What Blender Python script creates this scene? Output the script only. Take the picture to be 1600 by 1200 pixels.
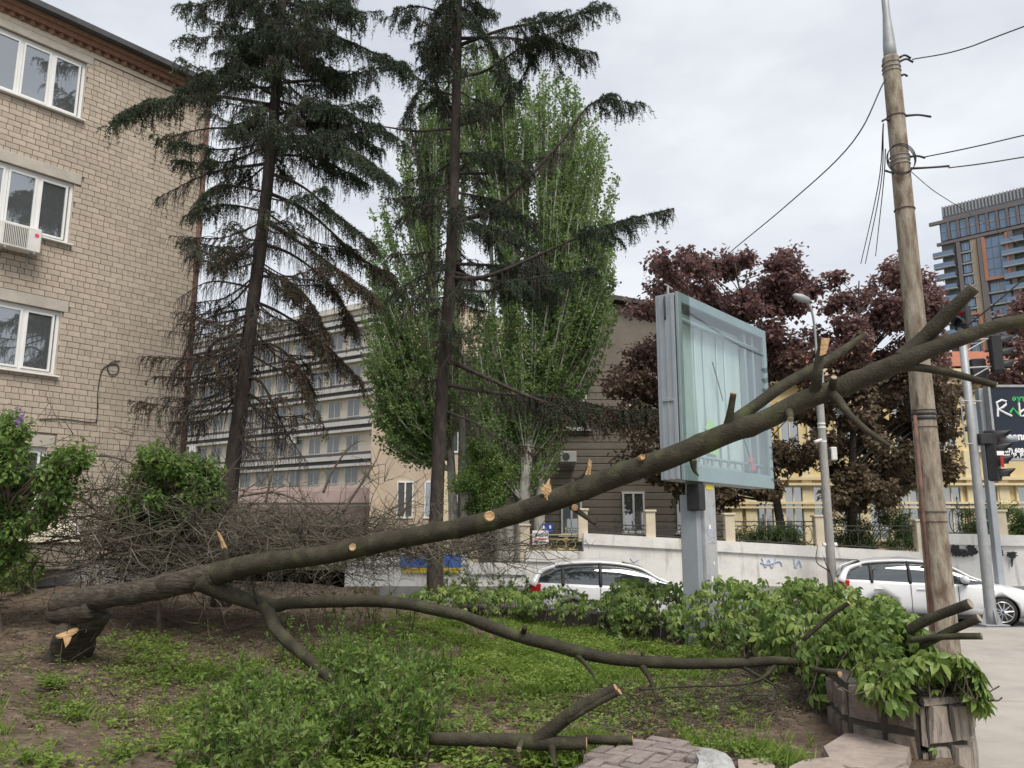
import bpy, math, random
import numpy as np
from mathutils import Vector, Matrix

# ------------------------------------------------------------------ camera, world, sun, exposure
F = 1260.0                      # focal length in photo pixels (1600 wide)
PITCH = math.radians(10.4)
CAMZ = 2.1
CP, SP = math.cos(PITCH), math.sin(PITCH)
scene = bpy.context.scene
for o in list(bpy.data.objects):
    bpy.data.objects.remove(o)
col = scene.collection

cam_d = bpy.data.cameras.new('camera'); cam = bpy.data.objects.new('camera', cam_d); col.objects.link(cam)
cam_d.sensor_width = 36.0; cam_d.lens = 36.0 * F / 1600.0; cam_d.clip_start = 0.05; cam_d.clip_end = 4000
cam.location = (0, 0, CAMZ); cam.rotation_euler = (math.radians(90) + PITCH, 0, 0)
scene.camera = cam

SUN_EL, SUN_AZ = math.radians(56), math.radians(158)     # azimuth clockwise from +Y
world = bpy.data.worlds.new('World'); scene.world = world; world.use_nodes = True
wn, wl = world.node_tree.nodes, world.node_tree.links
wn.clear()
w_out = wn.new('ShaderNodeOutputWorld'); w_mix = wn.new('ShaderNodeMixShader')
w_b1 = wn.new('ShaderNodeBackground'); w_b2 = wn.new('ShaderNodeBackground')
w_sky = wn.new('ShaderNodeTexSky'); w_sky.sky_type = 'NISHITA'; w_sky.sun_disc = False
w_sky.sun_elevation = SUN_EL; w_sky.sun_rotation = SUN_AZ
w_b1.inputs['Strength'].default_value = 0.10
wl.new(w_sky.outputs[0], w_b1.inputs[0])
# overcast layer: even grey cloud with soft mottling over the whole dome
w_tc = wn.new('ShaderNodeTexCoord'); w_map = wn.new('ShaderNodeMapping'); w_map.inputs['Scale'].default_value = (1.6, 1.6, 4.0)
w_n = wn.new('ShaderNodeTexNoise'); w_n.inputs['Scale'].default_value = 1.6; w_n.inputs['Detail'].default_value = 5.0
w_n.inputs['Roughness'].default_value = 0.55
w_r = wn.new('ShaderNodeValToRGB')
w_r.color_ramp.elements[0].position = 0.34; w_r.color_ramp.elements[0].color = (0.30, 0.313, 0.34, 1)
w_r.color_ramp.elements[1].position = 0.66; w_r.color_ramp.elements[1].color = (0.42, 0.43, 0.44, 1)
wl.new(w_tc.outputs['Generated'], w_map.inputs[0]); wl.new(w_map.outputs[0], w_n.inputs[0])
wl.new(w_n.outputs[0], w_r.inputs[0]); wl.new(w_r.outputs[0], w_b2.inputs[0]); w_b2.inputs[1].default_value = 1.0
w_mix.inputs[0].default_value = 0.92
wl.new(w_b1.outputs[0], w_mix.inputs[1]); wl.new(w_b2.outputs[0], w_mix.inputs[2]); wl.new(w_mix.outputs[0], w_out.inputs[0])

sun_d = bpy.data.lights.new('sun', 'SUN'); sun = bpy.data.objects.new('sun', sun_d); col.objects.link(sun)
sun_d.energy = 1.5; sun_d.angle = math.radians(28); sun_d.color = (1.0, 0.94, 0.85)
_sd = Vector((math.sin(SUN_AZ) * math.cos(SUN_EL), math.cos(SUN_AZ) * math.cos(SUN_EL), math.sin(SUN_EL)))
sun.rotation_euler = (-_sd).to_track_quat('-Z', 'Y').to_euler()

scene.render.engine = 'CYCLES'
scene.view_settings.view_transform = 'Standard'; scene.view_settings.look = 'None'
scene.view_settings.exposure = 1.22; scene.view_settings.gamma = 1.0
scene.cycles.max_bounces = 8; scene.cycles.transparent_max_bounces = 12

# ------------------------------------------------------------------ helpers
rng = np.random.default_rng(7); random.seed(7)
def ray(px, py):
    u = (px - 800.0) / F; v = (600.0 - py) / F
    return np.array([u, CP - v * SP, SP + v * CP])
def P(px, py, D):
    d = ray(px, py); t = D / d[1]
    return np.array([d[0] * t, D, CAMZ + d[2] * t])
def onz(px, py, z):
    d = ray(px, py); t = (z - CAMZ) / d[2]
    return np.array([d[0] * t, d[1] * t, z])
def sst(x): x = np.clip(x, 0, 1); return x * x * (3 - 2 * x)
def g(x, y):
    """garden ground height"""
    z = 0.30 + 0.45 * sst((y - 8) / 9) * sst((1 - x) / 4) + 0.25 * sst((-3 - x) / 5)
    return z + 0.025 * np.sin(1.9 * x + 0.7 * y) * np.sin(1.3 * y - 0.6 * x) + 0.012 * np.sin(5.1 * x + 1) * np.sin(4.7 * y)
def onG(px, py):
    d = ray(px, py); t = 4.0
    for k in range(60):
        q = np.array([0, 0, CAMZ]) + d * t
        t += (q[2] - float(g(q[0], q[1]))) / max(-d[2], 0.02) * 0.6
    q = np.array([0, 0, CAMZ]) + d * t
    return q
def nrm(v): return v / np.maximum(np.linalg.norm(v, axis=-1, keepdims=True), 1e-9)

LOC = {}
def thing(name, label, cat, loc=(0, 0, 0), group=None, kind=None):
    o = bpy.data.objects.new(name, None); col.objects.link(o); o.location = loc; o.empty_display_size = 0.2
    o['label'] = label; o['category'] = cat
    if group: o['group'] = group
    if kind: o['kind'] = kind
    LOC[o.name] = np.array(loc, float)
    return o
def tag(o, label=None, cat=None, group=None, kind=None):
    if label: o['label'] = label
    if cat: o['category'] = cat
    if group: o['group'] = group
    if kind: o['kind'] = kind
    return o
def mesh_np(name, V, faces, mat=None, smooth=False, rnd=None):
    """faces: list of int arrays (m,k)"""
    me = bpy.data.meshes.new(name)
    V = np.asarray(V, np.float32)
    faces = [np.asarray(f, np.int32) for f in (faces if isinstance(faces, list) else [faces]) if len(f)]
    nl = sum(f.size for f in faces); nf = sum(len(f) for f in faces)
    me.vertices.add(len(V)); me.vertices.foreach_set('co', V.ravel())
    me.loops.add(nl); me.loops.foreach_set('vertex_index', np.concatenate([f.ravel() for f in faces]))
    tot = np.concatenate([np.full(len(f), f.shape[1], np.int32) for f in faces])
    st = np.concatenate([[0], np.cumsum(tot)[:-1]]).astype(np.int32)
    me.polygons.add(nf); me.polygons.foreach_set('loop_start', st); me.polygons.foreach_set('loop_total', tot)
    me.polygons.foreach_set('use_smooth', np.full(nf, bool(smooth)))
    if rnd is not None:
        a = me.attributes.new('rnd', 'FLOAT', 'POINT'); a.data.foreach_set('value', np.asarray(rnd, np.float32))
    me.update(calc_edges=True)
    if mat: me.materials.append(mat)
    return me
def obj(name, me, parent=None, origin=None):
    o = bpy.data.objects.new(name, me); col.objects.link(o)
    if parent is not None:
        o.parent = parent
    if origin is not None: o.location = origin
    LOC[o.name] = (LOC[parent.name] if parent is not None else 0) + (np.array(origin, float) if origin is not None else np.zeros(3))
    return o
def part(name, VF, mat, parent=None, smooth=False, rnd=None):
    """VF in world coordinates"""
    V, Fc = VF
    V = np.asarray(V, float)
    if parent is not None: V = V - LOC[parent.name]
    return obj(name, mesh_np(name, V, Fc, mat, smooth, rnd), parent)
def solo(name, VF, mat, label, cat, group=None, smooth=False, kind=None, rnd=None):
    """single-mesh thing with its origin at its base"""
    V = np.asarray(VF[0], float); c = np.array([V[:, 0].mean(), V[:, 1].mean(), V[:, 2].min()])
    o = obj(name, mesh_np(name, V - c, VF[1], mat, smooth, rnd), None, c)
    return tag(o, label, cat, group, kind)
def merge(*vfs):
    Vs, by, off = [], {}, 0
    for V, Fc in vfs:
        V = np.asarray(V, float)
        for f in (Fc if isinstance(Fc, list) else [Fc]):
            f = np.asarray(f, np.int64)
            if len(f): by.setdefault(f.shape[1], []).append(f + off)
        Vs.append(V); off += len(V)
    return np.concatenate(Vs), [np.concatenate(v) for v in by.values()]
BF = np.array([[0, 3, 2, 1], [4, 5, 6, 7], [0, 1, 5, 4], [1, 2, 6, 5], [2, 3, 7, 6], [3, 0, 4, 7]])
def box(c, s, ax=None):
    """centre c, full size s, axes rows ax"""
    h = np.array(s, float) / 2
    k = np.array([[-1, -1, -1], [1, -1, -1], [1, 1, -1], [-1, 1, -1], [-1, -1, 1], [1, -1, 1], [1, 1, 1], [-1, 1, 1]]) * h
    if ax is not None: k = k @ np.array(ax)
    return k + np.array(c), [BF.copy()]
def bevbox(c, s, b, ax=None):
    """box with chamfered edges"""
    h = np.array(s, float) / 2; V = []; 
    idx = {}
    for sx in (-1, 1):
        for sy in (-1, 1):
            for sz in (-1, 1):
                for a in range(3):
                    p = np.array([sx, sy, sz]) * (h - b); p[a] = (sx, sy, sz)[a] * h[a]
                    idx[(sx, sy, sz, a)] = len(V); V.append(p)
    Q, T = [], []
    for a in range(3):
        o1, o2 = [(1, 2), (2, 0), (0, 1)][a]
        for s in (-1, 1):
            q = []
            for (i, j) in ((-1, -1), (1, -1), (1, 1), (-1, 1)):
                t = [0, 0, 0]; t[a] = s; t[o1] = i; t[o2] = j; q.append(idx[(*t, a)])
            Q.append(q if s > 0 else q[::-1])
        for i in (-1, 1):
            for j in (-1, 1):
                t0 = [0, 0, 0]; t1 = [0, 0, 0]; t0[o1] = t1[o1] = i; t0[o2] = t1[o2] = j; t0[a] = -1; t1[a] = 1
                Q.append([idx[(*t0, o1)], idx[(*t1, o1)], idx[(*t1, o2)], idx[(*t0, o2)]])
    for sx in (-1, 1):
        for sy in (-1, 1):
            for sz in (-1, 1):
                T.append([idx[(sx, sy, sz, 0)], idx[(sx, sy, sz, 1)], idx[(sx, sy, sz, 2)]])
    V = np.array(V)
    if ax is not None: V = V @ np.array(ax)
    return V + np.array(c), [np.array(Q), np.array(T)]
def prism(poly, z0, z1, shrink=0.0, ztop=None):
    poly = np.array(poly, float); n = len(poly); c = poly.mean(0)
    top = poly + (c - poly) * shrink
    zt = np.full(n, z1) if ztop is None else np.asarray(ztop, float)
    V = np.concatenate([np.c_[poly, np.full(n, z0)], np.c_[top, zt]])
    S = np.array([[i, (i + 1) % n, n + (i + 1) % n, n + i] for i in range(n)])
    return V, [S, np.array([list(range(n, 2 * n))]), np.array([list(range(n))[::-1]])]
def slab(pts3, thick, nvec):
    """polygon in 3-D given thickness along nvec (towards outside)"""
    p = np.array(pts3, float); n = len(p); nv = np.array(nvec, float)
    V = np.concatenate([p, p + nv * thick])
    S = np.array([[i, (i + 1) % n, n + (i + 1) % n, n + i] for i in range(n)])
    return V, [S, np.array([list(range(n, 2 * n))]), np.array([list(range(n))[::-1]])]
def spline(pts, n):
    """Catmull-Rom through rows of pts (any number of columns)"""
    p = np.array(pts, float); m = len(p)
    if m == 2:
        t = np.linspace(0, 1, n)[:, None]; return p[0] * (1 - t) + p[1] * t
    q = np.concatenate([[2 * p[0] - p[1]], p, [2 * p[-1] - p[-2]]])
    out = []
    for t in np.linspace(0, m - 1 - 1e-6, n):
        i = int(t); f = t - i; a, b, c, d = q[i:i + 4]
        out.append(0.5 * ((2 * b) + (-a + c) * f + (2 * a - 5 * b + 4 * c - d) * f * f + (-a + 3 * b - 3 * c + d) * f ** 3))
    return np.array(out)
def tubes(Pt, R, sides=5, cap=True):
    """Pt (N,K,3), R (N,K) -> one mesh"""
    Pt = np.asarray(Pt, float); R = np.asarray(R, float)
    if Pt.ndim == 2: Pt = Pt[None]; R = R[None]
    N, K, _ = Pt.shape
    T = nrm(np.gradient(Pt, axis=1))
    ch = nrm(Pt[:, -1] - Pt[:, 0] + 1e-6)
    ref = np.where(np.abs(ch[:, 2:3]) < 0.75, np.array([[0, 0, 1.0]]), np.array([[0, 1.0, 0]]))
    n1 = nrm(np.cross(T, ref[:, None, :])); n2 = np.cross(T, n1)
    a = np.arange(sides) / sides * 2 * np.pi
    V = Pt[:, :, None, :] + R[:, :, None, None] * (np.cos(a)[None, None, :, None] * n1[:, :, None, :] + np.sin(a)[None, None, :, None] * n2[:, :, None, :])
    V = V.reshape(-1, 3)
    n, k, s = np.meshgrid(np.arange(N), np.arange(K - 1), np.arange(sides), indexing='ij')
    b = n * K * sides
    Fq = np.stack([b + k * sides + s, b + (k + 1) * sides + s, b + (k + 1) * sides + (s + 1) % sides, b + k * sides + (s + 1) % sides], -1).reshape(-1, 4)
    fs = [Fq]
    if cap:
        i = np.arange(N)[:, None] * K * sides
        fs.append(i + np.arange(sides)[None]); fs.append(i + (K - 1) * sides + np.arange(sides)[::-1][None])
    return V, fs
def tube1(pts, radii, n=16, sides=10, lump=0.0, seed=0):
    q = spline(np.c_[np.array(pts, float), np.array(radii, float)], n)
    V, Fc = tubes(q[:, :3], np.maximum(q[:, 3], 0.0005), sides)
    if lump > 0:
        c = np.repeat(q[:, :3], sides, axis=0); d = V - c
        ph = seed * 1.7
        k = 1 + lump * (np.sin(V[:, 0] * 9 + ph) * np.sin(V[:, 1] * 11 + 2 * ph) + 0.7 * np.sin(V[:, 2] * 17 + ph + V[:, 0] * 13) + 0.5 * np.sin(V[:, 0] * 31 + V[:, 1] * 27 + ph))
        V = c + d * k[:, None]
    return V, Fc
def lathe(prof, c, axis, sides=20, cap=True):
    """prof rows (r, h) along axis from c"""
    axis = nrm(np.array(axis, float)); ref = np.array([0, 0, 1.0]) if abs(axis[2]) < 0.9 else np.array([1.0, 0, 0])
    n1 = nrm(np.cross(axis, ref)); n2 = np.cross(axis, n1); K = len(prof)
    a = np.arange(sides) / sides * 2 * np.pi
    V = np.array([np.array(c) + axis * h + r * (math.cos(t) * n1 + math.sin(t) * n2) for r, h in prof for t in a])
    Q = np.array([[k * sides + s, k * sides + (s + 1) % sides, (k + 1) * sides + (s + 1) % sides, (k + 1) * sides + s] for k in range(K - 1) for s in range(sides)])
    return V, [Q] + ([np.array([list(range(sides))[::-1]]), np.array([[(K - 1) * sides + s for s in range(sides)]])] if cap else [])
def rod(a, b, r, sides=8): return tubes(np.array([a, b], float), np.array([r, r], float), sides)
def leaves(C, d, n, L, W, fold=0.25):
    """two-triangle folded leaves. C base (N,3), d direction, n approximate normal"""
    d = nrm(d); s = nrm(np.cross(d, n)); up = np.cross(s, d)
    L = np.broadcast_to(np.asarray(L, float), (len(C),))[:, None]; W = np.broadcast_to(np.asarray(W, float), (len(C),))[:, None]
    mid = C + d * L * 0.45 + up * W * fold
    V = np.stack([C, mid + s * W / 2, C + d * L - up * L * 0.06, mid - s * W / 2], 1).reshape(-1, 3)
    i = np.arange(len(C))[:, None] * 4
    return V, [np.concatenate([i + np.array([[0, 1, 2]]), i + np.array([[0, 2, 3]])])]
def rvec(n, r=rng):
    v = r.normal(size=(n, 3)); return nrm(v)

# ------------------------------------------------------------------ materials
def nt(name):
    m = bpy.data.materials.new(name); m.use_nodes = True; n = m.node_tree.nodes; n.clear()
    return m, n, m.node_tree.links
def pm(name, c1, c2=None, scale=5.0, rough=0.7, bump=0.0, bscale=None, metal=0.0, spec=0.4, c3=None, stretch=None, detail=6.0, var=0.0, coat=0.0, lo=0.35, hi=0.65, rvar=0.0, streak=None, bdist=0.02):
    """procedural surface: two or three tone noise, optional bump; var = tone variation per object / per piece (attribute rnd)"""
    m, n, l = nt(name)
    out = n.new('ShaderNodeOutputMaterial'); b = n.new('ShaderNodeBsdfPrincipled'); l.new(b.outputs[0], out.inputs[0])
    b.inputs['Roughness'].default_value = rough; b.inputs['Metallic'].default_value = metal
    b.inputs['Specular IOR Level'].default_value = spec; b.inputs['Coat Weight'].default_value = coat
    b.inputs['Coat Roughness'].default_value = 0.05
    tc = n.new('ShaderNodeTexCoord'); mp = n.new('ShaderNodeMapping'); l.new(tc.outputs['Object'], mp.inputs[0])
    if stretch: mp.inputs['Scale'].default_value = stretch
    if c2 is None: c2 = tuple(0.8 * x for x in c1)
    nz = n.new('ShaderNodeTexNoise'); nz.inputs['Scale'].default_value = scale; nz.inputs['Detail'].default_value = detail
    nz.inputs['Roughness'].default_value = 0.62
    l.new(mp.outputs[0], nz.inputs[0])
    rp = n.new('ShaderNodeValToRGB'); e = rp.color_ramp.elements
    e[0].position = lo; e[0].color = (*c1, 1); e[1].position = hi; e[1].color = (*c2, 1)
    if c3:
        x = e.new((lo + hi) / 2); x.color = (*c3, 1)
    l.new(nz.outputs[0], rp.inputs[0]); colr = rp.outputs[0]
    if streak:        # dirt with a shape of its own (vertical run-off stains)
        m2 = n.new('ShaderNodeMapping'); m2.inputs['Scale'].default_value = streak[0]; l.new(tc.outputs['Object'], m2.inputs[0])
        n2 = n.new('ShaderNodeTexNoise'); n2.inputs['Scale'].default_value = streak[1]; n2.inputs['Detail'].default_value = 5; l.new(m2.outputs[0], n2.inputs[0])
        r2 = n.new('ShaderNodeValToRGB'); r2.color_ramp.elements[0].position = streak[3]; r2.color_ramp.elements[0].color = (0, 0, 0, 1)
        r2.color_ramp.elements[1].position = streak[3] + 0.15; r2.color_ramp.elements[1].color = (1, 1, 1, 1); l.new(n2.outputs[0], r2.inputs[0])
        mx = n.new('ShaderNodeMix'); mx.data_type = 'RGBA'; l.new(r2.outputs[0], mx.inputs[0]); l.new(colr, mx.inputs[6]); mx.inputs[7].default_value = (*streak[2], 1)
        colr = mx.outputs[2]
    if var > 0:
        oi = n.new('ShaderNodeObjectInfo'); at = n.new('ShaderNodeAttribute'); at.attribute_name = 'rnd'
        ad = n.new('ShaderNodeMath'); ad.operation = 'ADD'; l.new(oi.outputs['Random'], ad.inputs[0]); l.new(at.outputs['Fac'], ad.inputs[1])
        fr = n.new('ShaderNodeMath'); fr.operation = 'FRACT'; l.new(ad.outputs[0], fr.inputs[0])
        mr = n.new('ShaderNodeMapRange'); mr.inputs[3].default_value = 1 - var; mr.inputs[4].default_value = 1 + var; l.new(fr.outputs[0], mr.inputs[0])
        hs = n.new('ShaderNodeHueSaturation'); l.new(mr.outputs[0], hs.inputs['Value']); l.new(colr, hs.inputs['Color']); colr = hs.outputs[0]
        f2 = n.new('ShaderNodeMath'); f2.operation = 'MULTIPLY'; f2.inputs[1].default_value = 7.31; l.new(fr.outputs[0], f2.inputs[0])
        f3 = n.new('ShaderNodeMath'); f3.operation = 'FRACT'; l.new(f2.outputs[0], f3.inputs[0])
        mr2 = n.new('ShaderNodeMapRange'); mr2.inputs[3].default_value = 0.5 - var * 0.06; mr2.inputs[4].default_value = 0.5 + var * 0.06
        l.new(f3.outputs[0], mr2.inputs[0]); l.new(mr2.outputs[0], hs.inputs['Hue'])
    l.new(colr, b.inputs['Base Color'])
    if bump > 0:
        bz = n.new('ShaderNodeTexNoise'); bz.inputs['Scale'].default_value = bscale or scale * 4; bz.inputs['Detail'].default_value = 8
        l.new(mp.outputs[0], bz.inputs[0]); bp = n.new('ShaderNodeBump'); bp.inputs['Strength'].default_value = bump; bp.inputs['Distance'].default_value = bdist
        l.new(bz.outputs[0], bp.inputs['Height']); l.new(bp.outputs[0], b.inputs['Normal'])
    return m
def leafmat(name, ca, cb, cc, trans=0.35, rough=0.55, cscale=0.8, spec=0.35):
    """leaf: colour by leaf (rnd) and by twig-sized clumps (noise); part of the light passes through"""
    m, n, l = nt(name)
    out = n.new('ShaderNodeOutputMaterial'); b = n.new('ShaderNodeBsdfPrincipled'); t = n.new('ShaderNodeBsdfTranslucent'); mx = n.new('ShaderNodeMixShader')
    b.inputs['Roughness'].default_value = rough; b.inputs['Specular IOR Level'].default_value = spec
    at = n.new('ShaderNodeAttribute'); at.attribute_name = 'rnd'
    oi = n.new('ShaderNodeObjectInfo')
    tc = n.new('ShaderNodeTexCoord'); nz = n.new('ShaderNodeTexNoise'); nz.inputs['Scale'].default_value = cscale; nz.inputs['Detail'].default_value = 3
    l.new(tc.outputs['Object'], nz.inputs[0])
    a = n.new('ShaderNodeMath'); a.operation = 'MULTIPLY_ADD'; l.new(nz.outputs[0], a.inputs[0]); a.inputs[1].default_value = 0.9
    s = n.new('ShaderNodeMath'); s.operation = 'MULTIPLY'; l.new(at.outputs['Fac'], s.inputs[0]); s.inputs[1].default_value = 0.55; l.new(s.outputs[0], a.inputs[2])
    a2 = n.new('ShaderNodeMath'); a2.operation = 'SUBTRACT'; l.new(a.outputs[0], a2.inputs[0]); a2.inputs[1].default_value = 0.22
    rp = n.new('ShaderNodeValToRGB'); e = rp.color_ramp.elements
    e[0].position = 0.15; e[0].color = (*ca, 1); e[1].position = 0.85; e[1].color = (*cc, 1); x = e.new(0.5); x.color = (*cb, 1)
    l.new(a2.outputs[0], rp.inputs[0]); l.new(rp.outputs[0], b.inputs['Base Color']); l.new(rp.outputs[0], t.inputs[0])
    mx.inputs[0].default_value = trans; l.new(b.outputs[0], mx.inputs[1]); l.new(t.outputs[0], mx.inputs[2]); l.new(mx.outputs[0], out.inputs[0])
    return m
def glassmat(name, tint, refl=0.35, rough=0.02, alpha=None, fk=1.0):
    """window pane: mirror reflection over a dark (or see-through) body"""
    m, n, l = nt(name)
    out = n.new('ShaderNodeOutputMaterial'); gl = n.new('ShaderNodeBsdfGlossy'); gl.inputs['Roughness'].default_value = rough
    gl.inputs['Color'].default_value = (0.9, 0.93, 0.95, 1); mx = n.new('ShaderNodeMixShader')
    if alpha is None:
        d = n.new('ShaderNodeBsdfDiffuse'); d.inputs[0].default_value = (*tint, 1)
    else:
        d = n.new('ShaderNodeBsdfTransparent'); d.inputs[0].default_value = (*tint, 1)
    fr = n.new('ShaderNodeFresnel'); fr.inputs['IOR'].default_value = 1.5
    ad = n.new('ShaderNodeMath'); ad.operation = 'ADD'; ad.use_clamp = True; fm = n.new('ShaderNodeMath'); fm.operation = 'MULTIPLY'; l.new(fr.outputs[0], fm.inputs[0]); fm.inputs[1].default_value = fk; l.new(fm.outputs[0], ad.inputs[0]); ad.inputs[1].default_value = refl
    l.new(ad.outputs[0], mx.inputs[0]); l.new(d.outputs[0], mx.inputs[1]); l.new(gl.outputs[0], mx.inputs[2]); l.new(mx.outputs[0], out.inputs[0])
    return m

M = {}
M['soil'] = pm('soil', (0.075, 0.055, 0.04), (0.23, 0.18, 0.135), 4.5, 0.95, 1.0, 16, c3=(0.14, 0.105, 0.078), detail=14, spec=0.15, bdist=0.07, lo=0.30, hi=0.72, streak=((1, 1, 1), 0.9, (0.10, 0.074, 0.054), 0.52))
M['pave'] = pm('pavement_asphalt', (0.42, 0.385, 0.35), (0.33, 0.305, 0.28), 1.1, 0.92, 0.35, 60, c3=(0.38, 0.35, 0.315), detail=12, spec=0.2, streak=((0.5, 1.6, 1), 1.3, (0.25, 0.23, 0.21), 0.60))
M['road'] = pm('road_asphalt', (0.10, 0.10, 0.10), (0.14, 0.14, 0.14), 3, 0.9, 0.4, 80)
M['kerb'] = pm('kerb_stone', (0.36, 0.35, 0.33), (0.26, 0.25, 0.24), 4, 0.9, 0.4, 30)
M['earth'] = pm('far_earth', (0.10, 0.12, 0.06), (0.16, 0.15, 0.10), 0.05, 0.95)
M['yard'] = pm('yard_earth', (0.09, 0.12, 0.05), (0.14, 0.12, 0.08), 0.8, 0.95, 0.4, 10)
M['brick'] = pm('tan_brick', (0.505, 0.43, 0.35), (0.435, 0.37, 0.30), 7, 0.9, 0.25, 60, var=0.09, spec=0.2)
M['mortar'] = pm('grey_mortar', (0.27, 0.225, 0.18), (0.21, 0.175, 0.145), 6, 0.95, 0.4, 50)
M['redbrick'] = pm('red_brick', (0.30, 0.165, 0.11), (0.22, 0.125, 0.085), 8, 0.9, 0.25, 60, var=0.16)
M['concrete'] = pm('pale_concrete', (0.50, 0.46, 0.40), (0.40, 0.37, 0.325), 3, 0.9, 0.3, 40)
M['greyconc'] = pm('grey_concrete', (0.34, 0.335, 0.325), (0.24, 0.235, 0.225), 3, 0.92, 0.3, 40)
M['pvc'] = pm('white_pvc', (0.80, 0.80, 0.79), (0.76, 0.76, 0.75), 2, 0.4)
M['pane'] = glassmat('window_glass', (0.10, 0.11, 0.115), 0.30)
M['paneblue'] = glassmat('far_blue_glass', (0.10, 0.17, 0.28), 0.06, 0.08, fk=0.6)  # tower glass, with distance haze painted into its tint
M['panedark'] = glassmat('dark_far_glass', (0.12, 0.122, 0.125), 0.0, 0.3, fk=0.12)
M['curtain'] = pm('curtain_cloth', (0.50, 0.50, 0.55), (0.38, 0.38, 0.44), 9, 0.9, stretch=(6, 6, 0.3))
M['eave'] = pm('dark_roof_metal', (0.055, 0.055, 0.06), (0.08, 0.08, 0.085), 3, 0.6)
M['rust'] = pm('rusty_brown_pipe', (0.10, 0.055, 0.04), (0.20, 0.10, 0.065), 5, 0.85, 0.3, 30, c3=(0.13, 0.08, 0.07))
M['whiteplastic'] = pm('white_plastic', (0.72, 0.71, 0.68), (0.62, 0.61, 0.58), 4, 0.5)
M['darkgrille'] = pm('dark_grille', (0.09, 0.09, 0.085), (0.14, 0.14, 0.13), 6, 0.7)
M['black'] = pm('black_plastic', (0.018, 0.018, 0.02), (0.03, 0.03, 0.032), 8, 0.55)
M['rubber'] = pm('black_rubber', (0.02, 0.02, 0.02), (0.035, 0.033, 0.03), 10, 0.85)
M['wire'] = pm('black_wire', (0.025, 0.025, 0.028), (0.04, 0.04, 0.042), 8, 0.6)
M['cream'] = pm('cream_awning', (0.66, 0.60, 0.46), (0.56, 0.51, 0.39), 3, 0.6)
M['sprucebark'] = pm('spruce_bark', (0.030, 0.024, 0.021), (0.075, 0.060, 0.051), 9, 0.95, 1.0, 30, stretch=(1, 1, 0.35), c3=(0.050, 0.040, 0.035))
M['deadtwig'] = pm('dead_twig', (0.030, 0.024, 0.020), (0.058, 0.046, 0.038), 6, 0.95)
M['brushtwig'] = pm('dry_brushwood', (0.055, 0.047, 0.034), (0.13, 0.115, 0.085), 3, 0.95, var=0.45)
M['bark'] = pm('smooth_olive_bark', (0.026, 0.022, 0.015), (0.072, 0.063, 0.040), 6, 0.80, 0.6, 55, c3=(0.041, 0.036, 0.023), detail=14, lo=0.30, hi=0.72, spec=0.3, streak=((4, 4, 4), 1.3, (0.066, 0.072, 0.032), 0.56))
M['roughbark'] = pm('rough_base_bark', (0.03, 0.025, 0.019), (0.10, 0.085, 0.062), 14, 0.95, 1.0, 30, stretch=(0.5, 0.5, 2.4), c3=(0.06, 0.05, 0.037))
M['wood'] = pm('fresh_cut_wood', (0.50, 0.34, 0.19), (0.36, 0.22, 0.11), 22, 0.85, 0.8, 60, c3=(0.46, 0.30, 0.15))
M['greywood'] = pm('weathered_cut_wood', (0.34, 0.29, 0.22), (0.24, 0.20, 0.15), 14, 0.85, 0.4, 60)
M['poplarbark'] = pm('pale_poplar_bark', (0.40, 0.39, 0.36), (0.16, 0.15, 0.14), 5, 0.9, 0.5, 20, stretch=(1, 1, 0.6), c3=(0.34, 0.33, 0.30))
M['maplebark'] = pm('dark_maple_bark', (0.03, 0.025, 0.022), (0.06, 0.05, 0.043), 8, 0.95, 0.6, 30)
M['lilacbark'] = pm('shrub_stem', (0.07, 0.055, 0.04), (0.13, 0.105, 0.08), 8, 0.95)
M['needle'] = leafmat('spruce_needles', (0.024, 0.042, 0.024), (0.043, 0.067, 0.035), (0.075, 0.10, 0.054), 0.18, 0.6)
M['needlebrown'] = leafmat('browned_needles', (0.048, 0.033, 0.022), (0.080, 0.054, 0.036), (0.115, 0.080, 0.052), 0.15, 0.8)
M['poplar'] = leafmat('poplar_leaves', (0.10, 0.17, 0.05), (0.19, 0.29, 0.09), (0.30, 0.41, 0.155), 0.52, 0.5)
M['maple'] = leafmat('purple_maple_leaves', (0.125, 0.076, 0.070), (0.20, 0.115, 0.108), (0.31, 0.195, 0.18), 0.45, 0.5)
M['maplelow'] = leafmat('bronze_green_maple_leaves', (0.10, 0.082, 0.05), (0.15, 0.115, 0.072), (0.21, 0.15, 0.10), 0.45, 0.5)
M['lilac'] = leafmat('lilac_leaves', (0.07, 0.135, 0.032), (0.14, 0.23, 0.055), (0.24, 0.34, 0.095), 0.48, 0.45)
M['shrubleaf'] = leafmat('shrub_leaves', (0.075, 0.135, 0.03), (0.155, 0.25, 0.055), (0.30, 0.39, 0.11), 0.46, 0.42, 3.2)
M['weed'] = leafmat('weed_leaves', (0.11, 0.18, 0.035), (0.20, 0.30, 0.055), (0.32, 0.40, 0.11), 0.48, 0.5, 1.6)
M['creeper'] = leafmat('creeper_leaves', (0.075, 0.135, 0.032), (0.165, 0.255, 0.055), (0.31, 0.40, 0.105), 0.42, 0.40, 3.0, spec=0.45)
M['yardshrub'] = leafmat('yard_shrub_leaves', (0.06, 0.11, 0.03), (0.09, 0.15, 0.04), (0.13, 0.19, 0.06), 0.35)
M['litter'] = leafmat('dry_leaf_litter', (0.12, 0.085, 0.05), (0.22, 0.16, 0.095), (0.34, 0.27, 0.17), 0.1, 0.9, 3)
M['flower'] = pm('lilac_flower', (0.30, 0.16, 0.42), (0.24, 0.12, 0.36), 20, 0.8)
M['alu'] = pm('grey_aluminium', (0.34, 0.37, 0.40), (0.29, 0.32, 0.35), 2, 0.5, metal=0.15)
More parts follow.
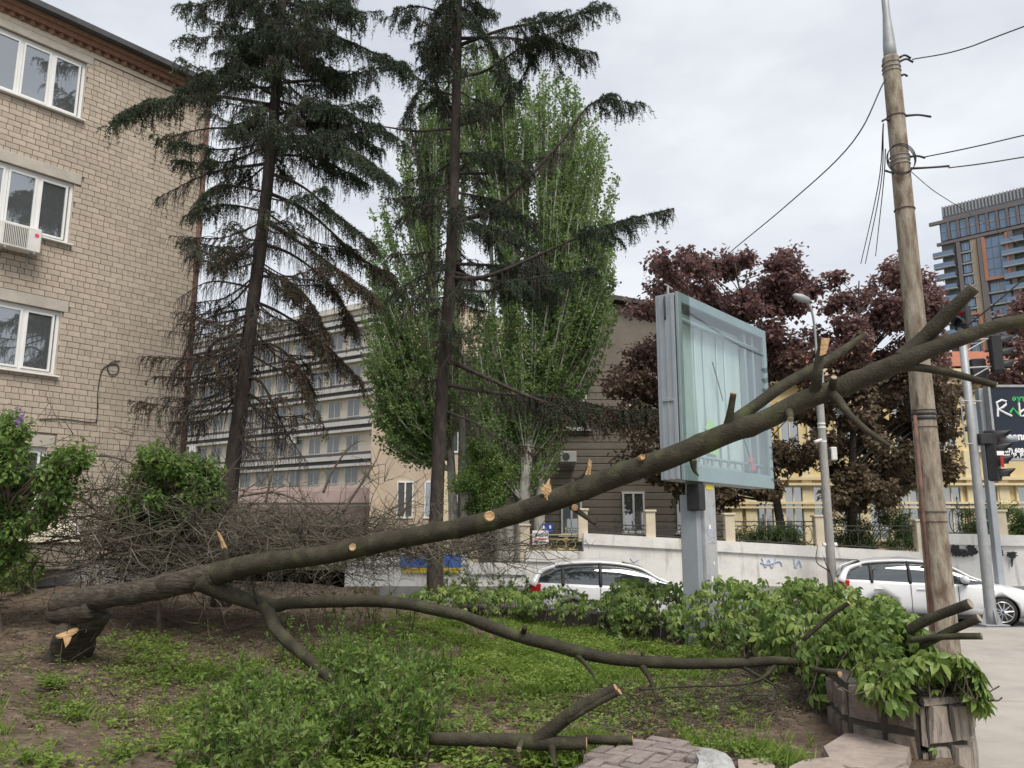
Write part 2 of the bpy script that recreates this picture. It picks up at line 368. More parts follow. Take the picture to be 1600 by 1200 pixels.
M['alublue'] = pm('blue_grey_frame', (0.27, 0.32, 0.335), (0.22, 0.265, 0.28), 2, 0.45)
M['caseglass'] = glassmat('case_glass', (0.90, 0.96, 0.95), 0.015, 0.03, alpha=1, fk=0.22)
M['casewhite'] = pm('case_inside_panel', (0.66, 0.68, 0.68), (0.52, 0.55, 0.55), 1.2, 0.7, stretch=(3, 3, 0.5))
M['legpaint'] = pm('scuffed_grey_leg', (0.42, 0.43, 0.44), (0.34, 0.345, 0.35), 6, 0.7, 0.15, 30, streak=((3, 3, 2), 2.5, (0.20, 0.20, 0.22), 0.62))
M['yellow'] = pm('yellow_sticker', (0.75, 0.62, 0.03), (0.68, 0.55, 0.03), 3, 0.6)
M['lime'] = pm('lime_paper', (0.50, 0.72, 0.30), (0.44, 0.66, 0.26), 3, 0.7)
M['pink'] = pm('pink_paper', (0.75, 0.10, 0.16), (0.65, 0.08, 0.13), 3, 0.7)
M['polewood'] = pm('weathered_utility_pole', (0.17, 0.135, 0.10), (0.34, 0.30, 0.245), 4, 0.92, 1.0, 20, stretch=(2.6, 2.6, 0.55), c3=(0.26, 0.22, 0.17), detail=14, lo=0.36, hi=0.64, streak=((3.5, 3.5, 1.2), 1.5, (0.12, 0.082, 0.058), 0.53))
M['polegrey'] = pm('grey_concrete_pole', (0.36, 0.35, 0.33), (0.27, 0.26, 0.245), 5, 0.92, 0.4, 30, stretch=(1, 1, 0.5))
M['steel'] = pm('galvanised_steel', (0.38, 0.39, 0.40), (0.30, 0.31, 0.32), 4, 0.55, metal=0.3)
M['whitewall'] = pm('whitewashed_wall', (0.78, 0.765, 0.73), (0.62, 0.60, 0.56), 1.6, 0.9, 0.3, 25, c3=(0.74, 0.725, 0.69), detail=10, streak=((2.2, 1, 0.35), 2.2, (0.42, 0.39, 0.34), 0.575))
M['pier'] = pm('cream_pier', (0.64, 0.56, 0.43), (0.56, 0.49, 0.37), 3, 0.85, 0.2, 25)
M['iron'] = pm('wrought_iron', (0.03, 0.027, 0.024), (0.05, 0.042, 0.035), 6, 0.7)
M['goldiron'] = pm('ochre_painted_iron', (0.45, 0.36, 0.14), (0.38, 0.30, 0.12), 6, 0.7)
M['blackpaint'] = pm('black_wall_paint', (0.018, 0.018, 0.02), (0.03, 0.03, 0.035), 5, 0.8)
M['bluepaint'] = pm('pale_blue_graffiti', (0.40, 0.46, 0.62), (0.48, 0.53, 0.66), 5, 0.85)
M['flagblue'] = pm('blue_wall_paint', (0.03, 0.10, 0.50), (0.06, 0.20, 0.60), 3, 0.8)
M['flagyellow'] = pm('yellow_wall_paint', (0.70, 0.52, 0.06), (0.62, 0.45, 0.05), 3, 0.8)
M['taupe'] = pm('brown_grey_render', (0.235, 0.205, 0.175), (0.19, 0.165, 0.14), 1.5, 0.9, 0.2, 20)
M['taupejoint'] = pm('brown_grey_joint', (0.12, 0.10, 0.085), (0.10, 0.085, 0.07), 1.5, 0.9)
M['roofdark'] = pm('dark_roof_sheet', (0.09, 0.085, 0.08), (0.065, 0.06, 0.058), 2, 0.7)
M['yellowwall'] = pm('yellow_render', (0.66, 0.53, 0.29), (0.58, 0.46, 0.25), 0.9, 0.9, 0.15, 20, streak=((1, 1, 0.3), 1.4, (0.50, 0.41, 0.25), 0.62))
M['yellowtrim'] = pm('pale_yellow_trim', (0.70, 0.60, 0.40), (0.62, 0.53, 0.35), 2, 0.9)
M['tileroof'] = pm('orange_tile_roof', (0.38, 0.14, 0.075), (0.28, 0.10, 0.055), 5, 0.85)
M['beige'] = pm('beige_panel', (0.60, 0.53, 0.44), (0.52, 0.46, 0.385), 0.5, 0.9)
M['beigepink'] = pm('pinkish_beige_render', (0.55, 0.44, 0.34), (0.48, 0.385, 0.30), 0.6, 0.9)
M['palepanel'] = pm('pale_panel', (0.60, 0.57, 0.52), (0.52, 0.49, 0.45), 0.6, 0.9)
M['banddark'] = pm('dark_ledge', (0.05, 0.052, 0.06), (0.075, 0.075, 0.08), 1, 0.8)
M['bandpale'] = pm('pale_ledge', (0.50, 0.48, 0.46), (0.42, 0.40, 0.385), 1, 0.85)
M['pinkroof'] = pm('pinkish_low_roof', (0.40, 0.31, 0.29), (0.33, 0.25, 0.235), 1.5, 0.85)
M['purplebrick'] = pm('grey_brown_wall', (0.20, 0.15, 0.135), (0.15, 0.115, 0.105), 2, 0.9)
M['tower'] = pm('tower_grey_cladding', (0.18, 0.18, 0.205), (0.15, 0.15, 0.175), 0.15, 0.7)  # tower tones from here lifted paler: distance haze painted into the colours
M['towertan'] = pm('tower_tan_cladding', (0.36, 0.29, 0.22), (0.30, 0.245, 0.19), 0.2, 0.8)
M['towerorange'] = pm('tower_orange_frame', (0.42, 0.18, 0.11), (0.37, 0.16, 0.10), 0.2, 0.7)
M['towerslab'] = pm('tower_balcony_slab', (0.33, 0.34, 0.36), (0.27, 0.28, 0.30), 0.2, 0.8)
M['towerbrown'] = pm('tower_brown_pier', (0.18, 0.15, 0.155), (0.15, 0.13, 0.135), 0.2, 0.8)
M['carwhite'] = pm('white_car_paint', (0.78, 0.78, 0.785), (0.75, 0.75, 0.755), 0.8, 0.35, coat=0.8)
M['carglass'] = glassmat('car_glass', (0.025, 0.03, 0.03), 0.12, 0.01)
M['rim'] = pm('silver_alloy', (0.62, 0.63, 0.64), (0.55, 0.56, 0.57), 3, 0.3, metal=0.7)
M['chromeblue'] = pm('blue_badge', (0.04, 0.08, 0.35), (0.03, 0.07, 0.30), 3, 0.3)
M['redlamp'] = pm('red_lamp_lens', (0.45, 0.02, 0.02), (0.38, 0.015, 0.015), 3, 0.2)
M['signnavy'] = pm('navy_sign_face', (0.012, 0.017, 0.033), (0.018, 0.022, 0.04), 1, 0.25)
M['signwhite'] = pm('white_print', (0.80, 0.80, 0.80), (0.76, 0.76, 0.76), 3, 0.6)
M['signgreen'] = pm('green_print', (0.05, 0.50, 0.12), (0.05, 0.46, 0.11), 3, 0.6)
M['signred'] = pm('red_print', (0.70, 0.06, 0.08), (0.62, 0.05, 0.07), 3, 0.6)
M['signblue'] = pm('blue_sign_face', (0.02, 0.05, 0.25), (0.025, 0.06, 0.28), 3, 0.5)
M['stone'] = pm('rough_wall_stone', (0.17, 0.12, 0.095), (0.11, 0.09, 0.078), 6, 0.92, 0.6, 30, var=0.25, c3=(0.17, 0.14, 0.115))
M['stonegrey'] = pm('grey_split_stone', (0.30, 0.255, 0.215), (0.19, 0.165, 0.14), 7, 0.92, 1.0, 22, stretch=(2.6, 2.6, 0.35), var=0.14, c3=(0.35, 0.30, 0.255))
M['stonemortar'] = pm('dark_stone_joint', (0.075, 0.065, 0.055), (0.05, 0.044, 0.038), 8, 0.95, 0.5, 30)
M['flag'] = pm('pink_flagstone', (0.38, 0.31, 0.27), (0.26, 0.215, 0.19), 5, 0.92, 0.8, 24, var=0.10, c3=(0.33, 0.27, 0.235), detail=12)
M['paver'] = pm('dusty_red_paver', (0.27, 0.22, 0.205), (0.19, 0.155, 0.145), 9, 0.92, 0.8, 40, var=0.16, c3=(0.23, 0.19, 0.175))
M['whiterock'] = pm('pale_granite', (0.42, 0.42, 0.41), (0.28, 0.28, 0.275), 12, 0.9, 0.7, 26, c3=(0.36, 0.36, 0.35))

# ------------------------------------------------------------------ ground, pavement, road
HP = spline([(3.62, 6.9), (3.82, 8.2), (3.92, 9.6), (3.8, 11.2), (3.35, 13.0), (2.3, 14.8), (0.7, 16.2), (-1.4, 17.0), (-3.2, 17.4)], 80)   # line of the garden's retaining wall
def sheet(name, x0, x1, y0, y1, z, mat, nx=2, ny=2):
    xs, ys = np.linspace(x0, x1, nx), np.linspace(y0, y1, ny); X, Y = np.meshgrid(xs, ys, indexing='ij')
    V = np.c_[X.ravel(), Y.ravel(), np.full(X.size, z)]
    i, j = np.meshgrid(np.arange(nx - 1), np.arange(ny - 1), indexing='ij'); a = (i * ny + j).ravel()
    o = part(name, (V, [np.stack([a, a + ny, a + ny + 1, a + 1], 1)]), mat); o['kind'] = 'structure'; return o
sheet('ground', -2500, 2500, -2500, 2500, -0.35, M['earth'])
sheet('pavement', -45, 45, -30, 18.55, 0.0, M['pave'])
sheet('road', -80, 80, 18.69, 23.4, -0.12, M['road'])
sheet('yard_ground', -80, 80, 23.2, 64, 1.05, M['yard'])
# kerb stones
kerb = thing('kerb', 'long pale stone kerb along the road edge beyond the hedge', 'kerb', (5, 18.62, -0.3))
ks = mesh_np('kerb_stone', *[bevbox((0, 0, 0), (0.985, 0.14, 0.32), 0.012)[k] for k in (0, 1)], M['kerb'])
for i in range(22):
    o = obj('kerb_stone', ks, kerb, (-11 + i, 0, 0.15))
# garden soil: a fine grid whose edge dips under the wall
nx, ny = 260, 170
xs, ys = np.linspace(-22, 4.4, nx), np.linspace(1.0, 20.5, ny); X, Y = np.meshgrid(xs, ys, indexing='ij')
Z = g(X, Y)
Z += 0.018 * np.sin(X * 9 + 3 * np.sin(Y * 2.3)) * np.sin(Y * 8 + 2 * np.sin(X * 3.1)) + rng.normal(0, 0.012, X.shape)
xb = np.interp(Y, HP[:, 1], HP[:, 0]); xb = np.where(Y < 6.9, 3.55, xb)
yb = np.where(X > -3.2, 17.4, 20.3)
Z = np.where((X > xb) | (Y > yb), -0.34, Z)
i, j = np.meshgrid(np.arange(nx - 1), np.arange(ny - 1), indexing='ij'); a = (i * ny + j).ravel()
garden = part('garden_soil', (np.c_[X.ravel(), Y.ravel(), Z.ravel()], [np.stack([a, a + ny, a + ny + 1, a + 1], 1)]), M['soil'], smooth=True); garden['kind'] = 'structure'

# ------------------------------------------------------------------ tan brick building on the left
BC = np.array([-7.82, 18.98]); BD = nrm(np.array([0.633, 0.774])); BN = np.array([BD[1], -BD[0]])
def W(s, z, o=0.0):
    p = BC - BD * s + BN * o; return np.array([p[0], p[1], z])
AXB = [[-BD[0], -BD[1], 0], [BN[0], BN[1], 0], [0, 0, 1]]
def wpx(px, py):
    r = ray(px, py); k = r[0] / r[1]; s = (BC[0] - k * BC[1]) / (BD[0] - k * BD[1]); y = BC[1] - BD[1] * s
    return s, CAMZ + r[2] / r[1] * y
bld = thing('brick_building', 'four storey tan brick building with white windows and red sawtooth cornice', 'building', W(4, 0.3, -3))
sR, zs3 = wpx(86, 588); _, zt3 = wpx(95, 487); sM, _ = wpx(38, 540)
PW = sM - sR; WW = 3 * PW + 0.06
_, zs2 = wpx(106, 392); _, zs1 = wpx(131, 190)
ST = (zs1 - zs3) / 2; WH = zt3 - zs3
rows = [zs3 - ST, zs3, zs3 + ST, zs3 + 2 * ST]
wins = [(sR + k * (WW + 1.55), z) for k in range(3) for z in rows]
ZTOP = wpx(297, 128)[1]; ZC = ZTOP - 0.50
LEN = 13.0
def inwin(s, z, ms=0.0, mz=0.0):
    return any(a - ms < s < a + WW + ms and b - mz < z < b + WH + mz for a, b in wins)
# backing wall with real openings (column and spandrel boxes)
vf = []
cuts = sorted({0.0, LEN} | {x for a, _ in wins for x in (a, a + WW) if x < LEN})
for k in range(len(cuts) - 1):
    s0, s1 = cuts[k], cuts[k + 1]; sm = (s0 + s1) / 2
    zz = [(0.2, ZTOP - 0.02)]
    if inwin(sm, rows[0] + 0.1): zz = [(0.2, rows[0])] + [(r + WH, rows[i + 1] if i < 3 else ZTOP - 0.02) for i, r in enumerate(rows)]
    for z0, z1 in zz:
        vf.append(box(W(sm, (z0 + z1) / 2, -0.19), (s1 - s0, 0.36, z1 - z0), AXB))
vf.append(box(W(LEN / 2, 5.5, -6.3), (LEN, 11.8, 10.6), AXB))
wall = part('wall', merge(*vf), M['mortar'], bld)
# bricks
BL, BH, J = 0.250, 0.113, 0.012
bl = []
nrow = int((ZC - 1.0) / (BH + J))
for r in range(nrow):
    z = 1.0 + (r + 0.5) * (BH + J); header = r % 4 == 3
    L = 0.120 if header else BL
    s = 0.005 + (0 if header else (0.0 if r % 2 else 0.131)) + rng.uniform(-0.02, 0.02)
    if s > 0.06: bl.append((s / 2, z, s - J - 0.005))
    while s < LEN:
        c = s + L / 2; ln = L
        hit = None
        for a, b in wins:
            if b - 0.02 < z < b + WH + 0.26:
                e = 0.13 if z > b + WH else 0.0
                if a - e < s + L and s < a + WW + e: hit = (a - e, a + WW + e)
        if hit is None: bl.append((c, z, ln))
        else:
            if s < hit[0] - 0.05: bl.append(((s + hit[0]) / 2, z, hit[0] - s - 0.004))
            if s + L > hit[1] + 0.05: bl.append(((hit[1] + s + L) / 2, z, s + L - hit[1] - 0.004))
        s += L + J
bl = np.array(bl)
def projpx(p):
    x, y, z = p[0], p[1], p[2] - CAMZ; d = y * CP + z * SP; u = -y * SP + z * CP
    return 800 + F * x / d, 600 - F * u / d
pxy = np.array([projpx(W(s, z)) for s, z, _ in bl])
infr = (pxy[:, 0] > 2) & (pxy[:, 1] > 4) & (pxy[:, 1] < 840)
full = (np.abs(bl[:, 2] - BL) < 0.01)
near = np.argsort(-bl[:, 0] + 100 * (~(infr & full)))[:300]
sel = np.zeros(len(bl), bool); sel[near] = True
bme = mesh_np('brick', *bevbox((0, 0, 0), (BL, 0.03, BH), 0.004, AXB), M['brick'])
off = LOC[wall.name]
for k in near:
    s, z, ln = bl[k]
    obj('brick', bme, wall, W(s, z, 0.001 + rng.uniform(-0.003, 0.003)) - off)
rest = [box(W(s, z, 0.001 + rng.uniform(-0.003, 0.003)), (ln, 0.03, BH), AXB) for s, z, ln in bl[~sel]]
V = np.concatenate([r[0] for r in rest]); nb = len(rest)
Fq = (np.arange(nb)[:, None, None] * 8 + BF[None]).reshape(-1, 4)
tag(part('bricks', (V, [Fq]), M['brick'], wall, rnd=np.repeat(rng.random(nb), 8)), kind='stuff')
# lintels, windows
for ws, wz in wins:
    part('lintel', bevbox(W(ws + WW / 2, wz + WH + 0.125, -0.04), (WW + 0.24, 0.13, 0.245), 0.008, AXB), M['concrete'], bld)
    w = part('window', merge(box(W(ws + WW / 2, wz + 0.04, -0.10), (WW, 0.07, 0.08), AXB), box(W(ws + WW / 2, wz + WH - 0.04, -0.10), (WW, 0.07, 0.08), AXB),
                             *[box(W(ws + x, wz + WH / 2, -0.10), (0.085 if 0 < q < 3 else 0.07, 0.068, WH - 0.16), AXB) for q, x in enumerate((0.036, PW + 0.03, 2 * PW + 0.03, WW - 0.036))]), M['pvc'], bld)
    part('sill', merge(bevbox(W(ws + WW / 2, wz - 0.015, 0.03), (WW + 0.10, 0.16, 0.03), 0.006, AXB)), M['pvc'], w)
    for q in range(3):
        sash_c = ws + 0.07 + (q + 0.5) * (WW - 0.14) / 3; sw = (WW - 0.14) / 3 - 0.07
        part('sash_frame', merge(*[box(W(sash_c + sx * (sw / 2 - 0.02), wz + WH / 2, -0.075), (0.04, 0.05, WH - 0.17), AXB) for sx in (-1, 1)],
                                 *[box(W(sash_c, wz + WH / 2 + sz * (WH / 2 - 0.105), -0.075), (sw - 0.082, 0.05, 0.04), AXB) for sz in (-1, 1)]), M['pvc'], w)
        part('pane', box(W(sash_c, wz + WH / 2, -0.085), (sw - 0.078, 0.012, WH - 0.245), AXB), M['pane'], w)
    part('reveal', merge(box(W(ws + 0.004, wz + WH / 2, -0.03), (0.014, 0.07, WH), AXB)), M['concrete'], w)
# cornice
part('cornice_band', box(W(LEN / 2 - 0.04, ZC + 0.07, 0.008), (LEN + 0.08, 0.05, 0.11), AXB), M['brick'], bld)
tme = mesh_np('sawtooth_brick', *bevbox((0, 0, 0), (0.115, 0.115, 0.11), 0.004, np.array([[math.cos(0.785), math.sin(0.785), 0], [-math.sin(0.785), math.cos(0.785), 0], [0, 0, 1]]) @ np.array(AXB)), M['redbrick'])
for k in range(int(LEN / 0.2)):
    obj('sawtooth_brick', tme, bld, W(0.1 + k * 0.2, ZC + 0.185, 0.01) - LOC[bld.name])
part('cornice_band', box(W(LEN / 2 - 0.06, ZC + 0.30, 0.04), (LEN + 0.12, 0.14, 0.12), AXB), M['redbrick'], bld)
part('cornice_band', box(W(LEN / 2 - 0.08, ZC + 0.41, 0.075), (LEN + 0.16, 0.20, 0.10), AXB), M['redbrick'], bld)
part('eave', merge(box(W(LEN / 2 - 0.1, ZC + 0.50, -5.8), (LEN + 0.3, 12.3, 0.07), AXB), box(W(LEN / 2 - 0.1, ZC + 0.52, 0.36), (LEN + 0.32, 0.03, 0.13), AXB)), M['eave'], bld)
part('plinth', bevbox(W(LEN / 2 - 0.02, 1.25, 0.05), (LEN + 0.05, 0.10, 0.55), 0.02, AXB), M['greyconc'], bld)
part('plinth_ledge', box(W(LEN / 2 - 0.02, 1.545, 0.06), (LEN + 0.06, 0.13, 0.04), AXB), M['concrete'], bld)
dp = part('downpipe', merge(rod(W(-0.06, 1.0, 0.0), W(-0.06, ZC + 0.1, 0.0), 0.075, 10)), M['rust'], bld, smooth=True)
for z in np.arange(2.0, ZC, 1.6): part('pipe_clip', lathe([(0.084, -0.03), (0.09, 0), (0.084, 0.03)], W(-0.06, z, 0.0), (0, 0, 1), 10), M['rust'], dp)
# air conditioner under the second window row
s0, z0 = wpx(50, 402); s1, z1 = wpx(-8, 352)
ac = thing('air_conditioner', 'white outdoor air conditioner unit hung on the tan brick wall', 'air conditioner', W((s0 + s1) / 2, z0, 0.2))
AW, AH = 0.78, 0.52; asx = s0 - 0.02
part('housing', bevbox(W(asx + AW / 2, z0 + AH / 2, 0.24), (AW, 0.27, AH), 0.02, AXB), M['whiteplastic'], ac)
for k in range(14):
    part('grille_bar', box(W(asx + 0.28 + k * 0.033, z0 + AH / 2, 0.379), (0.012, 0.008, AH - 0.1), AXB), M['whiteplastic'], ac)
part('fan_opening', box(W(asx + 0.49, z0 + AH / 2, 0.3765), (0.45, 0.005, AH - 0.12), AXB), M['darkgrille'], ac)
part('badge', lathe([(0.045, 0), (0.045, 0.004)], W(asx + 0.10, z0 + AH * 0.7, 0.3765), (BN[0], BN[1], 0), 14), M['pink'], ac)
for sx in (0.12, 0.66): part('bracket', merge(box(W(asx + sx, z0 - 0.02, 0.19), (0.04, 0.38, 0.035), AXB), box(W(asx + sx, z0 - 0.13, 0.03), (0.04, 0.03, 0.18), AXB)), M['steel'], ac)
# loose cable on the wall
cp = [(60, 655), (100, 655), (140, 660), (150, 655), (152, 610), (158, 580), (168, 571), (182, 570), (183, 582), (173, 586), (167, 577), (172, 567), (186, 564)]
solo('wall_cable', tube1([W(*wpx(x, y), 0.035) for x, y in cp], [0.011] * len(cp), 60, 5), M['wire'], 'thin black cable looping loosely across the tan brick wall', 'cable', smooth=True)
# basement awning
aw = thing('basement_awning', 'cream rounded awning over the basement pit at the brick building', 'awning', W(wpx(50, 850)[0], 1.4, 0.5))
s0, za = wpx(100, 846); s1, _ = wpx(-20, 846)
pr = [(0.0, 0.40), (0.25, 0.39), (0.48, 0.31), (0.62, 0.17), (0.68, 0.0)]
Va, Fa = [], []
for k, (o, h) in enumerate(pr):
    for s in (s0, s1 + 0.6): Va += [W(s, za + h, o + 0.02), W(s, za + h - 0.02, o)]
for k in range(len(pr) - 1):
    b = k * 4; Fa += [[b, b + 2, b + 6, b + 4], [b + 1, b + 5, b + 7, b + 3], [b, b + 4, b + 5, b + 1], [b + 2, b + 3, b + 7, b + 6]]
part('roof_sheet', (np.array(Va), [np.array(Fa)]), M['cream'], aw, smooth=False)
part('rim', tube1([W(s0 - 0.01, za + h, o + 0.01) for o, h in pr], [0.022] * 5, 12, 6), M['pvc'], aw)
part('side_wall', box(W((s0 + s1) / 2 + 0.3, za - 0.28, 0.35), (abs(s1 - s0) + 0.5, 0.6, 0.5), AXB), M['mortar'], aw)

# ------------------------------------------------------------------ far beige block with dark ledges
FD = nrm(np.array([0.83, -0.56])); FN = np.array([FD[1], -FD[0]])   # facade direction towards the camera side, outward normal
FO = P(280, 700, 80)[:2]
def FW(s, z, o=0.0):
    p = FO + FD * s + FN * o; return np.array([p[0], p[1], z])
AXF = [[FD[0], FD[1], 0], [FN[0], FN[1], 0], [0, 0, 1]]
far = thing('apartment_block', 'far beige block with dark double ledges at every storey', 'building', FW(5, 0.0, -6))
FL = 26.5
part('wall', box(FW(FL / 2 - 10, 10.4, -6), (FL + 20, 12, 20.8), AXF), M['beige'], far)
part('parapet', box(FW(FL / 2 - 10, 21.0, -5.9), (FL + 20.3, 12.3, 0.5), AXF), M['palepanel'], far)
for z in (19.7, 16.8, 13.85, 10.95, 8.1):
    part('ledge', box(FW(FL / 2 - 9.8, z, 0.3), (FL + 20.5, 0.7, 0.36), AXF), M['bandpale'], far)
    part('ledge_dark_strip', box(FW(FL / 2 - 9.8, z - 0.34, 0.22), (FL + 20.3, 0.5, 0.3), AXF), M['banddark'], far)  # dark-coloured strip between the two pale ledges
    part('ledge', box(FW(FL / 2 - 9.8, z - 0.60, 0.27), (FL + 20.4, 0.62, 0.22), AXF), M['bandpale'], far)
    part('ledge_dark_strip', box(FW(FL / 2 - 9.8, z + 0.30, 0.25), (FL + 20.4, 0.56, 0.26), AXF), M['banddark'], far)  # dark-coloured strip along the top of the upper ledge
wfm = mesh_np('window', *merge(box((0, 0, 0), (1.5, 0.10, 1.5), AXF)), M['palepanel'])
wpm = mesh_np('pane', *box((0, 0, 0), (0.62, 0.04, 1.3), AXF), M['panedark'])
for z in (18.2, 15.2, 12.3, 9.35, 6.75):
    for k in range(13):
        s = -3.0 + k * 2.25
        w = obj('window', wfm, far, FW(s, z, 0.0) - LOC[far.name])
        for q in (-0.36, 0.36): obj('pane', wpm, w, FD[0] * q * np.array([1, 0, 0]) + FD[1] * q * np.array([0, 1, 0]) + np.array([FN[0], FN[1], 0]) * 0.045)
part('side_wall', box(FW(FL + 4.0, 10, -5.6), (8.2, 9.5, 19.6), AXF), M['beigepink'], far)
for k in range(3): part('air_conditioner_box', box(FW(3 + 7 * k, 10.0 + 3 * (k % 2), 0.4), (0.9, 0.4, 0.6), AXF), M['whiteplastic'], far)
# low building with pinkish roof in front of it
lowb = thing('low_annex', 'low white annex with a pinkish flat roof before the beige block', 'building', P(470, 833, 58) * [1, 1, 0])
a, b = P(360, 787, 58), P(560, 787, 55)
part('wall', box((a + b) / 2 * [1, 1, 0] + [0, 2.2, 2.0], (b[0] - a[0] + 1.0, 4, 4.2)), M['whiteplastic'], lowb)
part('roof', merge(box((a + b) / 2 * [1, 1, 0] + [0.2, 2.1, 4.5], (b[0] - a[0] + 2.0, 4.6, 0.8)), box((a + b) / 2 * [1, 1, 0] + [0.2, 2.1, 5.0], (b[0] - a[0] + 0.6, 3.8, 0.3))), M['pinkroof'], lowb)
c = P(490, 830, 50)
solo('yard_wall', bevbox((c[0] - 1, 50, 1.9), (14, 0.5, 3.6), 0.05), M['purplebrick'], 'grey brown yard wall behind the brushwood heap', 'wall')
# pinkish beige house behind the poplars
c = P(665, 833, 46)
ph = thing('beige_house', 'pinkish beige house with tall white windows behind the poplars', 'house', (c[0], 50, 0))
part('wall', box((c[0] + 0.6, 50, 5.9), (7.6, 8, 11.8)), M['beigepink'], ph)
part('roof', box((c[0] + 0.6, 49.9, 11.95), (8.2, 8.6, 0.3)), M['roofdark'], ph)
for zc in (3.9, 7.6, 10.4):
    for px in (633, 676, 715):
        x = P(px, 785, 46)[0]
        w = part('window', merge(box((x, 45.98, zc + 1.0), (0.95, 0.10, 0.10)), box((x, 45.98, zc - 1.0), (0.95, 0.10, 0.10)), *[box((x + q, 45.98, zc), (0.08, 0.10, 1.9)) for q in (-0.43, 0, 0.43)]), M['pvc'], ph)
        for q in (-0.215, 0.215): part('pane', box((x + q, 45.985, zc), (0.34, 0.03, 1.88)), M['pane'], w)
part('quoin_strip', box((P(697, 785, 45.95)[0], 45.97, 5.5), (0.45, 0.14, 11)), M['yellowtrim'], ph)

# ------------------------------------------------------------------ brown grey rusticated house
bx0, bx1 = P(715, 800, 32)[0], P(1130, 800, 32)[0]
bh = thing('rusticated_house', 'brown grey house with grooved render and dark gable behind the wall', 'house', ((bx0 + bx1) / 2, 36, 1))
apx = P(955, 472, 32); ev = P(1040, 500, 32)[2]
zw = 8.8
part('wall', box(((bx0 + bx1) / 2, 36.1, zw / 2), (bx1 - bx0, 8, zw)), M['taupejoint'], bh)
bh_w = mesh_np('rustication_band', *bevbox((0, 0, 0), (bx1 - bx0 + 0.03, 0.06, 0.262), 0.015), M['taupe'])
for k in range(27): obj('rustication_band', bh_w, bh, np.array([(bx0 + bx1) / 2, 32.08, 1.2 + k * 0.285]) - LOC[bh.name])
gx0, gx1 = P(858, 560, 32)[0], P(1150, 560, 32)[0]
part('gable', slab([(gx0, 32.1, zw), (gx1, 32.1, zw), (gx1 - 0.4, 32.1, ev), (apx[0], 32.1, apx[2])], 0.3, (0, 1, 0)), M['taupe'], bh)
part('roof', merge(slab([(gx0 - 0.4, 31.7, zw), (apx[0], 31.7, apx[2] + 0.06), (apx[0], 31.7, apx[2] + 0.24), (gx0 - 0.6, 31.7, zw + 0.1)], 8.5, (0, 1, 0)),
                   slab([(apx[0], 31.7, apx[2] + 0.06), (gx1, 31.7, ev - 0.1), (gx1, 31.7, ev + 0.1), (apx[0], 31.7, apx[2] + 0.24)], 8.5, (0, 1, 0))), M['roofdark'], bh)
for px, py, ww_, hh in ((893, 808, 0.75, 1.3), (990, 800, 0.8, 1.5), (780, 700, 0.8, 1.5), (1000, 640, 0.8, 1.5), (900, 640, 0.8, 1.5), (1075, 800, 0.8, 1.5)):
    q = P(px, py, 32)
    w = part('window', merge(box((q[0], 32.0, q[2] + hh / 2), (ww_ + 0.1, 0.1, 0.08)), box((q[0], 32.0, q[2] - hh / 2), (ww_ + 0.1, 0.1, 0.08)), *[box((q[0] + t * ww_ / 2, 32.0, q[2]), (0.07, 0.1, hh - 0.1)) for t in (-1, 0, 1)]), M['pvc'], bh)
    part('pane', box((q[0], 32.0, q[2]), (ww_ - 0.08, 0.04, hh - 0.1)), M['pane'], w)
    part('sill', box((q[0], 31.95, q[2] - hh / 2 - 0.08), (ww_ + 0.3, 0.2, 0.06)), M['pvc'], w)
for k, (px, py) in enumerate(((888, 714), (820, 765))):
    q = P(px, py, 31.7)
    a_ = thing('air_conditioner', ['white air conditioner box high on the grooved brown house wall', 'small white air conditioner box low on the brown house wall beside poplar trunks'][k], 'air conditioner', q)
    part('housing', bevbox(q, (0.62, 0.3, 0.42), 0.02), M['whiteplastic'], a_)
    part('fan_grille', lathe([(0.15, 0), (0.15, 0.012), (0.02, 0.014)], q + [-0.1, -0.151, 0], (0, -1, 0), 14), M['darkgrille'], a_)
    part('bracket', box(q + [0, 0.13, -0.25], (0.6, 0.36, 0.05)), M['steel'], a_)

# ------------------------------------------------------------------ yellow house on the right
yx0, yx1 = P(1128, 800, 35)[0], P(1700, 800, 35)[0]
yh = thing('yellow_house', 'yellow rendered classical house with pale cornices behind the maples', 'house', ((yx0 + yx1) / 2, 39, 1))
part('wall', box(((yx0 + yx1) / 2, 39, 4.6), (yx1 - yx0, 8, 9.2)), M['yellowwall'], yh)
for z, t, o in ((P(1500, 748, 35)[2], 0.12, 0.14), (P(1500, 757, 35)[2], 0.10, 0.22), (P(1500, 786, 35)[2], 0.10, 0.12), (P(1500, 793, 35)[2], 0.08, 0.16), (8.6, 0.25, 0.3), (8.95, 0.3, 0.5)):
    part('cornice', box(((yx0 + yx1) / 2, 34.9, z), (yx1 - yx0 + 0.1, 2 * o, t)), M['yellowtrim'], yh)
part('roof', merge(slab([(yx0 - 0.4, 34.4, 9.21), (yx0 - 0.4, 39, 10.9), (yx0 - 0.4, 43.5, 9.21)], yx1 - yx0 + 0.8, (1, 0, 0))), M['tileroof'], yh)
for px in (1150, 1172, 1215, 1262, 1305, 1350, 1395, 1445, 1520, 1570, 1640):
    x = P(px, 800, 35)[0]; part('pilaster', bevbox((x, 34.96, 3.0), (0.45, 0.2, 5.2), 0.02), M['yellowtrim'], yh)
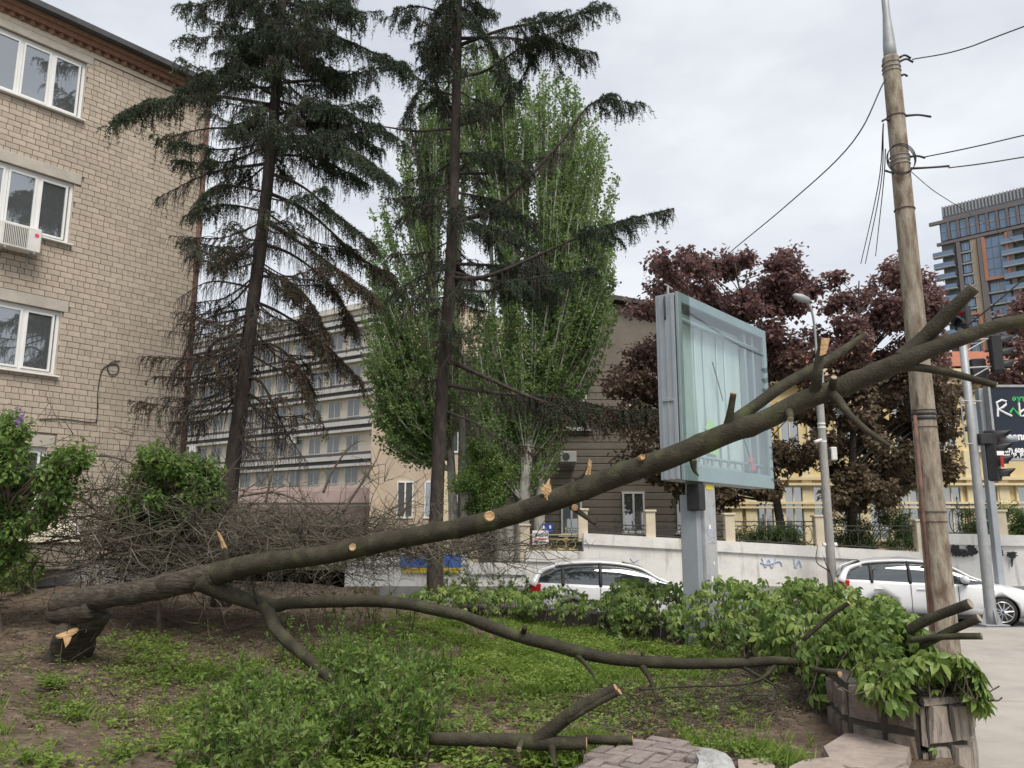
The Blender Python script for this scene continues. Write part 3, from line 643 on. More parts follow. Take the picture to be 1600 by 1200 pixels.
for px in (1195, 1240, 1285, 1328, 1372, 1420, 1487, 1545, 1605):
    for zc, hh in ((2.9, 2.2), (6.6, 2.0)):
        x = P(px, 790, 35)[0]
        w = part('window', merge(box((x, 34.95, zc + hh / 2 + 0.06), (0.95, 0.16, 0.14)), box((x, 34.93, zc - hh / 2 - 0.05), (1.0, 0.2, 0.10)), *[box((x + t * 0.42, 34.96, zc), (0.1, 0.12, hh)) for t in (-1, 1)], box((x, 34.965, zc), (0.05, 0.08, hh))), M['yellowtrim'], yh)
        part('pane', box((x, 34.985, zc), (0.74, 0.04, hh)), M['pane'], w)

# ------------------------------------------------------------------ far tower
TD = nrm(np.array([0.73, -0.683])); TN = np.array([TD[1], -TD[0]])
TO = P(1492, 600, 218)[:2]
def TW(s, z, o=0.0):
    p = TO + TD * s + TN * o; return np.array([p[0], p[1], z])
AXT = [[TD[0], TD[1], 0], [TN[0], TN[1], 0], [0, 0, 1]]
def tpx(px, py):
    r = ray(px, py); k = r[0] / r[1]; s = (k * TO[1] - TO[0]) / (TD[0] - k * TD[1]); y = TO[1] + TD[1] * s
    return s, CAMZ + r[2] / r[1] * y
tw = thing('apartment_tower', 'distant grey glass tower with orange frames and stacked balconies', 'tower', TW(18, 0, -10))
ZT = tpx(1490, 317)[1]; TL = 36
_zr = tpx(1490, 340)[1]
part('core', box(TW(TL / 2, _zr / 2, -12.0), (TL, 23, _zr), AXT), M['tower'], tw)
part('crown', box(TW(TL / 2 + 0.2, (ZT + _zr) / 2, -11.5), (TL - 1.0, 20, ZT - _zr), AXT), M['tower'], tw)
lme = mesh_np('louvre', *box((0, 0, 0), (0.35, 0.3, (ZT - _zr) * 0.72), AXT), M['towerslab'])
for k in range(40): obj('louvre', lme, tw, TW(1.0 + k * 0.85, (ZT + _zr) / 2 + 0.8, -1.4) - LOC[tw.name])
zb1 = tpx(1492, 377)[1]
part('storey_band', box(TW(TL / 2 - 1, _zr - 0.5, -0.1), (TL + 3, 1.0, 0.9), AXT), M['towerbrown'], tw)
part('storey_band', box(TW(TL / 2 - 0.5, zb1, -0.1), (TL + 1, 1.0, 0.8), AXT), M['towerbrown'], tw)
for k in range(15):
    s = 1.2 + k * 2.42
    part('window_bay', box(TW(s, (_zr + zb1) / 2, -0.3), (1.5, 0.5, _zr - zb1 - 1.8), AXT), M['paneblue'], tw)
    part('bay_transom', box(TW(s, (_zr + zb1) / 2, 0.0), (1.5, 0.16, 0.22), AXT), M['towerslab'], tw)
    part('bay_pier', box(TW(s + 1.2, (_zr + zb1) / 2, 0.0), (0.62, 0.7, _zr - zb1 - 1.6), AXT), M['towerbrown'], tw)
sto = 3.25
# column layout along the facade: dark pier, window strip, tan strip, dark pier, orange framed glass, dark pier ...
for base in (0.0, 16.5):
    part('dark_pier', box(TW(base + 4.4, zb1 / 2, 0.1), (0.9, 1.0, zb1 - 1.2), AXT), M['towerbrown'], tw)
    part('tan_strip', box(TW(base + 8.1, zb1 / 2, -0.15), (1.6, 0.6, zb1 - 1.1), AXT), M['towertan'], tw)
    part('dark_pier', box(TW(base + 9.9, zb1 / 2, 0.1), (1.5, 1.1, zb1 - 1.3), AXT), M['towerbrown'], tw)
    part('dark_pier', box(TW(base + 17.0, zb1 / 2, 0.15), (1.2, 1.2, zb1 - 1.3), AXT), M['towerbrown'], tw)
    for k in range(19):
        z = zb1 - 2.2 - k * sto
        if z < 3: break
        part('window', box(TW(base + 6.1, z, -0.3), (1.9, 0.5, 2.1), AXT), M['paneblue'], tw)
        part('mullion', box(TW(base + 6.1, z, 0.0), (0.2, 0.12, 2.1), AXT), M['towerslab'], tw)
        part('storey_slab', box(TW(base + 6.4, z - 1.6, 0.0), (3.0, 0.5, 0.45), AXT), M['towerslab'], tw)
        part('balcony', box(TW(base + 1.0 if base else 0.6, z - 1.7, 0.4), (5.4, 1.9, 0.35), AXT), M['towerslab'], tw)
        part('balcony_rail', box(TW(base + 1.0 if base else 0.6, z - 0.95, 1.25), (5.3, 0.08, 1.1), AXT), M['paneblue'], tw)
        part('window', box(TW(base + 1.8, z, -0.35), (3.4, 0.4, 2.3), AXT), M['panedark'], tw)
        if not (k < 4 or 9 < k < 14):
            part('window', box(TW(base + 13.4, z, -0.3), (4.6, 0.5, 2.2), AXT), M['paneblue'], tw)
            part('mullion', box(TW(base + 13.0, z, 0.0), (0.3, 0.2, 2.2), AXT), M['towertan'], tw)
            part('balcony', box(TW(base + 13.4, z - 1.6, 0.3), (5.4, 1.0, 0.4), AXT), M['towerslab'], tw)
    for z0, z1 in ((zb1 - 13.2, zb1 - 0.8), (zb1 - 46, zb1 - 33)):
        part('glass_field', box(TW(base + 13.4, (z0 + z1) / 2, -0.2), (4.9, 0.5, z1 - z0 - 0.8), AXT), M['paneblue'], tw)
        part('orange_frame', merge(*[box(TW(base + 13.4 + t * 2.8, (z0 + z1) / 2, 0.3), (0.75, 0.9, z1 - z0), AXT) for t in (-1, 1)], box(TW(base + 13.4, z0 + 0.35, 0.3), (4.85, 0.88, 0.7), AXT)), M['towerorange'], tw)
        for q in range(1, 4): part('mullion', box(TW(base + 13.4, z0 + q * (z1 - z0) / 4, 0.08), (4.8, 0.12, 0.18), AXT), M['tower'], tw)
        for q in (-0.85, 0.85): part('mullion', box(TW(base + 13.4 + q, (z0 + z1) / 2, 0.08), (0.16, 0.14, z1 - z0 - 0.9), AXT), M['tower'], tw)
    z1 = zb1 - 22.0
    part('orange_frame', merge(*[box(TW(base + 6.3 + t * 1.9, z1 - 5, 0.3), (0.6, 0.9, 11), AXT) for t in (-1, 1)], box(TW(base + 6.3, z1 + 0.3, 0.3), (3.2, 0.88, 0.6), AXT)), M['towerorange'], tw)

# ------------------------------------------------------------------ far retaining wall with piers and railings
WD = 23.0
rw = thing('retaining_wall', 'long whitewashed retaining wall with cream piers across the road', 'wall', (3, WD, -0.1))
segs = [(540, 733, 866, 866), (733, 822, 881, 882), (822, 912, 861, 863), (912, 1444, 834, 864), (1444, 1720, 834, 840)]
for k, (a, b, y0, y1) in enumerate(segs):
    q0, q1 = P(a, y0, WD), P(b, y1, WD); z0, z1 = q0[2], q1[2]
    e = 0.002 * k
    part('wall_face', slab([(q0[0], WD + e, -0.2), (q1[0], WD + e, -0.2), (q1[0], WD + e, z1), (q0[0], WD + e, z0)][::-1], 0.42, (0, 1, 0)), M['whitewall'], rw)
    part('coping', slab([(q0[0] - 0.01, WD - 0.06, z0 - 0.28), (q1[0] + 0.01, WD - 0.06, z1 - 0.28), (q1[0] + 0.01, WD - 0.06, z1 + 0.02), (q0[0] - 0.01, WD - 0.06, z0 + 0.02)][::-1], 0.54, (0, 1, 0)), M['whitewall'], rw)
qa, qb = P(540, 900, WD), P(1720, 900, WD)
part('plinth', box(((qa[0] + qb[0]) / 2, WD - 0.04, 0.25), (qb[0] - qa[0], 0.1, 0.75)), M['greyconc'], rw)
piers = [(741, 858, 880), (820, 822, 868), (910, 798, 838), (1015, 800, 842), (1138, 805, 850), (1278, 808, 856), (1435, 815, 864), (1560, 800, 838)]
pw = 0.27
PX = []
for px, y0, y1 in piers:
    q0, q1 = P(px, y0, WD + 0.17), P(px, y1 + 8, WD + 0.17); PX.append((q0[0], q0[2]))
    pr_ = part('pier', bevbox((q0[0], WD + 0.17, (q0[2] + q1[2]) / 2), (pw, pw, q0[2] - q1[2]), 0.012), M['pier'], rw)
    part('pier_cap', bevbox((q0[0], WD + 0.17, q0[2] + 0.03), (pw + 0.07, pw + 0.07, 0.06), 0.012), M['pier'], pr_)
# painted patches on the wall
def patch(name, cx, cy, rx, ry, mat, n=22, seed=1, D=WD - 0.064, wob=0.35):
    r = np.random.default_rng(seed); pts = []
    for i in range(n):
        t = 2 * np.pi * i / n; k = 1 + wob * r.uniform(-1, 1)
        q = P(cx + rx * k * math.cos(t), cy + ry * k * math.sin(t), D); pts.append((q[0], D, q[2]))
    return part(name, slab(pts, 0.004, (0, -1, 0)), mat, rw)
q0, q1, q2, q3 = P(624, 868, WD - 0.064), P(722, 868, WD - 0.064), P(720, 886, WD - 0.064), P(626, 886, WD - 0.064)
part('blue_mural_band', slab([q0, q1, q2, q3][::-1], 0.004, (0, -1, 0)), M['flagblue'], rw)
q0, q1, q2, q3 = P(626, 887, WD - 0.064), P(720, 887, WD - 0.064), P(718, 895, WD - 0.064), P(630, 895, WD - 0.064)
part('yellow_mural_band', slab([q0, q1, q2, q3][::-1], 0.004, (0, -1, 0)), M['flagyellow'], rw)
D0 = WD + 0.004; 
for k, (cx, cy, rx, ry) in enumerate([(1494, 861, 9, 9), (1507, 865, 12, 5), (1519, 861, 8, 9), (1560, 866, 9, 6), (1562, 859, 4, 6), (1580, 867, 9, 5), (1581, 875, 2, 9)]):
    patch('black_graffiti', cx, cy, rx, ry, M['blackpaint'], seed=k + 3, D=WD - 0.064 - 0.001 * k)
for k, pts in enumerate(([(1190, 872), (1196, 886), (1201, 874), (1206, 887), (1212, 872)], [(1188, 879), (1200, 882), (1217, 877), (1222, 884)], [(1240, 872), (1243, 887), (1248, 876), (1252, 886)], [(845, 899), (850, 886), (856, 897), (861, 888)], [(985, 872), (990, 878), (998, 874)], [(1102, 866), (1106, 880), (1112, 869)])):
    q = spline([P(x, y, WD - 0.003) for x, y in pts], 24); q[:, 1] = WD - 0.004
    part('blue_graffiti', tubes(q, np.full(24, 0.022 if k < 4 else 0.012), 5), M['bluepaint'], rw)

def ring(cx, cz, rx, rz, y, r=0.012, n=22):
    t = np.linspace(0, 2 * np.pi, n); return tubes(np.c_[cx + rx * np.cos(t), np.full(n, y), cz + rz * np.sin(t)], np.full(n, r), 5, cap=False)
def railing(x0, z0, x1, z1, ztop, label, style=0, mat='iron', group='wrought iron railing bays on the retaining wall'):
    yv = WD + 0.17; t = thing('iron_railing', label, 'railing', ((x0 + x1) / 2, yv, min(z0, z1)), group)
    H = ztop - max(z0, z1); m = M[mat]
    part('top_rail', rod((x0, yv, ztop - 0.05), (x1, yv, ztop - 0.05), 0.018, 6), m, t)
    part('middle_rail', rod((x0, yv, ztop - 0.17), (x1, yv, ztop - 0.17), 0.014, 6), m, t)
    part('bottom_rail', rod((x0, yv, z0 + 0.07), (x1, yv, z1 + 0.07), 0.018, 6), m, t)
    n = max(1, int(round((x1 - x0) / 0.62))); st = (x1 - x0) / n
    for k in range(n):
        c = x0 + (k + 0.5) * st; zb = z0 + (z1 - z0) * (k + 0.5) / n + 0.09; zt = ztop - 0.18; zc = (zb + zt) / 2; hz = (zt - zb) / 2
        part('oval', ring(c - st * 0.20, zc, st * 0.20, hz, yv), m, t, smooth=True); part('oval', ring(c + st * 0.20, zc, st * 0.20, hz, yv + 0.004), m, t, smooth=True)
        part('bar', rod((c, yv + 0.002, zb), (c, yv + 0.002, ztop + 0.08), 0.012, 6), m, t)
        part('ring', ring(c, ztop - 0.11, 0.05, 0.05, yv - 0.003), m, t, smooth=True)
        part('finial', lathe([(0.004, 0), (0.028, 0.03), (0.004, 0.10)], (c, yv, ztop + 0.08), (0, 0, 1), 6), m, t)
        if style: part('bar', rod((c + st * 0.5, yv, zb), (c + st * 0.5, yv, ztop), 0.01, 6), m, t)
zl = [P(px, 0, 1)[0] for px in ()]
tops = {0: 881, 1: 862, 2: 835, 3: 842, 4: 850, 5: 856, 6: 838}
def wz(px, y): return P(px, y, WD)[2]
railing(PX[0][0] + 0.14, wz(780, 881), PX[1][0] - 0.14, wz(780, 882), wz(780, 850), 'lowest dark railing bay beside the blue painted wall end')
railing(PX[1][0] + 0.14, wz(865, 862), PX[2][0] - 0.14, wz(865, 863), wz(865, 833), 'ochre and dark railing bay carrying the white notice board', 0, 'goldiron')
railing(PX[2][0] + 0.14, wz(912, 835), PX[3][0] - 0.14, wz(1010, 841), wz(960, 818), 'dark railing bay of paired ovals under the sloping trunk, before the grooved brown house')
railing(PX[3][0] + 0.14, wz(1015, 841), PX[4][0] - 0.14, wz(1130, 848), wz(1075, 818), 'dark railing bay of paired ovals partly hidden by the lightbox leg')
railing(PX[4][0] + 0.14, wz(1138, 848), PX[5][0] - 0.14, wz(1270, 855), wz(1200, 812), 'dark railing bay of paired ovals between the lightbox leg and lamp post')
railing(PX[5][0] + 0.14, wz(1278, 855), PX[6][0] - 0.14, wz(1430, 863), wz(1350, 819), 'dark railing bay with grass behind it between lamp post and utility pole')
railing(PX[6][0] + 0.14, wz(1482, 836), PX[7][0] - 0.14, wz(1555, 838), wz(1500, 785), 'tall dark railing bay with ovals behind the utility pole', 1)

def text(s, size, mat, parent, origin, xax, zax, bold=0.0, name='lettering', align='LEFT', sx=1.0):
    cu = bpy.data.curves.new(name, 'FONT'); cu.body = s; cu.size = size; cu.align_x = align; cu.extrude = 0.002; cu.offset = bold; cu.resolution_u = 3
    o = bpy.data.objects.new(name, cu); col.objects.link(o)
    dg = bpy.context.evaluated_depsgraph_get(); me = bpy.data.meshes.new_from_object(o.evaluated_get(dg))
    bpy.data.objects.remove(o); me.materials.clear(); me.materials.append(mat)
    n = len(me.vertices); v = np.zeros(n * 3, np.float32); me.vertices.foreach_get('co', v); v = v.reshape(-1, 3)
    xa, za = np.array(xax, float), np.array(zax, float); ya = np.cross(xa, za)
    w = v[:, :1] * xa * sx + v[:, 1:2] * za + v[:, 2:3] * (-ya) * -1
    w = v[:, :1] * xa * sx + v[:, 1:2] * za - v[:, 2:3] * ya
    w = w + np.array(origin) - LOC[parent.name]
    me.vertices.foreach_set('co', w.astype(np.float32).ravel()); me.update()
    return obj(name, me, parent)
# notice boards tied to the railing
a, b = P(832, 829, WD - 0.1), P(857, 852, WD - 0.1); yv = WD - 0.1
sg = thing('notice_board', 'white notice board with black and red lettering on the railing', 'sign', ((a[0] + b[0]) / 2, yv, b[2]))
part('board', bevbox(((a[0] + b[0]) / 2, yv, (a[2] + b[2]) / 2), (b[0] - a[0], 0.02, a[2] - b[2]), 0.003), M['signwhite'], sg)
hh = a[2] - b[2]
text('ПРОДАМ', 0.115, M['blackpaint'], sg, (a[0] + 0.02, yv - 0.012, b[2] + hh * 0.60), (1, 0, 0), (0, 0, 1), 0.004, sx=0.80)
for fz, w0, w1, mm in ((0.46, 0.06, 0.94, 'signred'), (0.37, 0.10, 0.80, 'signred'), (0.25, 0.14, 0.86, 'blackpaint'), (0.10, 0.05, 0.95, 'blackpaint')):
    part('print_line', box((a[0] + (w0 + w1) / 2 * (b[0] - a[0]), yv - 0.0125, b[2] + hh * fz), ((w1 - w0) * (b[0] - a[0]), 0.004, 0.018)), M[mm], sg)
for t in (0.1, 0.9): part('tie', rod((a[0] + t * (b[0] - a[0]), yv, a[2] - 0.02), (a[0] + t * (b[0] - a[0]), WD + 0.17, a[2] - 0.02), 0.006, 5), M['wire'], sg)
a, b = P(847, 818, WD + 0.25), P(864, 832, WD + 0.25); yv = WD + 0.25
bs = thing('blue_sign', 'small dark blue sign plate behind the white notice board', 'sign', ((a[0] + b[0]) / 2, yv, 1.7))
part('plate', bevbox(((a[0] + b[0]) / 2, yv, (a[2] + b[2]) / 2), (b[0] - a[0], 0.02, a[2] - b[2]), 0.003), M['signblue'], bs)
for t in (0.15, 0.75): part('white_mark', box((a[0] + t * (b[0] - a[0]), yv - 0.012, a[2] - 0.10), (0.05, 0.004, 0.09)), M['signwhite'], bs)
part('post', rod(((a[0] + b[0]) / 2, yv + 0.03, 1.0), ((a[0] + b[0]) / 2, yv + 0.03, a[2]), 0.02, 6), M['steel'], bs)

# ------------------------------------------------------------------ cars
def car(name, label, ox, oy, oz, H=1.5, sc=1.0, group='white cars on the road', yaw=0.0):
    """car facing +X, origin under the front axle; built from lofted sections"""
    t = thing(name, label, 'car', (ox - 1.3, oy, oz), group)
    O = np.array([ox, oy, oz])
    # stations: x, underside, belt/hood height at side, half width, centre height of hood/deck
    st = [(0.88, 0.34, 0.56, 0.56, 0.60), (0.84, 0.24, 0.66, 0.70, 0.72), (0.70, 0.20, 0.74, 0.80, 0.82), (0.42, 0.18, 0.80, 0.875, 0.90), (0.0, 0.18, 0.88, 0.905, 0.975), (-0.35, 0.18, 0.93, 0.915, 1.03), (-0.8, 0.18, 0.955, 0.92, 1.03),
          (-1.4, 0.18, 0.97, 0.92, 1.03), (-2.2, 0.18, 0.99, 0.92, 1.04), (-2.65, 0.18, 1.01, 0.915, 1.06), (-3.1, 0.20, 1.03, 0.89, 1.08), (-3.45, 0.24, 1.03, 0.83, 1.08), (-3.60, 0.32, 1.00, 0.76, 1.05), (-3.66, 0.40, 0.88, 0.66, 0.92)]
    ang = 12
    V = []
    for x, zb, zs, w, zc in st:
        sec = [(0, zb), (w * 0.80, zb), (w * 0.955, zb + 0.07), (w, zb + 0.26), (w * 1.0, zb + 0.55 * (zs - zb)), (w * 0.985, zs - 0.06), (w * 0.955, zs), (w * 0.88, zs + 0.35 * (zc - zs)), (w * 0.5, zc - 0.02 * 1), (0, zc)]
        for sy, z in sec: V.append((x, -sy, z))
        for sy, z in sec[-2:0:-1]: V.append((x, sy, z))
    V = np.array(V); n = len(V) // len(st); Q = []
    for i in range(len(st) - 1):
        for k in range(n): Q.append([i * n + k, i * n + (k + 1) % n, (i + 1) * n + (k + 1) % n, (i + 1) * n + k])
    body = part('body', (V * [sc, 1, 1] + O, [np.array(Q), np.array([list(range(n))]), np.array([[(len(st) - 1) * n + k for k in range(n)][::-1]])]), M['carwhite'], t, smooth=True)
    # wheel arches cut out of the body
    wx = (0.0, -2.65 * sc); R = 0.325
    for x in wx:
        for sy in (-1, 1):
            cm = mesh_np('cutter', *lathe([(0.375, -0.3), (0.375, 0.3)], O + [x, sy * 0.95, R], (0, 1, 0), 28)); co = bpy.data.objects.new('cutter', cm); col.objects.link(co)
            md = body.modifiers.new('arch', 'BOOLEAN'); md.operation = 'DIFFERENCE'; md.object = co; md.solver = 'EXACT'
            bpy.context.view_layer.update()
            dg = bpy.context.evaluated_depsgraph_get(); nm = bpy.data.meshes.new_from_object(body.evaluated_get(dg))
            body.modifiers.clear(); body.data = nm; bpy.data.objects.remove(co)
            part('arch_liner', lathe([(0.372, 0.0), (0.372, 0.30), (0.05, 0.302)], O + [x, sy * 0.90, R], (0, -sy, 0), 24, cap=False), M['rubber'], t, smooth=False)
    body.data.materials.clear(); body.data.materials.append(M['carwhite'])
    # greenhouse: glass shell, then roof and pillars over it
    gs = [(-0.30, 1.02, 0.80), (-0.62, 1.17, 0.74), (-1.02, 0.94 * H - 0.05, 0.685), (-1.45, H - 0.045, 0.645), (-2.0, H, 0.63), (-2.6, H - 0.015, 0.62), (-3.05, H - 0.07, 0.60), (-3.40, H - 0.22, 0.62), (-3.58, 1.05, 0.70)]
    V = []
    for x, zt, w in gs:
        zbelt = 0.97 + 0.03 * (-x / 3); wb = 0.865 if -3.2 < x < -0.5 else 0.80
        top = max(zt, zbelt + 0.012)
        sec = [(wb, zbelt - 0.04), ((wb + w) / 2 + 0.03, (zbelt + top) / 2), (w + 0.02, top - 0.06 * min(1, (top - zbelt) / 0.3)), (w * 0.7, top - 0.008), (0, top + 0.02)]
        for sy, z in sec: V.append((x, -sy, z))
        for sy, z in sec[-2::-1]: V.append((x, sy, z))
    V = np.array(V); n = 9; Q = []
    for i in range(len(gs) - 1):
        for k in range(n - 1): Q.append([i * n + k, i * n + k + 1, (i + 1) * n + k + 1, (i + 1) * n + k])
    Vg = V * [sc, 1, 1] + O
    part('glass', (Vg, [np.array(Q)]), M['carglass'], t, smooth=True)
    # roof skin: rows k=2..6 from windscreen top to tailgate
    def skin(nm, ist, ks, off=0.010, mat='carwhite'):
        q = []
        ctr = np.array([-1.9 * sc, 0, 0.95]) + O
        idx = {}; Vv = []
        for i in ist:
            for k in ks:
                p = Vg[i * n + k]; d = nrm((p - ctr) * [0.25, 1, 1]); idx[(i, k)] = len(Vv); Vv += [p + d * off, p - d * 0.012]
        for a_, b_ in zip(ist[:-1], ist[1:]):
            for c_, d_ in zip(ks[:-1], ks[1:]):
                A, B, C, D_ = idx[(a_, c_)], idx[(a_, d_)], idx[(b_, d_)], idx[(b_, c_)]
                q += [[A, B, C, D_], [A + 1, D_ + 1, C + 1, B + 1]]
        return part(nm, (np.array(Vv), [np.array(q)]), M[mat], t, smooth=True)
    skin('roof', [3, 4, 5, 6], [2, 3, 4, 5, 6])
    for side in (1, -1):
        k2, k0 = (2, 0) if side > 0 else (6, 8)
        rail = [Vg[i * n + k2] for i in range(0, 8)]
        part('roof_rail_pillar', tube1([p + np.array([0, -side * 0.012, 0.008]) for p in rail[0:8]], [0.035, 0.035, 0.036, 0.036, 0.036, 0.036, 0.036, 0.036], 30, 6), M['carwhite'], t, smooth=True)
        for i_, xx in ((4, -1.98), (6, -2.86)):
            a_, b_ = Vg[i_ * n + k0], Vg[i_ * n + k2]; m_ = Vg[i_ * n + (1 if side > 0 else 7)]
            sh = np.array([xx * sc + O[0] - a_[0], -side * 0.006, 0])
            part('door_pillar', tube1([a_ + sh, m_ + sh, b_ + sh], [0.045, 0.042, 0.038], 8, 6), M['black'], t, smooth=True)
        c7 = [Vg[6 * n + k2], Vg[7 * n + k2], Vg[8 * n + k0]]
        part('rear_pillar', tube1([p + np.array([0, -side * 0.01, 0]) for p in c7], [0.04, 0.07, 0.11], 8, 6), M['carwhite'], t, smooth=True)
        ys = -side
        part('door_line', box(O + [-1.98 * sc, ys * 0.921, 0.60], (0.012, 0.012, 0.66)), M['black'], t)
        part('door_line', box(O + [-0.92 * sc, ys * 0.921, 0.60], (0.012, 0.012, 0.62)), M['black'], t)
        for xx in (-1.75, -2.72): part('door_handle', bevbox(O + [xx * sc, ys * 0.93, 0.83], (0.20, 0.03, 0.03), 0.008), M['carwhite'], t)
        part('sill', bevbox(O + [-1.33 * sc, ys * 0.89, 0.20], (1.9 * sc, 0.08, 0.13), 0.02), M['black'], t)
        mr = part('mirror', lathe([(0.01, -0.02), (0.085, 0.0), (0.10, 0.06), (0.085, 0.15), (0.03, 0.18)], O + [-0.80 * sc, ys * 0.93, 1.08], (0.25, ys, 0), 14), M['carwhite'], t, smooth=True)
        part('mirror_foot', bevbox(O + [-0.76 * sc, ys * 0.93, 0.99], (0.12, 0.10, 0.10), 0.02), M['black'], mr)
        for xx, nm, mt in ((0.70, 'headlight', 'rim'), (-3.50, 'tail_light', 'redlamp')):
            part(nm, bevbox(O + [xx * (1 if xx > 0 else sc), ys * (0.72 if xx > 0 else 0.76), 0.70 if xx > 0 else 0.92], (0.26, 0.18, 0.12 if xx > 0 else 0.22), 0.03), M[mt], t)
        for x in wx:
            c = O + [x, ys * 0.80, R]
            wh = part('wheel', lathe([(0.20, -0.10), (0.30, -0.10), (R, -0.06), (R, 0.06), (0.305, 0.10), (0.235, 0.105)], c, (0, ys, 0), 32), M['rubber'], t, smooth=True)
            part('rim', lathe([(0.238, 0.085), (0.245, 0.112), (0.225, 0.108), (0.215, 0.06), (0.05, 0.05)], c, (0, ys, 0), 32), M['rim'], wh, smooth=True)
            part('brake_disc', lathe([(0.20, 0.051), (0.20, 0.056)], c, (0, ys, 0), 24), M['black'], wh)
            for k in range(10):
                ta = 2 * np.pi * k / 10 + 0.1
                d = np.array([math.cos(ta), 0, math.sin(ta)])
                part('spoke', tubes(np.array([c + d * 0.03 + [0, ys * 0.10, 0], c + d * 0.235 + [0, ys * 0.098, 0]]), np.array([0.020, 0.014]), 5), M['rim'], wh)
            part('hub_badge', lathe([(0.034, 0.10), (0.034, 0.118), (0.02, 0.122)], c, (0, ys, 0), 14), M['chromeblue'], wh)
    part('number_plate', box(O + [0.885, 0, 0.45], (0.01, 0.5, 0.11)), M['signwhite'], t)
    t.rotation_euler = (0, 0, math.radians(yaw))
    return t
q = onz(1583, 979, -0.12)
car('hatchback_car', 'white hatchback parked behind the utility pole with alloy wheels showing', q[0] + 0.10, q[1] + 1.25, -0.12, 1.56, 1.0, yaw=-15)
q = P(1052, 930, 19.9)
car('sedan_car', 'white car mostly hidden by the creeper hedge with only roof and windows showing', q[0] + 0.25, 20.2, -0.12, 1.56, 1.0, yaw=-4)

# ------------------------------------------------------------------ city light-box on a leg
T1, T2 = np.array([2.68, 12.7]), np.array([4.95, 15.4]); e = nrm(T2 - T1); LW = np.linalg.norm(T2 - T1); nn = np.array([e[1], -e[0]])
ZB, ZTp = P(1068, 750, 12.7)[2], P(1066, 455, 12.7)[2]
AXL = [[e[0], e[1], 0], [nn[0], nn[1], 0], [0, 0, 1]]
def LB(s, z, o=0.0):
    p = T1 + e * s + nn * o; return np.array([p[0], p[1], z])
LH = ZTp - ZB; TH = 0.40
lb = thing('advertising_lightbox', 'empty glass fronted advertising lightbox on a grey leg', 'billboard', LB(0.95, 0, -TH / 2))
part('case_back', box(LB(LW / 2, ZB + LH / 2, -TH + 0.02), (LW - 0.08, 0.03, LH - 0.08), AXL), M['alu'], lb)
fw = 0.16
part('side_panel', bevbox(LB(0.03, ZB + LH / 2, -TH / 2 - 0.02), (0.06, TH - 0.06, LH - 0.02), 0.006, AXL), M['alu'], lb)
part('side_panel', bevbox(LB(LW - 0.03, ZB + LH / 2, -TH / 2 - 0.02), (0.06, TH - 0.06, LH - 0.02), 0.006, AXL), M['alu'], lb)
part('top_panel', bevbox(LB(LW / 2, ZTp - 0.03, -TH / 2 - 0.02), (LW - 0.13, TH - 0.06, 0.05), 0.006, AXL), M['alu'], lb)
part('bottom_panel', bevbox(LB(LW / 2, ZB + 0.03, -TH / 2 - 0.02), (LW - 0.13, TH - 0.06, 0.05), 0.006, AXL), M['alu'], lb)
for k in range(3): part('side_rib', box(LB(-0.006, ZB + LH / 2, -0.09 - k * 0.11), (0.02, 0.03, LH - 0.06), AXL), M['alu'], lb)
part('side_latch', box(LB(-0.012, ZB + LH * 0.42, -0.2), (0.03, 0.20, 0.04), AXL), M['steel'], lb)
fr = part('door_frame', merge(bevbox(LB(fw * 0.4, ZB + LH / 2, 0.0), (fw * 0.8, 0.05, LH), 0.006, AXL), bevbox(LB(LW - fw * 0.4, ZB + LH / 2, 0.0), (fw * 0.8, 0.05, LH), 0.006, AXL),
                          bevbox(LB(LW / 2, ZTp - fw / 2, 0.0), (LW - 1.6 * fw - 0.004, 0.048, fw), 0.006, AXL), bevbox(LB(LW / 2, ZB + fw * 0.75, 0.0), (LW - 1.6 * fw - 0.004, 0.048, fw * 1.5), 0.006, AXL)), M['alublue'], lb)
part('pane', box(LB(LW / 2, ZB + LH / 2, 0.030), (LW - 0.01, 0.008, LH - 0.01), AXL), M['caseglass'], fr)
part('inner_sheet', box(LB(LW * 0.44, ZB + LH / 2 + 0.03, -0.22), (LW * 0.74, 0.012, LH - 0.5), AXL), M['casewhite'], lb)
rr = np.random.default_rng(5)
for k in range(5): part('light_tube', rod(LB(0.42 + k * 0.42 + 0.1 * (k % 2), ZB + 0.35, -0.19), LB(0.42 + k * 0.42 + 0.1 * (k % 2), ZTp - 0.35, -0.19), 0.014, 8), M['casewhite'], lb, smooth=True)
for s_ in (0.20, LW * 0.80, LW * 0.90): part('inner_post', box(LB(s_, ZB + LH / 2, -0.15), (0.10, 0.10, LH - 0.3), AXL), M['alu'], lb)
for z in (ZB + 0.42, ZTp - 0.40): part('roller', rod(LB(0.15, z, -0.10), LB(LW - 0.2, z, -0.10), 0.045 if z > 4.5 else 0.028, 10), M['alu'], lb, smooth=True)
for k in range(9): part('clip', box(LB(0.3 + k * 0.30, ZB + 0.36, -0.08), (0.03, 0.03, 0.12), AXL), M['steel'], lb)
part('paper_scrap', slab([LB(1.15, ZB + 0.95, -0.16), LB(1.6, ZB + 0.80, -0.16), LB(1.62, ZB + 1.02, -0.16), LB(1.3, ZB + 1.12, -0.16)], 0.004, (nn[0], nn[1], 0)), M['lime'], lb)
part('paper_scrap', slab([LB(1.25, ZB + 0.52, -0.16), LB(1.62, ZB + 0.50, -0.16), LB(1.62, ZB + 0.68, -0.16), LB(1.25, ZB + 0.70, -0.16)], 0.004, (nn[0], nn[1], 0)), M['lime'], lb)
for z, s_ in ((ZB + 0.50, 2.72), (ZB + 0.36, 2.80)): part('pink_tag', box(LB(s_, z, -0.05), (0.16, 0.02, 0.09), AXL), M['pink'], lb)
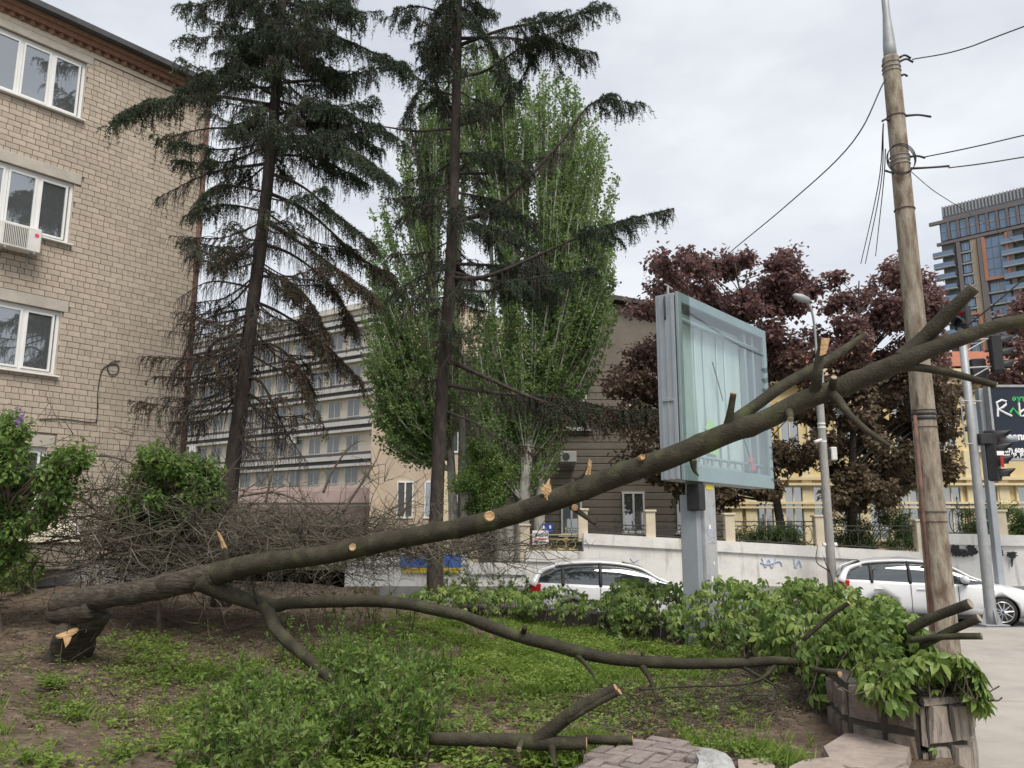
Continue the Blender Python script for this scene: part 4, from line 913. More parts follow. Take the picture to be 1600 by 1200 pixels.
part('torn_strip', tube1([LB(1.5, ZB + 2.15, -0.14), LB(1.7, ZB + 1.75, -0.13), LB(1.85, ZB + 1.5, -0.14)], [0.012, 0.012, 0.008], 8, 5), M['wire'], lb)
part('torn_strip', tube1([LB(2.45, ZB + 1.0, -0.1), LB(2.75, ZB + 0.62, -0.1), LB(2.85, ZB + 0.4, -0.1)], [0.012, 0.012, 0.008], 8, 5), M['wire'], lb)
part('cable', tube1([LB(0.05, ZTp + 0.02, -0.2), LB(-0.03, ZTp - 0.1, -0.2), LB(-0.04, ZTp - 0.3, -0.19), LB(-0.03, ZTp - 0.45, -0.2)], [0.016] * 4, 12, 6), M['wire'], lb, smooth=True)
part('top_bracket', merge(rod(LB(0.1, ZTp, -0.2), LB(0.1, ZTp + 0.16, -0.2), 0.02), rod(LB(0.0, ZTp + 0.16, -0.2), LB(0.25, ZTp + 0.14, -0.2), 0.015)), M['steel'], lb)
leg = part('leg', bevbox(LB(0.95, (ZB) / 2, -0.2), (0.40, 0.34, ZB + 0.04), 0.012, AXL), M['legpaint'], lb)
part('leg_channel', bevbox(LB(0.66, (ZB) / 2 - 0.1, -0.24), (0.16, 0.30, ZB - 0.2), 0.01, AXL), M['alu'], lb)
part('switch_box', bevbox(LB(0.60, ZB - 0.25, -0.10), (0.20, 0.24, 0.42), 0.015, AXL), M['black'], lb)
part('yellow_sticker', box(LB(0.95, ZB - 0.07, -0.027), (0.24, 0.004, 0.08), AXL), M['yellow'], leg)
for pts in ([(0.80, -0.72), (0.84, -0.88), (0.88, -0.74)], [(0.90, -0.74), (0.90, -0.88), (0.96, -0.84), (0.90, -0.80), (0.96, -0.74)], [(1.0, -0.73), (1.0, -0.88), (1.05, -0.88)], [(1.08, -0.74), (1.09, -0.90)], [(0.82, -0.98), (0.95, -0.95), (1.06, -0.99)]):
    part('graffiti', tubes(np.array([LB(x_, ZB + z_, -0.028) for x_, z_ in pts]), np.full(len(pts), 0.006), 5), M['bluepaint'], leg)
for z, t_, r_ in ((ZB - 0.72, 0.9, 0.03), (ZB - 1.3, 1.0, 0.02), (ZB - 1.55, 0.92, 0.035)):
    part('paper_scrap', box(LB(t_, z, -0.027), (r_ * 2, 0.004, r_ * 2.4), AXL), M['signwhite'], leg)

# ------------------------------------------------------------------ utility pole with wires
base = onz(1478, 1022, 0.0); UX, UY = base[0], base[1]
def upole(py):                       # height of a pixel row on the pole
    d = ray(1430, py); return CAMZ + d[2] / d[1] * UY
zp = upole(90)
up = thing('utility_pole', 'tall weathered brown utility pole with wire bands and grey mast', 'utility pole', (UX, UY, 0))
part('pole', lathe([(0.245, -0.1), (0.24, 0.1), (0.222, 2.0), (0.206, 4.0), (0.183, 6.5), (0.160, zp - 0.05), (0.148, zp)], (UX, UY, 0), (0, 0, 1), 24), M['polewood'], up, smooth=True)
part('mast', lathe([(0.125, zp - 0.1), (0.12, zp + 0.25), (0.072, zp + 0.95), (0.062, zp + 2.8)], (UX, UY, 0), (0, 0, 1), 16), M['steel'], up, smooth=True)
part('conduit', rod((UX - 0.245, UY - 0.10, 0.4), (UX - 0.205, UY - 0.09, 4.2), 0.035, 8), M['rust'], up, smooth=True)
def rad(z): return np.interp(z, [0, 2, 4, 6.5, zp], [0.243, 0.222, 0.206, 0.183, 0.160])
for py in (815, 800, 655, 648, 642, 668, 328, 245, 252, 258, 183, 100, 107, 113):
    z = upole(py); r_ = rad(z) + 0.006; thick = 0.055 if py in (655, 648) else (0.03 if py in (328, 183) else 0.014)
    part('band', lathe([(r_, -thick / 2), (r_ + 0.012, -thick / 4), (r_ + 0.012, thick / 4), (r_, thick / 2)], (UX, UY, z), (0, 0, 1), 24), M['rust'] if py in (815, 328, 183, 668) else (M['steel'] if py < 320 else M['black']), up, smooth=True)
def onpole(py, side=1, ex=0.0): z = upole(py); return np.array([UX + side * (rad(z) + ex), UY - 0.05, z])
for py, side, L in ((92, 1, 0.22), (98, 1, 0.26), (120, 1, 0.12), (183, 1, 0.5), (190, -1, 0.14), (247, 1, 0.30), (265, 1, 0.75), (272, -1, 0.16)):
    a_ = onpole(py, side); part('bracket', tube1([a_, a_ + [side * L * 0.5, 0, 0.02 + 0.03 * (py < 100)], a_ + [side * L, 0, 0.05 if py > 260 else -0.02]], [0.025, 0.02, 0.022], 8, 6), M['black'], up, smooth=True)
part('wire_coil', merge(*[ring(UX - 0.10 + 0.01 * k, upole(258) + 0.02 * k, 0.27, 0.30, UY - 0.22 - 0.01 * k, 0.009, 30) for k in range(3)]), M['wire'], up, smooth=True)
def wire(label, pts, r=0.012, name='overhead_wire', grp=None, far=0):
    if far: pts = list(pts) + [pts[-1] + (pts[-1] - pts[-2]) * k + np.array([0, 0, 0.0]) for k in (far * 0.5, far)]
    solo(name, tube1(pts, [r] * len(pts), 30, 5), M['wire'], label, 'wire', grp, smooth=True)
wire('overhead wire from the pole top running up to the right', [onpole(95, 1, 0.25), P(1500, 78, 13), P(1620, 34, 12)], far=9)
wire('overhead wire from the pole running right below the top bracket', [onpole(247, 1, 0.3), P(1520, 230, 13.2), P(1640, 202, 12.6)], far=9)
wire('thin overhead wire from the long insulator running right above the tower', [onpole(264, 1, 0.74), P(1540, 255, 13.3), P(1640, 239, 12.8)], far=9)
wire('sagging wire from the pole top down to the purple maple', [onpole(125, -1), P(1330, 225, 15), P(1230, 320, 18), P(1140, 395, 23), P(1130, 410, 26)], 0.014)
wire('thin slack wire between the pole bands and the tower side', [onpole(270, 1), P(1455, 295, 14), P(1490, 318, 17), P(1560, 362, 24)], 0.008, far=2)
for k, (x1, y1) in enumerate(((1345, 412), (1352, 412), (1368, 400))):
    wire(['leftmost drop wire hanging from the pole side bracket into the maple', 'middle drop wire hanging from the pole side bracket into the maple', 'steep drop wire hanging from the wire coil into the maple'][k],
         [onpole(195 + 40 * (k == 2), -1, 0.12), P(1372 + 4 * k, 290, UY + 3), P(x1, y1, UY + 9)], 0.012)
wire('dark cable rising to the right above the cut branch', [P(1507, 512, 18.2), P(1560, 470, 17.6), P(1640, 400, 17.0)], 0.018, far=5)

# ------------------------------------------------------------------ concrete lamp post in front of the wall
bp = onz(1304, 958, 0.0) * [1, 1, 0]; LX, LY = bp[0], bp[1]
def lz(py): d = ray(1295, py); return CAMZ + d[2] / d[1] * LY
lp = thing('lamp_post', 'grey concrete lamp post with camera and white box behind the hedge', 'lamp post', (LX, LY, 0))
part('pole', lathe([(0.13, -0.05), (0.118, 1.5), (0.096, lz(600)), (0.088, lz(560))], (LX, LY, 0), (0, 0, 1), 16), M['polegrey'], lp, smooth=True)
ar = part('arm', tube1([(LX, LY, lz(565)), (LX + 0.0, LY, lz(520)), (LX - 0.08, LY - 0.1, lz(490)), (LX - 0.25, LY - 0.2, lz(472))], [0.035] * 4, 16, 8), M['steel'], lp, smooth=True)
part('lamp_head', lathe([(0.02, 0), (0.09, 0.08), (0.12, 0.3), (0.08, 0.5), (0.02, 0.56)], (LX - 0.14, LY - 0.2, lz(474)), (-0.9, -0.2, 0.25), 14), M['steel'], lp, smooth=True)
part('junction_box', bevbox((LX + 0.27, LY, lz(709)), (0.16, 0.16, 0.36), 0.02), M['whiteplastic'], lp)
part('box_strap', box((LX + 0.16, LY, lz(709)), (0.08, 0.05, 0.26)), M['black'], lp)
part('camera', merge(rod((LX - 0.08, LY - 0.12, lz(688)), (LX - 0.30, LY - 0.22, lz(692)), 0.045, 10)), M['whiteplastic'], lp, smooth=True)
for py in (662, 668, 690): part('strap', lathe([(0.108, -0.02), (0.108, 0.02)], (LX, LY, lz(py)), (0, 0, 1), 16), M['pvc'], lp)
part('grey_plate', box((LX + 0.02, LY - 0.14, lz(590)), (0.16, 0.03, 0.34)), M['steel'], lp)
for sx in (-1, 1): part('insulator', lathe([(0.05, -0.04), (0.06, 0), (0.05, 0.04)], (LX + sx * 0.15, LY, lz(851)), (sx, 0, 0.3), 10), M['pvc'], lp)

# ------------------------------------------------------------------ traffic light post, heads, sign edge-on
tb = onz(1550, 977, 0.0); TX, TY = tb[0], tb[1]
def tz(py): d = ray(1530, py); return CAMZ + d[2] / d[1] * TY
tl = thing('traffic_light', 'grey traffic light post with black signal heads and an edge-on sign', 'traffic light', (TX, TY, 0))
part('post', lathe([(0.13, 0.0), (0.125, 0.25), (0.115, 1.5), (0.10, 4.0), (0.085, tz(478))], (TX, TY, 0), (0, 0, 1), 16), M['steel'], tl, smooth=True)
part('base_plate', bevbox((TX, TY, 0.015), (0.55, 0.5, 0.03), 0.006), M['steel'], tl)
for sx, sy in ((1, 0), (-1, 0), (0, 1), (0, -1)): part('base_gusset', slab([(TX + sx * 0.11, TY + sy * 0.11, 0.03), (TX + sx * 0.25, TY + sy * 0.23, 0.03), (TX + sx * 0.11, TY + sy * 0.11, 0.45)], 0.012, (sy, sx, 0)), M['steel'], tl)
def head(nm, cx, cy, zc, n, dirv, hh=0.30, back=0.14):
    d = nrm(np.array([dirv[0], dirv[1], 0.0])); s = np.array([-d[1], d[0], 0]); ax = [s, d, [0, 0, 1]]
    h = part(nm, bevbox((cx, cy, zc), (0.34, 0.24, n * hh), 0.03, ax), M['black'], tl)
    for k in range(n):
        c = np.array([cx, cy, zc + (k - (n - 1) / 2) * hh]) + d * 0.12
        t = np.linspace(-0.35, np.pi + 0.35, 12); V = []
        for o, rr_, L in ((0, 0.135, 0), (0, 0.135, 1), (0, 0.122, 1), (0, 0.122, 0)):
            for a_ in t:
                ln = 0.32 * (0.55 + 0.45 * max(0, math.sin(a_))) * L
                V.append(c + s * rr_ * math.cos(a_) + np.array([0, 0, 1]) * rr_ * math.sin(a_) + d * ln)
        m_ = len(t); Q = [[r * m_ + i, r * m_ + i + 1, (r + 1) * m_ + i + 1, (r + 1) * m_ + i] for r in range(3) for i in range(m_ - 1)]
        part('visor', (np.array(V), [np.array(Q)]), M['black'], h, smooth=True)
        part('lens', lathe([(0.115, 0.0), (0.10, 0.02), (0.03, 0.035)], c, d, 18), M['redlamp'] if k == n - 1 else M['black'], h, smooth=True)
    return h
q = P(1556, 553, TY); head('signal_head', q[0], TY, q[2], 3, (1, -0.35))
q = P(1504, 497, TY); head('signal_head', q[0], TY, q[2], 2, (-0.9, -0.6))
q = P(1515, 580, TY + 0.3); head('signal_head', q[0] + 0.2, TY + 0.3, q[2], 2, (0.2, 1.0))
q = P(1551, 712, TY); head('signal_head', q[0], TY, q[2], 4, (0.75, -0.65))
q = P(1542, 686, TY - 0.1); part('equipment_box', bevbox((q[0], TY, q[2]), (0.40, 0.36, 0.26), 0.02), M['black'], tl)
q = P(1566, 686, TY); part('signal_tube', rod((q[0] - 0.1, TY, q[2]), (q[0] + 0.3, TY - 0.1, q[2]), 0.07, 12), M['alu'], tl, smooth=True)
q = P(1562, 700, TY - 0.3); part('white_red_tag', merge(box((q[0], TY - 0.3, q[2] - 0.12), (0.16, 0.01, 0.1))), M['signwhite'], tl)
part('white_red_tag', box((q[0] + 0.02, TY - 0.305, q[2] - 0.32), (0.07, 0.01, 0.26)), M['redlamp'], tl)
for py in (532, 575): 
    z = tz(py); part('cross_arm', merge(rod((TX, TY, z), (TX + 0.85, TY, z + 0.05), 0.022), rod((TX, TY, z - 0.3), (TX + 0.6, TY, z + 0.03), 0.016)), M['steel'], tl)
z0, z1 = tz(697), tz(624); xs_ = TX - 0.28
_v = nrm(np.array([0.50, 0.87])); part('sign_plate', bevbox((xs_ + 0.06, TY - 0.05, (z0 + z1) / 2), (0.025, 0.80, z1 - z0), 0.006, [[_v[1], -_v[0], 0], [_v[0], _v[1], 0], [0, 0, 1]]), M['steel'], tl)
for z in (z0 + 0.05, z1 - 0.05): part('sign_clamp', rod((xs_, TY - 0.1, z), (TX + 0.3, TY - 0.02, z), 0.018, 6), M['steel'], tl)

# ------------------------------------------------------------------ dark shop billboard at the right edge
D_ = 20.6
a, b = P(1546, 605, D_), P(1700, 716, D_)
sb = thing('shop_billboard', 'navy billboard with white and green shop lettering on grey posts', 'billboard', ((a[0] + b[0]) / 2, D_, -0.1))
wd, hg = b[0] - a[0], a[2] - b[2]
part('panel', box(((a[0] + b[0]) / 2, D_ + 0.08, (a[2] + b[2]) / 2), (wd, 0.14, hg)), M['signnavy'], sb)
part('frame', merge(box(((a[0] + b[0]) / 2, D_ + 0.07, a[2] + 0.03), (wd + 0.12, 0.2, 0.06)), box(((a[0] + b[0]) / 2, D_ + 0.07, b[2] - 0.03), (wd + 0.12, 0.2, 0.06)), box((a[0] - 0.03, D_ + 0.07, (a[2] + b[2]) / 2), (0.06, 0.2, hg))), M['steel'], sb)
def tp(px, py): q = P(px, py, D_); return np.array([q[0], D_ + 0.006, q[2]])
X1, Z1 = (1, 0, 0), (0, 0, 1)
text('ФУТБОЛ', 0.16, M['signgreen'], sb, tp(1582, 627), X1, Z1, 0.006)
text('зопа..', 0.22, M['signwhite'], sb, tp(1576, 687), X1, Z1, 0.012)
text('167) 608-24', 0.155, M['signwhite'], sb, tp(1566, 707), X1, Z1, 0.008)
text('ул. В. Вор', 0.155, M['signwhite'], sb, tp(1568, 715), X1, Z1, 0.008)
def stroke(pts, r, mat): part('lettering', tubes(np.array([tp(*p) for p in pts]), np.full(len(pts), r), 6), mat, sb)
stroke([(1559, 651), (1559, 637), (1557, 629), (1565, 625), (1572, 627), (1572, 632), (1566, 637), (1559, 639), (1572, 646), (1581, 650)], 0.03, M['signwhite'])
stroke([(1578, 645), (1583, 638), (1588, 644), (1594, 650)], 0.028, M['signgreen'])
stroke([(1592, 629), (1594, 650), (1600, 650), (1604, 644), (1600, 640), (1594, 644)], 0.028, M['signwhite'])
for px in (1541, 1690):
    q = P(px, 700, D_ + 0.25); part('post', bevbox((q[0], D_ + 0.28, a[2] / 2 - 0.05), (0.16, 0.2, a[2] + 0.1), 0.012), M['alu'], sb)

# ------------------------------------------------------------------ fallen tree
def along(pts):
    """(px, py, D, diameter in px) -> points, radii"""
    q = [P(x, y, D) for x, y, D, w in pts]; r = [w * 0.39 * D / F for x, y, D, w in pts]
    return np.array(q), np.array(r)
def dm(px): return 1.0 / (0.0962 + (px - 100) / 1340.0 * 0.0601)
ft = thing('fallen_tree', 'long bare fallen tree trunk leaning up to the right with sawn limbs', 'fallen tree', onG(115, 1022))
mt = [(92, 944, 46), (150, 934, 43), (210, 926, 42), (280, 911, 45), (340, 896, 46), (400, 881, 40), (500, 868, 36), (560, 856, 37), (620, 843, 37), (692, 830, 37), (760, 815, 39), (810, 801, 40), (900, 769, 43), (960, 745, 44), (1049, 714, 43), (1140, 676, 42), (1194, 657, 41), (1250, 628, 40), (1300, 610, 38), (1350, 590, 38), (1397, 570, 38), (1444, 550, 34), (1506, 527, 31), (1553, 511, 27), (1600, 500, 26), (1650, 486, 25)]
p_, r_ = along([(x, y, dm(x), w) for x, y, w in mt])
V, Fc = tube1(p_, r_, 320, 26, 0.012, 1)
# knobbly swellings where old twigs left the stem
_rk = np.random.default_rng(77)
_ax = spline(p_, 320); _rr = np.interp(np.linspace(0, 1, 320), np.linspace(0, 1, len(r_)), r_)
for _k in range(46):
    _i = _rk.integers(20, 315); _d = rvec(1, _rk)[0]; _c = _ax[_i] + _d * _rr[_i]; _q = np.exp(-(np.linalg.norm(V - _c, axis=1) / _rk.uniform(0.03, 0.08)) ** 2)
    V = V + (V - np.repeat(_ax, 26, axis=0)) * (_q * _rk.uniform(0.08, 0.20))[:, None]
trunk = part('trunk', (V, Fc), M['bark'], ft, smooth=True)
def disc(c, ax, r, mat, parent, nm='cut_face', th=0.006):
    return part(nm, lathe([(r, -th), (r, th * 0.5), (r * 0.97, th)], c, ax, 16), mat, parent)
disc(p_[-1], p_[-1] - p_[-2], r_[-1] * 0.98, M['greywood'], ft)
# rough bark collar towards the butt, a little proud of the trunk
V, Fc = tube1(p_[:5], r_[:5] * 1.05 + [0.0, 0.003, 0.002, -0.001, -0.008], 60, 26, 0.03, 4)
part('butt_bark', (V, Fc), M['roughbark'], ft, smooth=True)
# hinge and stump
sb_ = onG(112, 1026); st_ = P(150, 950, dm(130))
V, Fc = tube1([sb_ + [0, 0, -0.15], sb_ + [0.02, 0, 0.06], sb_ * 0.55 + st_ * 0.45, st_ + [0.02, 0.02, -0.02]], [0.30, 0.25, 0.17, 0.17], 22, 18, 0.06, 2)
stump = part('stump', (V, Fc), M['roughbark'], ft, smooth=True)
_sh = P(105, 987, dm(100) - 0.20)
V, Fc = tube1([sb_ + [-0.08, -0.04, -0.12], sb_ * 0.5 + _sh * 0.5 + [-0.01, -0.02, 0], _sh], [0.26, 0.19, 0.135], 14, 14, 0.05, 7)
part('sawn_shoulder', (V, Fc), M['roughbark'], stump, smooth=True)
part('stump_cut_face', lathe([(0.132, -0.012), (0.126, 0.006), (0.07, 0.010), (0.02, 0.006)], _sh, (-0.10, -0.42, 0.90), 18), M['wood'], stump)
part('torn_wood', slab([P(99, 995, dm(100) - 0.345), P(113, 995, dm(100) - 0.345), P(108, 1006, dm(100) - 0.365), P(103, 1012, dm(100) - 0.375)], 0.012, (0, -1, 0.2)), M['wood'], stump)
V, Fc = tube1([P(84, 958, dm(90)), P(110, 957, dm(110)), P(150, 950, dm(150))], [0.13, 0.15, 0.15], 12, 14, 0.03, 5)
part('broken_butt', (V, Fc), M['roughbark'], ft, smooth=True)
def limb(nm, pts, n=40, sides=12, lump=0.02, cut='wood', seed=3, parent=ft, mat='bark'):
    p, r = along(pts); o = part(nm, tube1(p, r, n, sides, lump, seed), M[mat], parent, smooth=True)
    if cut: disc(p[-1], p[-1] - p[-2], r[-1] * 0.96, M[cut], o)
    return o
d0 = dm(1425)
limb('limb', [(1405, 560, dm(1405), 30), (1440, 532, d0 + 0.02, 32), (1475, 496, d0 - 0.1, 30), (1522, 450, d0 - 0.25, 25)], cut='greywood')
limb('limb', [(1405, 572, dm(1405), 22), (1440, 575, d0, 17), (1490, 584, d0 - 0.1, 15), (1556, 602, d0 - 0.2, 14)], cut='greywood')
limb('limb', [(1140, 664, dm(1140) + 0.05, 30), (1180, 634, dm(1180) + 0.16, 24), (1225, 602, dm(1225) + 0.28, 23), (1294, 562, dm(1294) + 0.5, 19), (1352, 523, dm(1350) + 0.7, 12)], cut='greywood')
limb('limb', [(1295, 612, dm(1295), 24), (1309, 624, dm(1309) - 0.1, 19), (1331, 652, dm(1331) - 0.2, 14), (1362, 678, dm(1360) - 0.25, 11), (1392, 698, dm(1390) - 0.3, 8)], cut='greywood')
o = limb('stub', [(1272, 618, dm(1272), 26), (1277, 590, dm(1277) - 0.12, 20), (1280, 560, dm(1280) - 0.14, 18), (1288, 530, dm(1288) - 0.15, 17)], cut='greywood')
part('torn_wood', slab([P(1281, 556, dm(1280) - 0.245), P(1291, 553, dm(1280) - 0.245), P(1297, 528, dm(1280) - 0.245), P(1284, 529, dm(1280) - 0.245)], 0.012, (0, 1, 0)), M['wood'], o)
limb('stub', [(1138, 668, dm(1138), 24), (1141, 645, dm(1141) - 0.05, 15), (1146, 615, dm(1146) - 0.1, 13)], 16, cut='wood')
limb('stub', [(1232, 640, dm(1232), 18), (1234, 648, dm(1234) - 0.12, 15), (1235, 655, dm(1235) - 0.16, 13)], 10, cut='greywood')
limb('stub', [(1300, 612, dm(1300), 18), (1302, 596, dm(1300) - 0.14, 15), (1303, 590, dm(1300) - 0.17, 12)], 10, cut='greywood')
limb('stub', [(893, 790, dm(893), 16), (905, 800, dm(905), 11), (930, 818, dm(930) - 0.05, 8)], 14, cut=None)
disc(P(898, 793, dm(897) - 0.085), (-0.3, -1, -0.3), 0.03, M['wood'], ft)
limb('stub', [(1083, 720, dm(1083), 16), (1085, 735, dm(1085), 8), (1092, 744, dm(1090), 2)], 10, cut=None)
# knots and torn wounds facing the path
for px, py, w in ((765, 808, 14), (552, 856, 10), (1002, 716, 8)):
    D = dm(px); r = w * 0.5 * D / F
    part('knot_cut', lathe([(r * 1.35, 0.0), (r * 1.1, 0.05), (r, 0.055), (r * 0.4, 0.045)], P(px, py, D - np.interp(px, [m_[0] for m_ in mt], r_) - 0.012 + 0.03), (0.05, -1, 0.15), 14), M['wood'], ft)
rr = np.random.default_rng(3)
def splinter(px0, py0, px1, py1, w, D, n=5, mat='wood'):
    vs = []
    for k in range(n):
        a_ = P(px0 + rr.uniform(-w, w) * 0.5, py0, D + rr.uniform(-0.02, 0.02)); b_ = P(px1 + rr.uniform(-w, w) * 0.6, py1 + rr.uniform(-5, 5), D + rr.uniform(-0.03, 0.03))
        vs.append(tubes(np.array([a_, a_ * 0.4 + b_ * 0.6, b_]), np.array([0.6, 0.5, 0.12]) * w * D / F * 0.5, 5))
    return part('splinter', merge(*vs), M[mat], ft)
splinter(918, 742, 923, 718, 6, dm(920)); limb('stub', [(900, 752, dm(900), 10), (914, 738, dm(914), 6), (920, 724, dm(920), 3)], 8, cut=None)
splinter(850, 772, 855, 752, 12, dm(850) - 0.085, 6); splinter(857, 782, 855, 764, 9, dm(850) - 0.095, 5)
part('torn_wood', slab([P(844, 762, dm(850) - 0.105), P(861, 757, dm(850) - 0.10), P(862, 772, dm(850) - 0.105), P(857, 792, dm(850) - 0.10), P(851, 776, dm(850) - 0.105)], 0.03, (0, 1, 0)), M['wood'], ft)
splinter(352, 858, 341, 829, 7, dm(350) - 0.05, 4); limb('stub', [(355, 885, dm(355), 16), (353, 868, dm(353) - 0.05, 11), (352, 856, dm(350) - 0.05, 10)], 8, cut='wood')
# lower limb resting towards the hedge and a limb dropping into the shrub
def dl(px): return 9.45 - 0.75 * (px - 340) / 890
ll = [(310, 906, 9.3, 40), (345, 924, 9.4, 32), (398, 941, 9.4, 30), (430, 946, 9.38, 27), (456, 942, 9.35, 24)] + [(x, y, dl(x), w) for x, y, w in ((527, 940, 23), (582, 939, 23), (637, 944, 23), (692, 955, 23), (722, 962, 23), (760, 977, 23), (810, 994, 23), (860, 1007, 24), (910, 1020, 24), (960, 1030, 23), (1009, 1034, 22), (1075, 1037, 21), (1157, 1036, 19), (1229, 1033, 16), (1300, 1047, 9))]
low = limb('lower_limb', ll, 120, 14, 0.025, 'wood', 6)
limb('limb', [(395, 938, 9.4, 26), (417, 952, 9.35, 28), (434, 986, 9.1, 25), (472, 1021, 8.8, 23), (516, 1060, 8.5, 20), (545, 1085, 8.35, 12)], 40, cut=None)
for pts in ([(893, 1020, dl(893), 13), (908, 1030, 8.9, 10), (926, 1053, 8.7, 5), (932, 1066, 8.6, 3)], [(1003, 1040, dl(1003), 15), (1012, 1054, 8.7, 10), (1020, 1072, 8.6, 8), (1027, 1096, 8.45, 4)],
            [(1005, 1026, dl(1003), 9), (1003, 1019, dl(1003), 6)], [(817, 990, dl(817), 12), (820, 980, dl(817) - 0.1, 10)], [(1166, 1030, dl(1166), 9), (1172, 1017, 8.7, 5)],
            [(1215, 1036, 8.75, 10), (1190, 1060, 8.5, 6), (1150, 1070, 8.4, 5), (1060, 1073, 8.35, 4), (1000, 1078, 8.3, 3)], [(1190, 1062, 8.5, 4), (1140, 1082, 8.3, 3), (1090, 1086, 8.2, 2)],
            [(1160, 1042, 8.75, 7), (1195, 1062, 8.5, 6), (1215, 1078, 8.4, 4), (1219, 1110, 8.25, 3)], [(1020, 1074, 8.6, 4), (1010, 1085, 8.4, 3), (995, 1097, 8.3, 2)]):
    limb('twig', pts, 14, 7, 0.04, None, parent=low)
for px, py, h in ((402, 944, (-20, -60)), (440, 1000, (12, -40))):
    limb('twig', [(px, py, 9.3, 4), (px + h[0] * 0.4, py + h[1] * 0.5, 9.2, 3), (px + h[0], py + h[1], 9.15, 2)], 10, 5, 0.0, None, parent=low)

# ------------------------------------------------------------------ sawn log in front
lg = thing('sawn_log', 'sawn forked log lying on the soil with pale cut ends', 'log', onG(800, 1172))
a1 = limb('log', [(672, 1154, 6.85, 22), (720, 1155, 6.83, 25), (785, 1157, 6.8, 26), (847, 1160, 6.75, 30), (880, 1161, 6.72, 25), (916, 1162, 6.70, 24)], 50, 16, 0.02, 'wood', 8, lg)
limb('fork', [(835, 1160, 6.76, 28), (858, 1143, 6.74, 27), (897, 1112, 6.66, 25), (935, 1090, 6.6, 22), (962, 1075, 6.56, 16)], 40, 14, 0.02, 'wood', 9, lg)
limb('fork', [(885, 1128, 6.66, 12), (925, 1104, 6.58, 11), (968, 1081, 6.5, 12)], 20, 10, 0.02, 'wood', 9, lg)
limb('log', [(900, 1155, 6.95, 18), (945, 1156, 6.93, 17), (988, 1156, 6.9, 16)], 20, 12, 0.02, 'wood', 10, lg)
limb('stub', [(815, 1158, 6.7, 14), (812, 1166, 6.62, 11), (811, 1171, 6.58, 10)], 8, 10, 0.0, 'greywood', 11, lg)
limb('stub', [(862, 1165, 6.7, 16), (864, 1182, 6.66, 13), (868, 1200, 6.6, 11)], 10, 10, 0.03, None, 12, lg)
limb('stub', [(908, 1164, 6.7, 8), (912, 1178, 6.66, 6), (914, 1190, 6.62, 5)], 8, 8, 0.03, None, 12, lg)

# ------------------------------------------------------------------ stone path, paver platform, creeper wall
pf = thing('paver_platform', 'low platform of dusty red pavers with a pale rock edge', 'platform', onz(1010, 1185, 0.3))
zP = 0.42
corners = [onz(x, y, zP)[:2] for x, y in ((895, 1190), (958, 1156), (1075, 1153), (1112, 1170), (1090, 1260), (830, 1260))]
corners = np.array(corners)
part('bedding', prism(corners, 0.05, zP - 0.045, 0.0), M['stonemortar'], pf)
from mathutils.geometry import intersect_point_line
def inside(pt, poly):
    x, y = pt; c = False; n = len(poly)
    for i in range(n):
        x1, y1 = poly[i]; x2, y2 = poly[(i + 1) % n]
        if (y1 > y) != (y2 > y) and x < (x2 - x1) * (y - y1) / (y2 - y1) + x1: c = not c
    return c
ang = math.radians(-32); ca, sa = math.cos(ang), math.sin(ang); cen = corners.mean(0)
rr = np.random.default_rng(11)
bw, blg = 0.115, 0.23
for i_ in range(-12, 13):
    for j_ in range(-12, 13):
        # herringbone cell
        for kind in (0, 1):
            ux = (i_ * bw + j_ * blg) if kind == 0 else (i_ * bw + j_ * blg + bw); uy = (i_ * bw - j_ * blg) if kind == 0 else (i_ * bw - j_ * blg)
            ux, uy = i_ * bw + 2 * j_ * bw + (bw if kind else 0), i_ * bw - 2 * j_ * bw + (0 if kind else 0)
            if kind == 0: rect = [(ux, uy), (ux + blg, uy), (ux + blg, uy + bw), (ux, uy + bw)]
            else: rect = [(ux, uy + bw), (ux + bw, uy + bw), (ux + bw, uy + bw + blg), (ux, uy + bw + blg)]
            if kind == 1: rect = [(x - bw, y) for x, y in rect]
            c0 = np.mean(rect, 0); sh = np.array([(c0 + (np.array(p) - c0) * 0.955) for p in rect]) + rr.uniform(-0.004, 0.004, (4, 2))
            w = np.c_[sh[:, 0] * ca - sh[:, 1] * sa, sh[:, 0] * sa + sh[:, 1] * ca] + cen
            if inside(w.mean(0), corners) and all(inside(p + (cen - p) * 0.05, corners) for p in w[:3]):
                part('paver', prism(w, zP - 0.07, zP, 0.05, zP + rr.uniform(-0.008, 0.012) + rr.uniform(-0.005, 0.005, 4)), M['paver'], pf)
rk = np.array([onz(x, y, zP)[:2] for x, y in ((1113, 1169), (1148, 1187), (1152, 1215), (1140, 1260), (1070, 1260), (1092, 1195), (1078, 1166))])
_r = np.random.default_rng(4); _n = 14; _c = rk.mean(0); _lay = []
_rs = spline(np.r_[rk, rk[:1]], _n + 1)[:-1]
for _z, _k in ((0.08, 1.0), (zP - 0.12, 1.02), (zP - 0.03, 0.99), (zP + 0.015, 0.86), (zP + 0.03, 0.5)):
    _lay.append(np.c_[_c + (_rs - _c) * _k + _r.normal(0, 0.012, (_n, 2)), _z + _r.normal(0, 0.012, _n)])
_V = np.concatenate(_lay + [np.array([[*_c, zP + 0.035]])]); _Q = [[i * _n + j, i * _n + (j + 1) % _n, (i + 1) * _n + (j + 1) % _n, (i + 1) * _n + j] for i in range(4) for j in range(_n)]; _T = [[4 * _n + j, 4 * _n + (j + 1) % _n, 5 * _n] for j in range(_n)]
part('pale_rock', (_V, [np.array(_Q), np.array(_T)]), M['whiterock'], pf)
fp = thing('flagstone_path', 'pinkish irregular flagstones at the foot of the stone wall', 'path', onz(1330, 1180, 0.25))
zF = 0.355
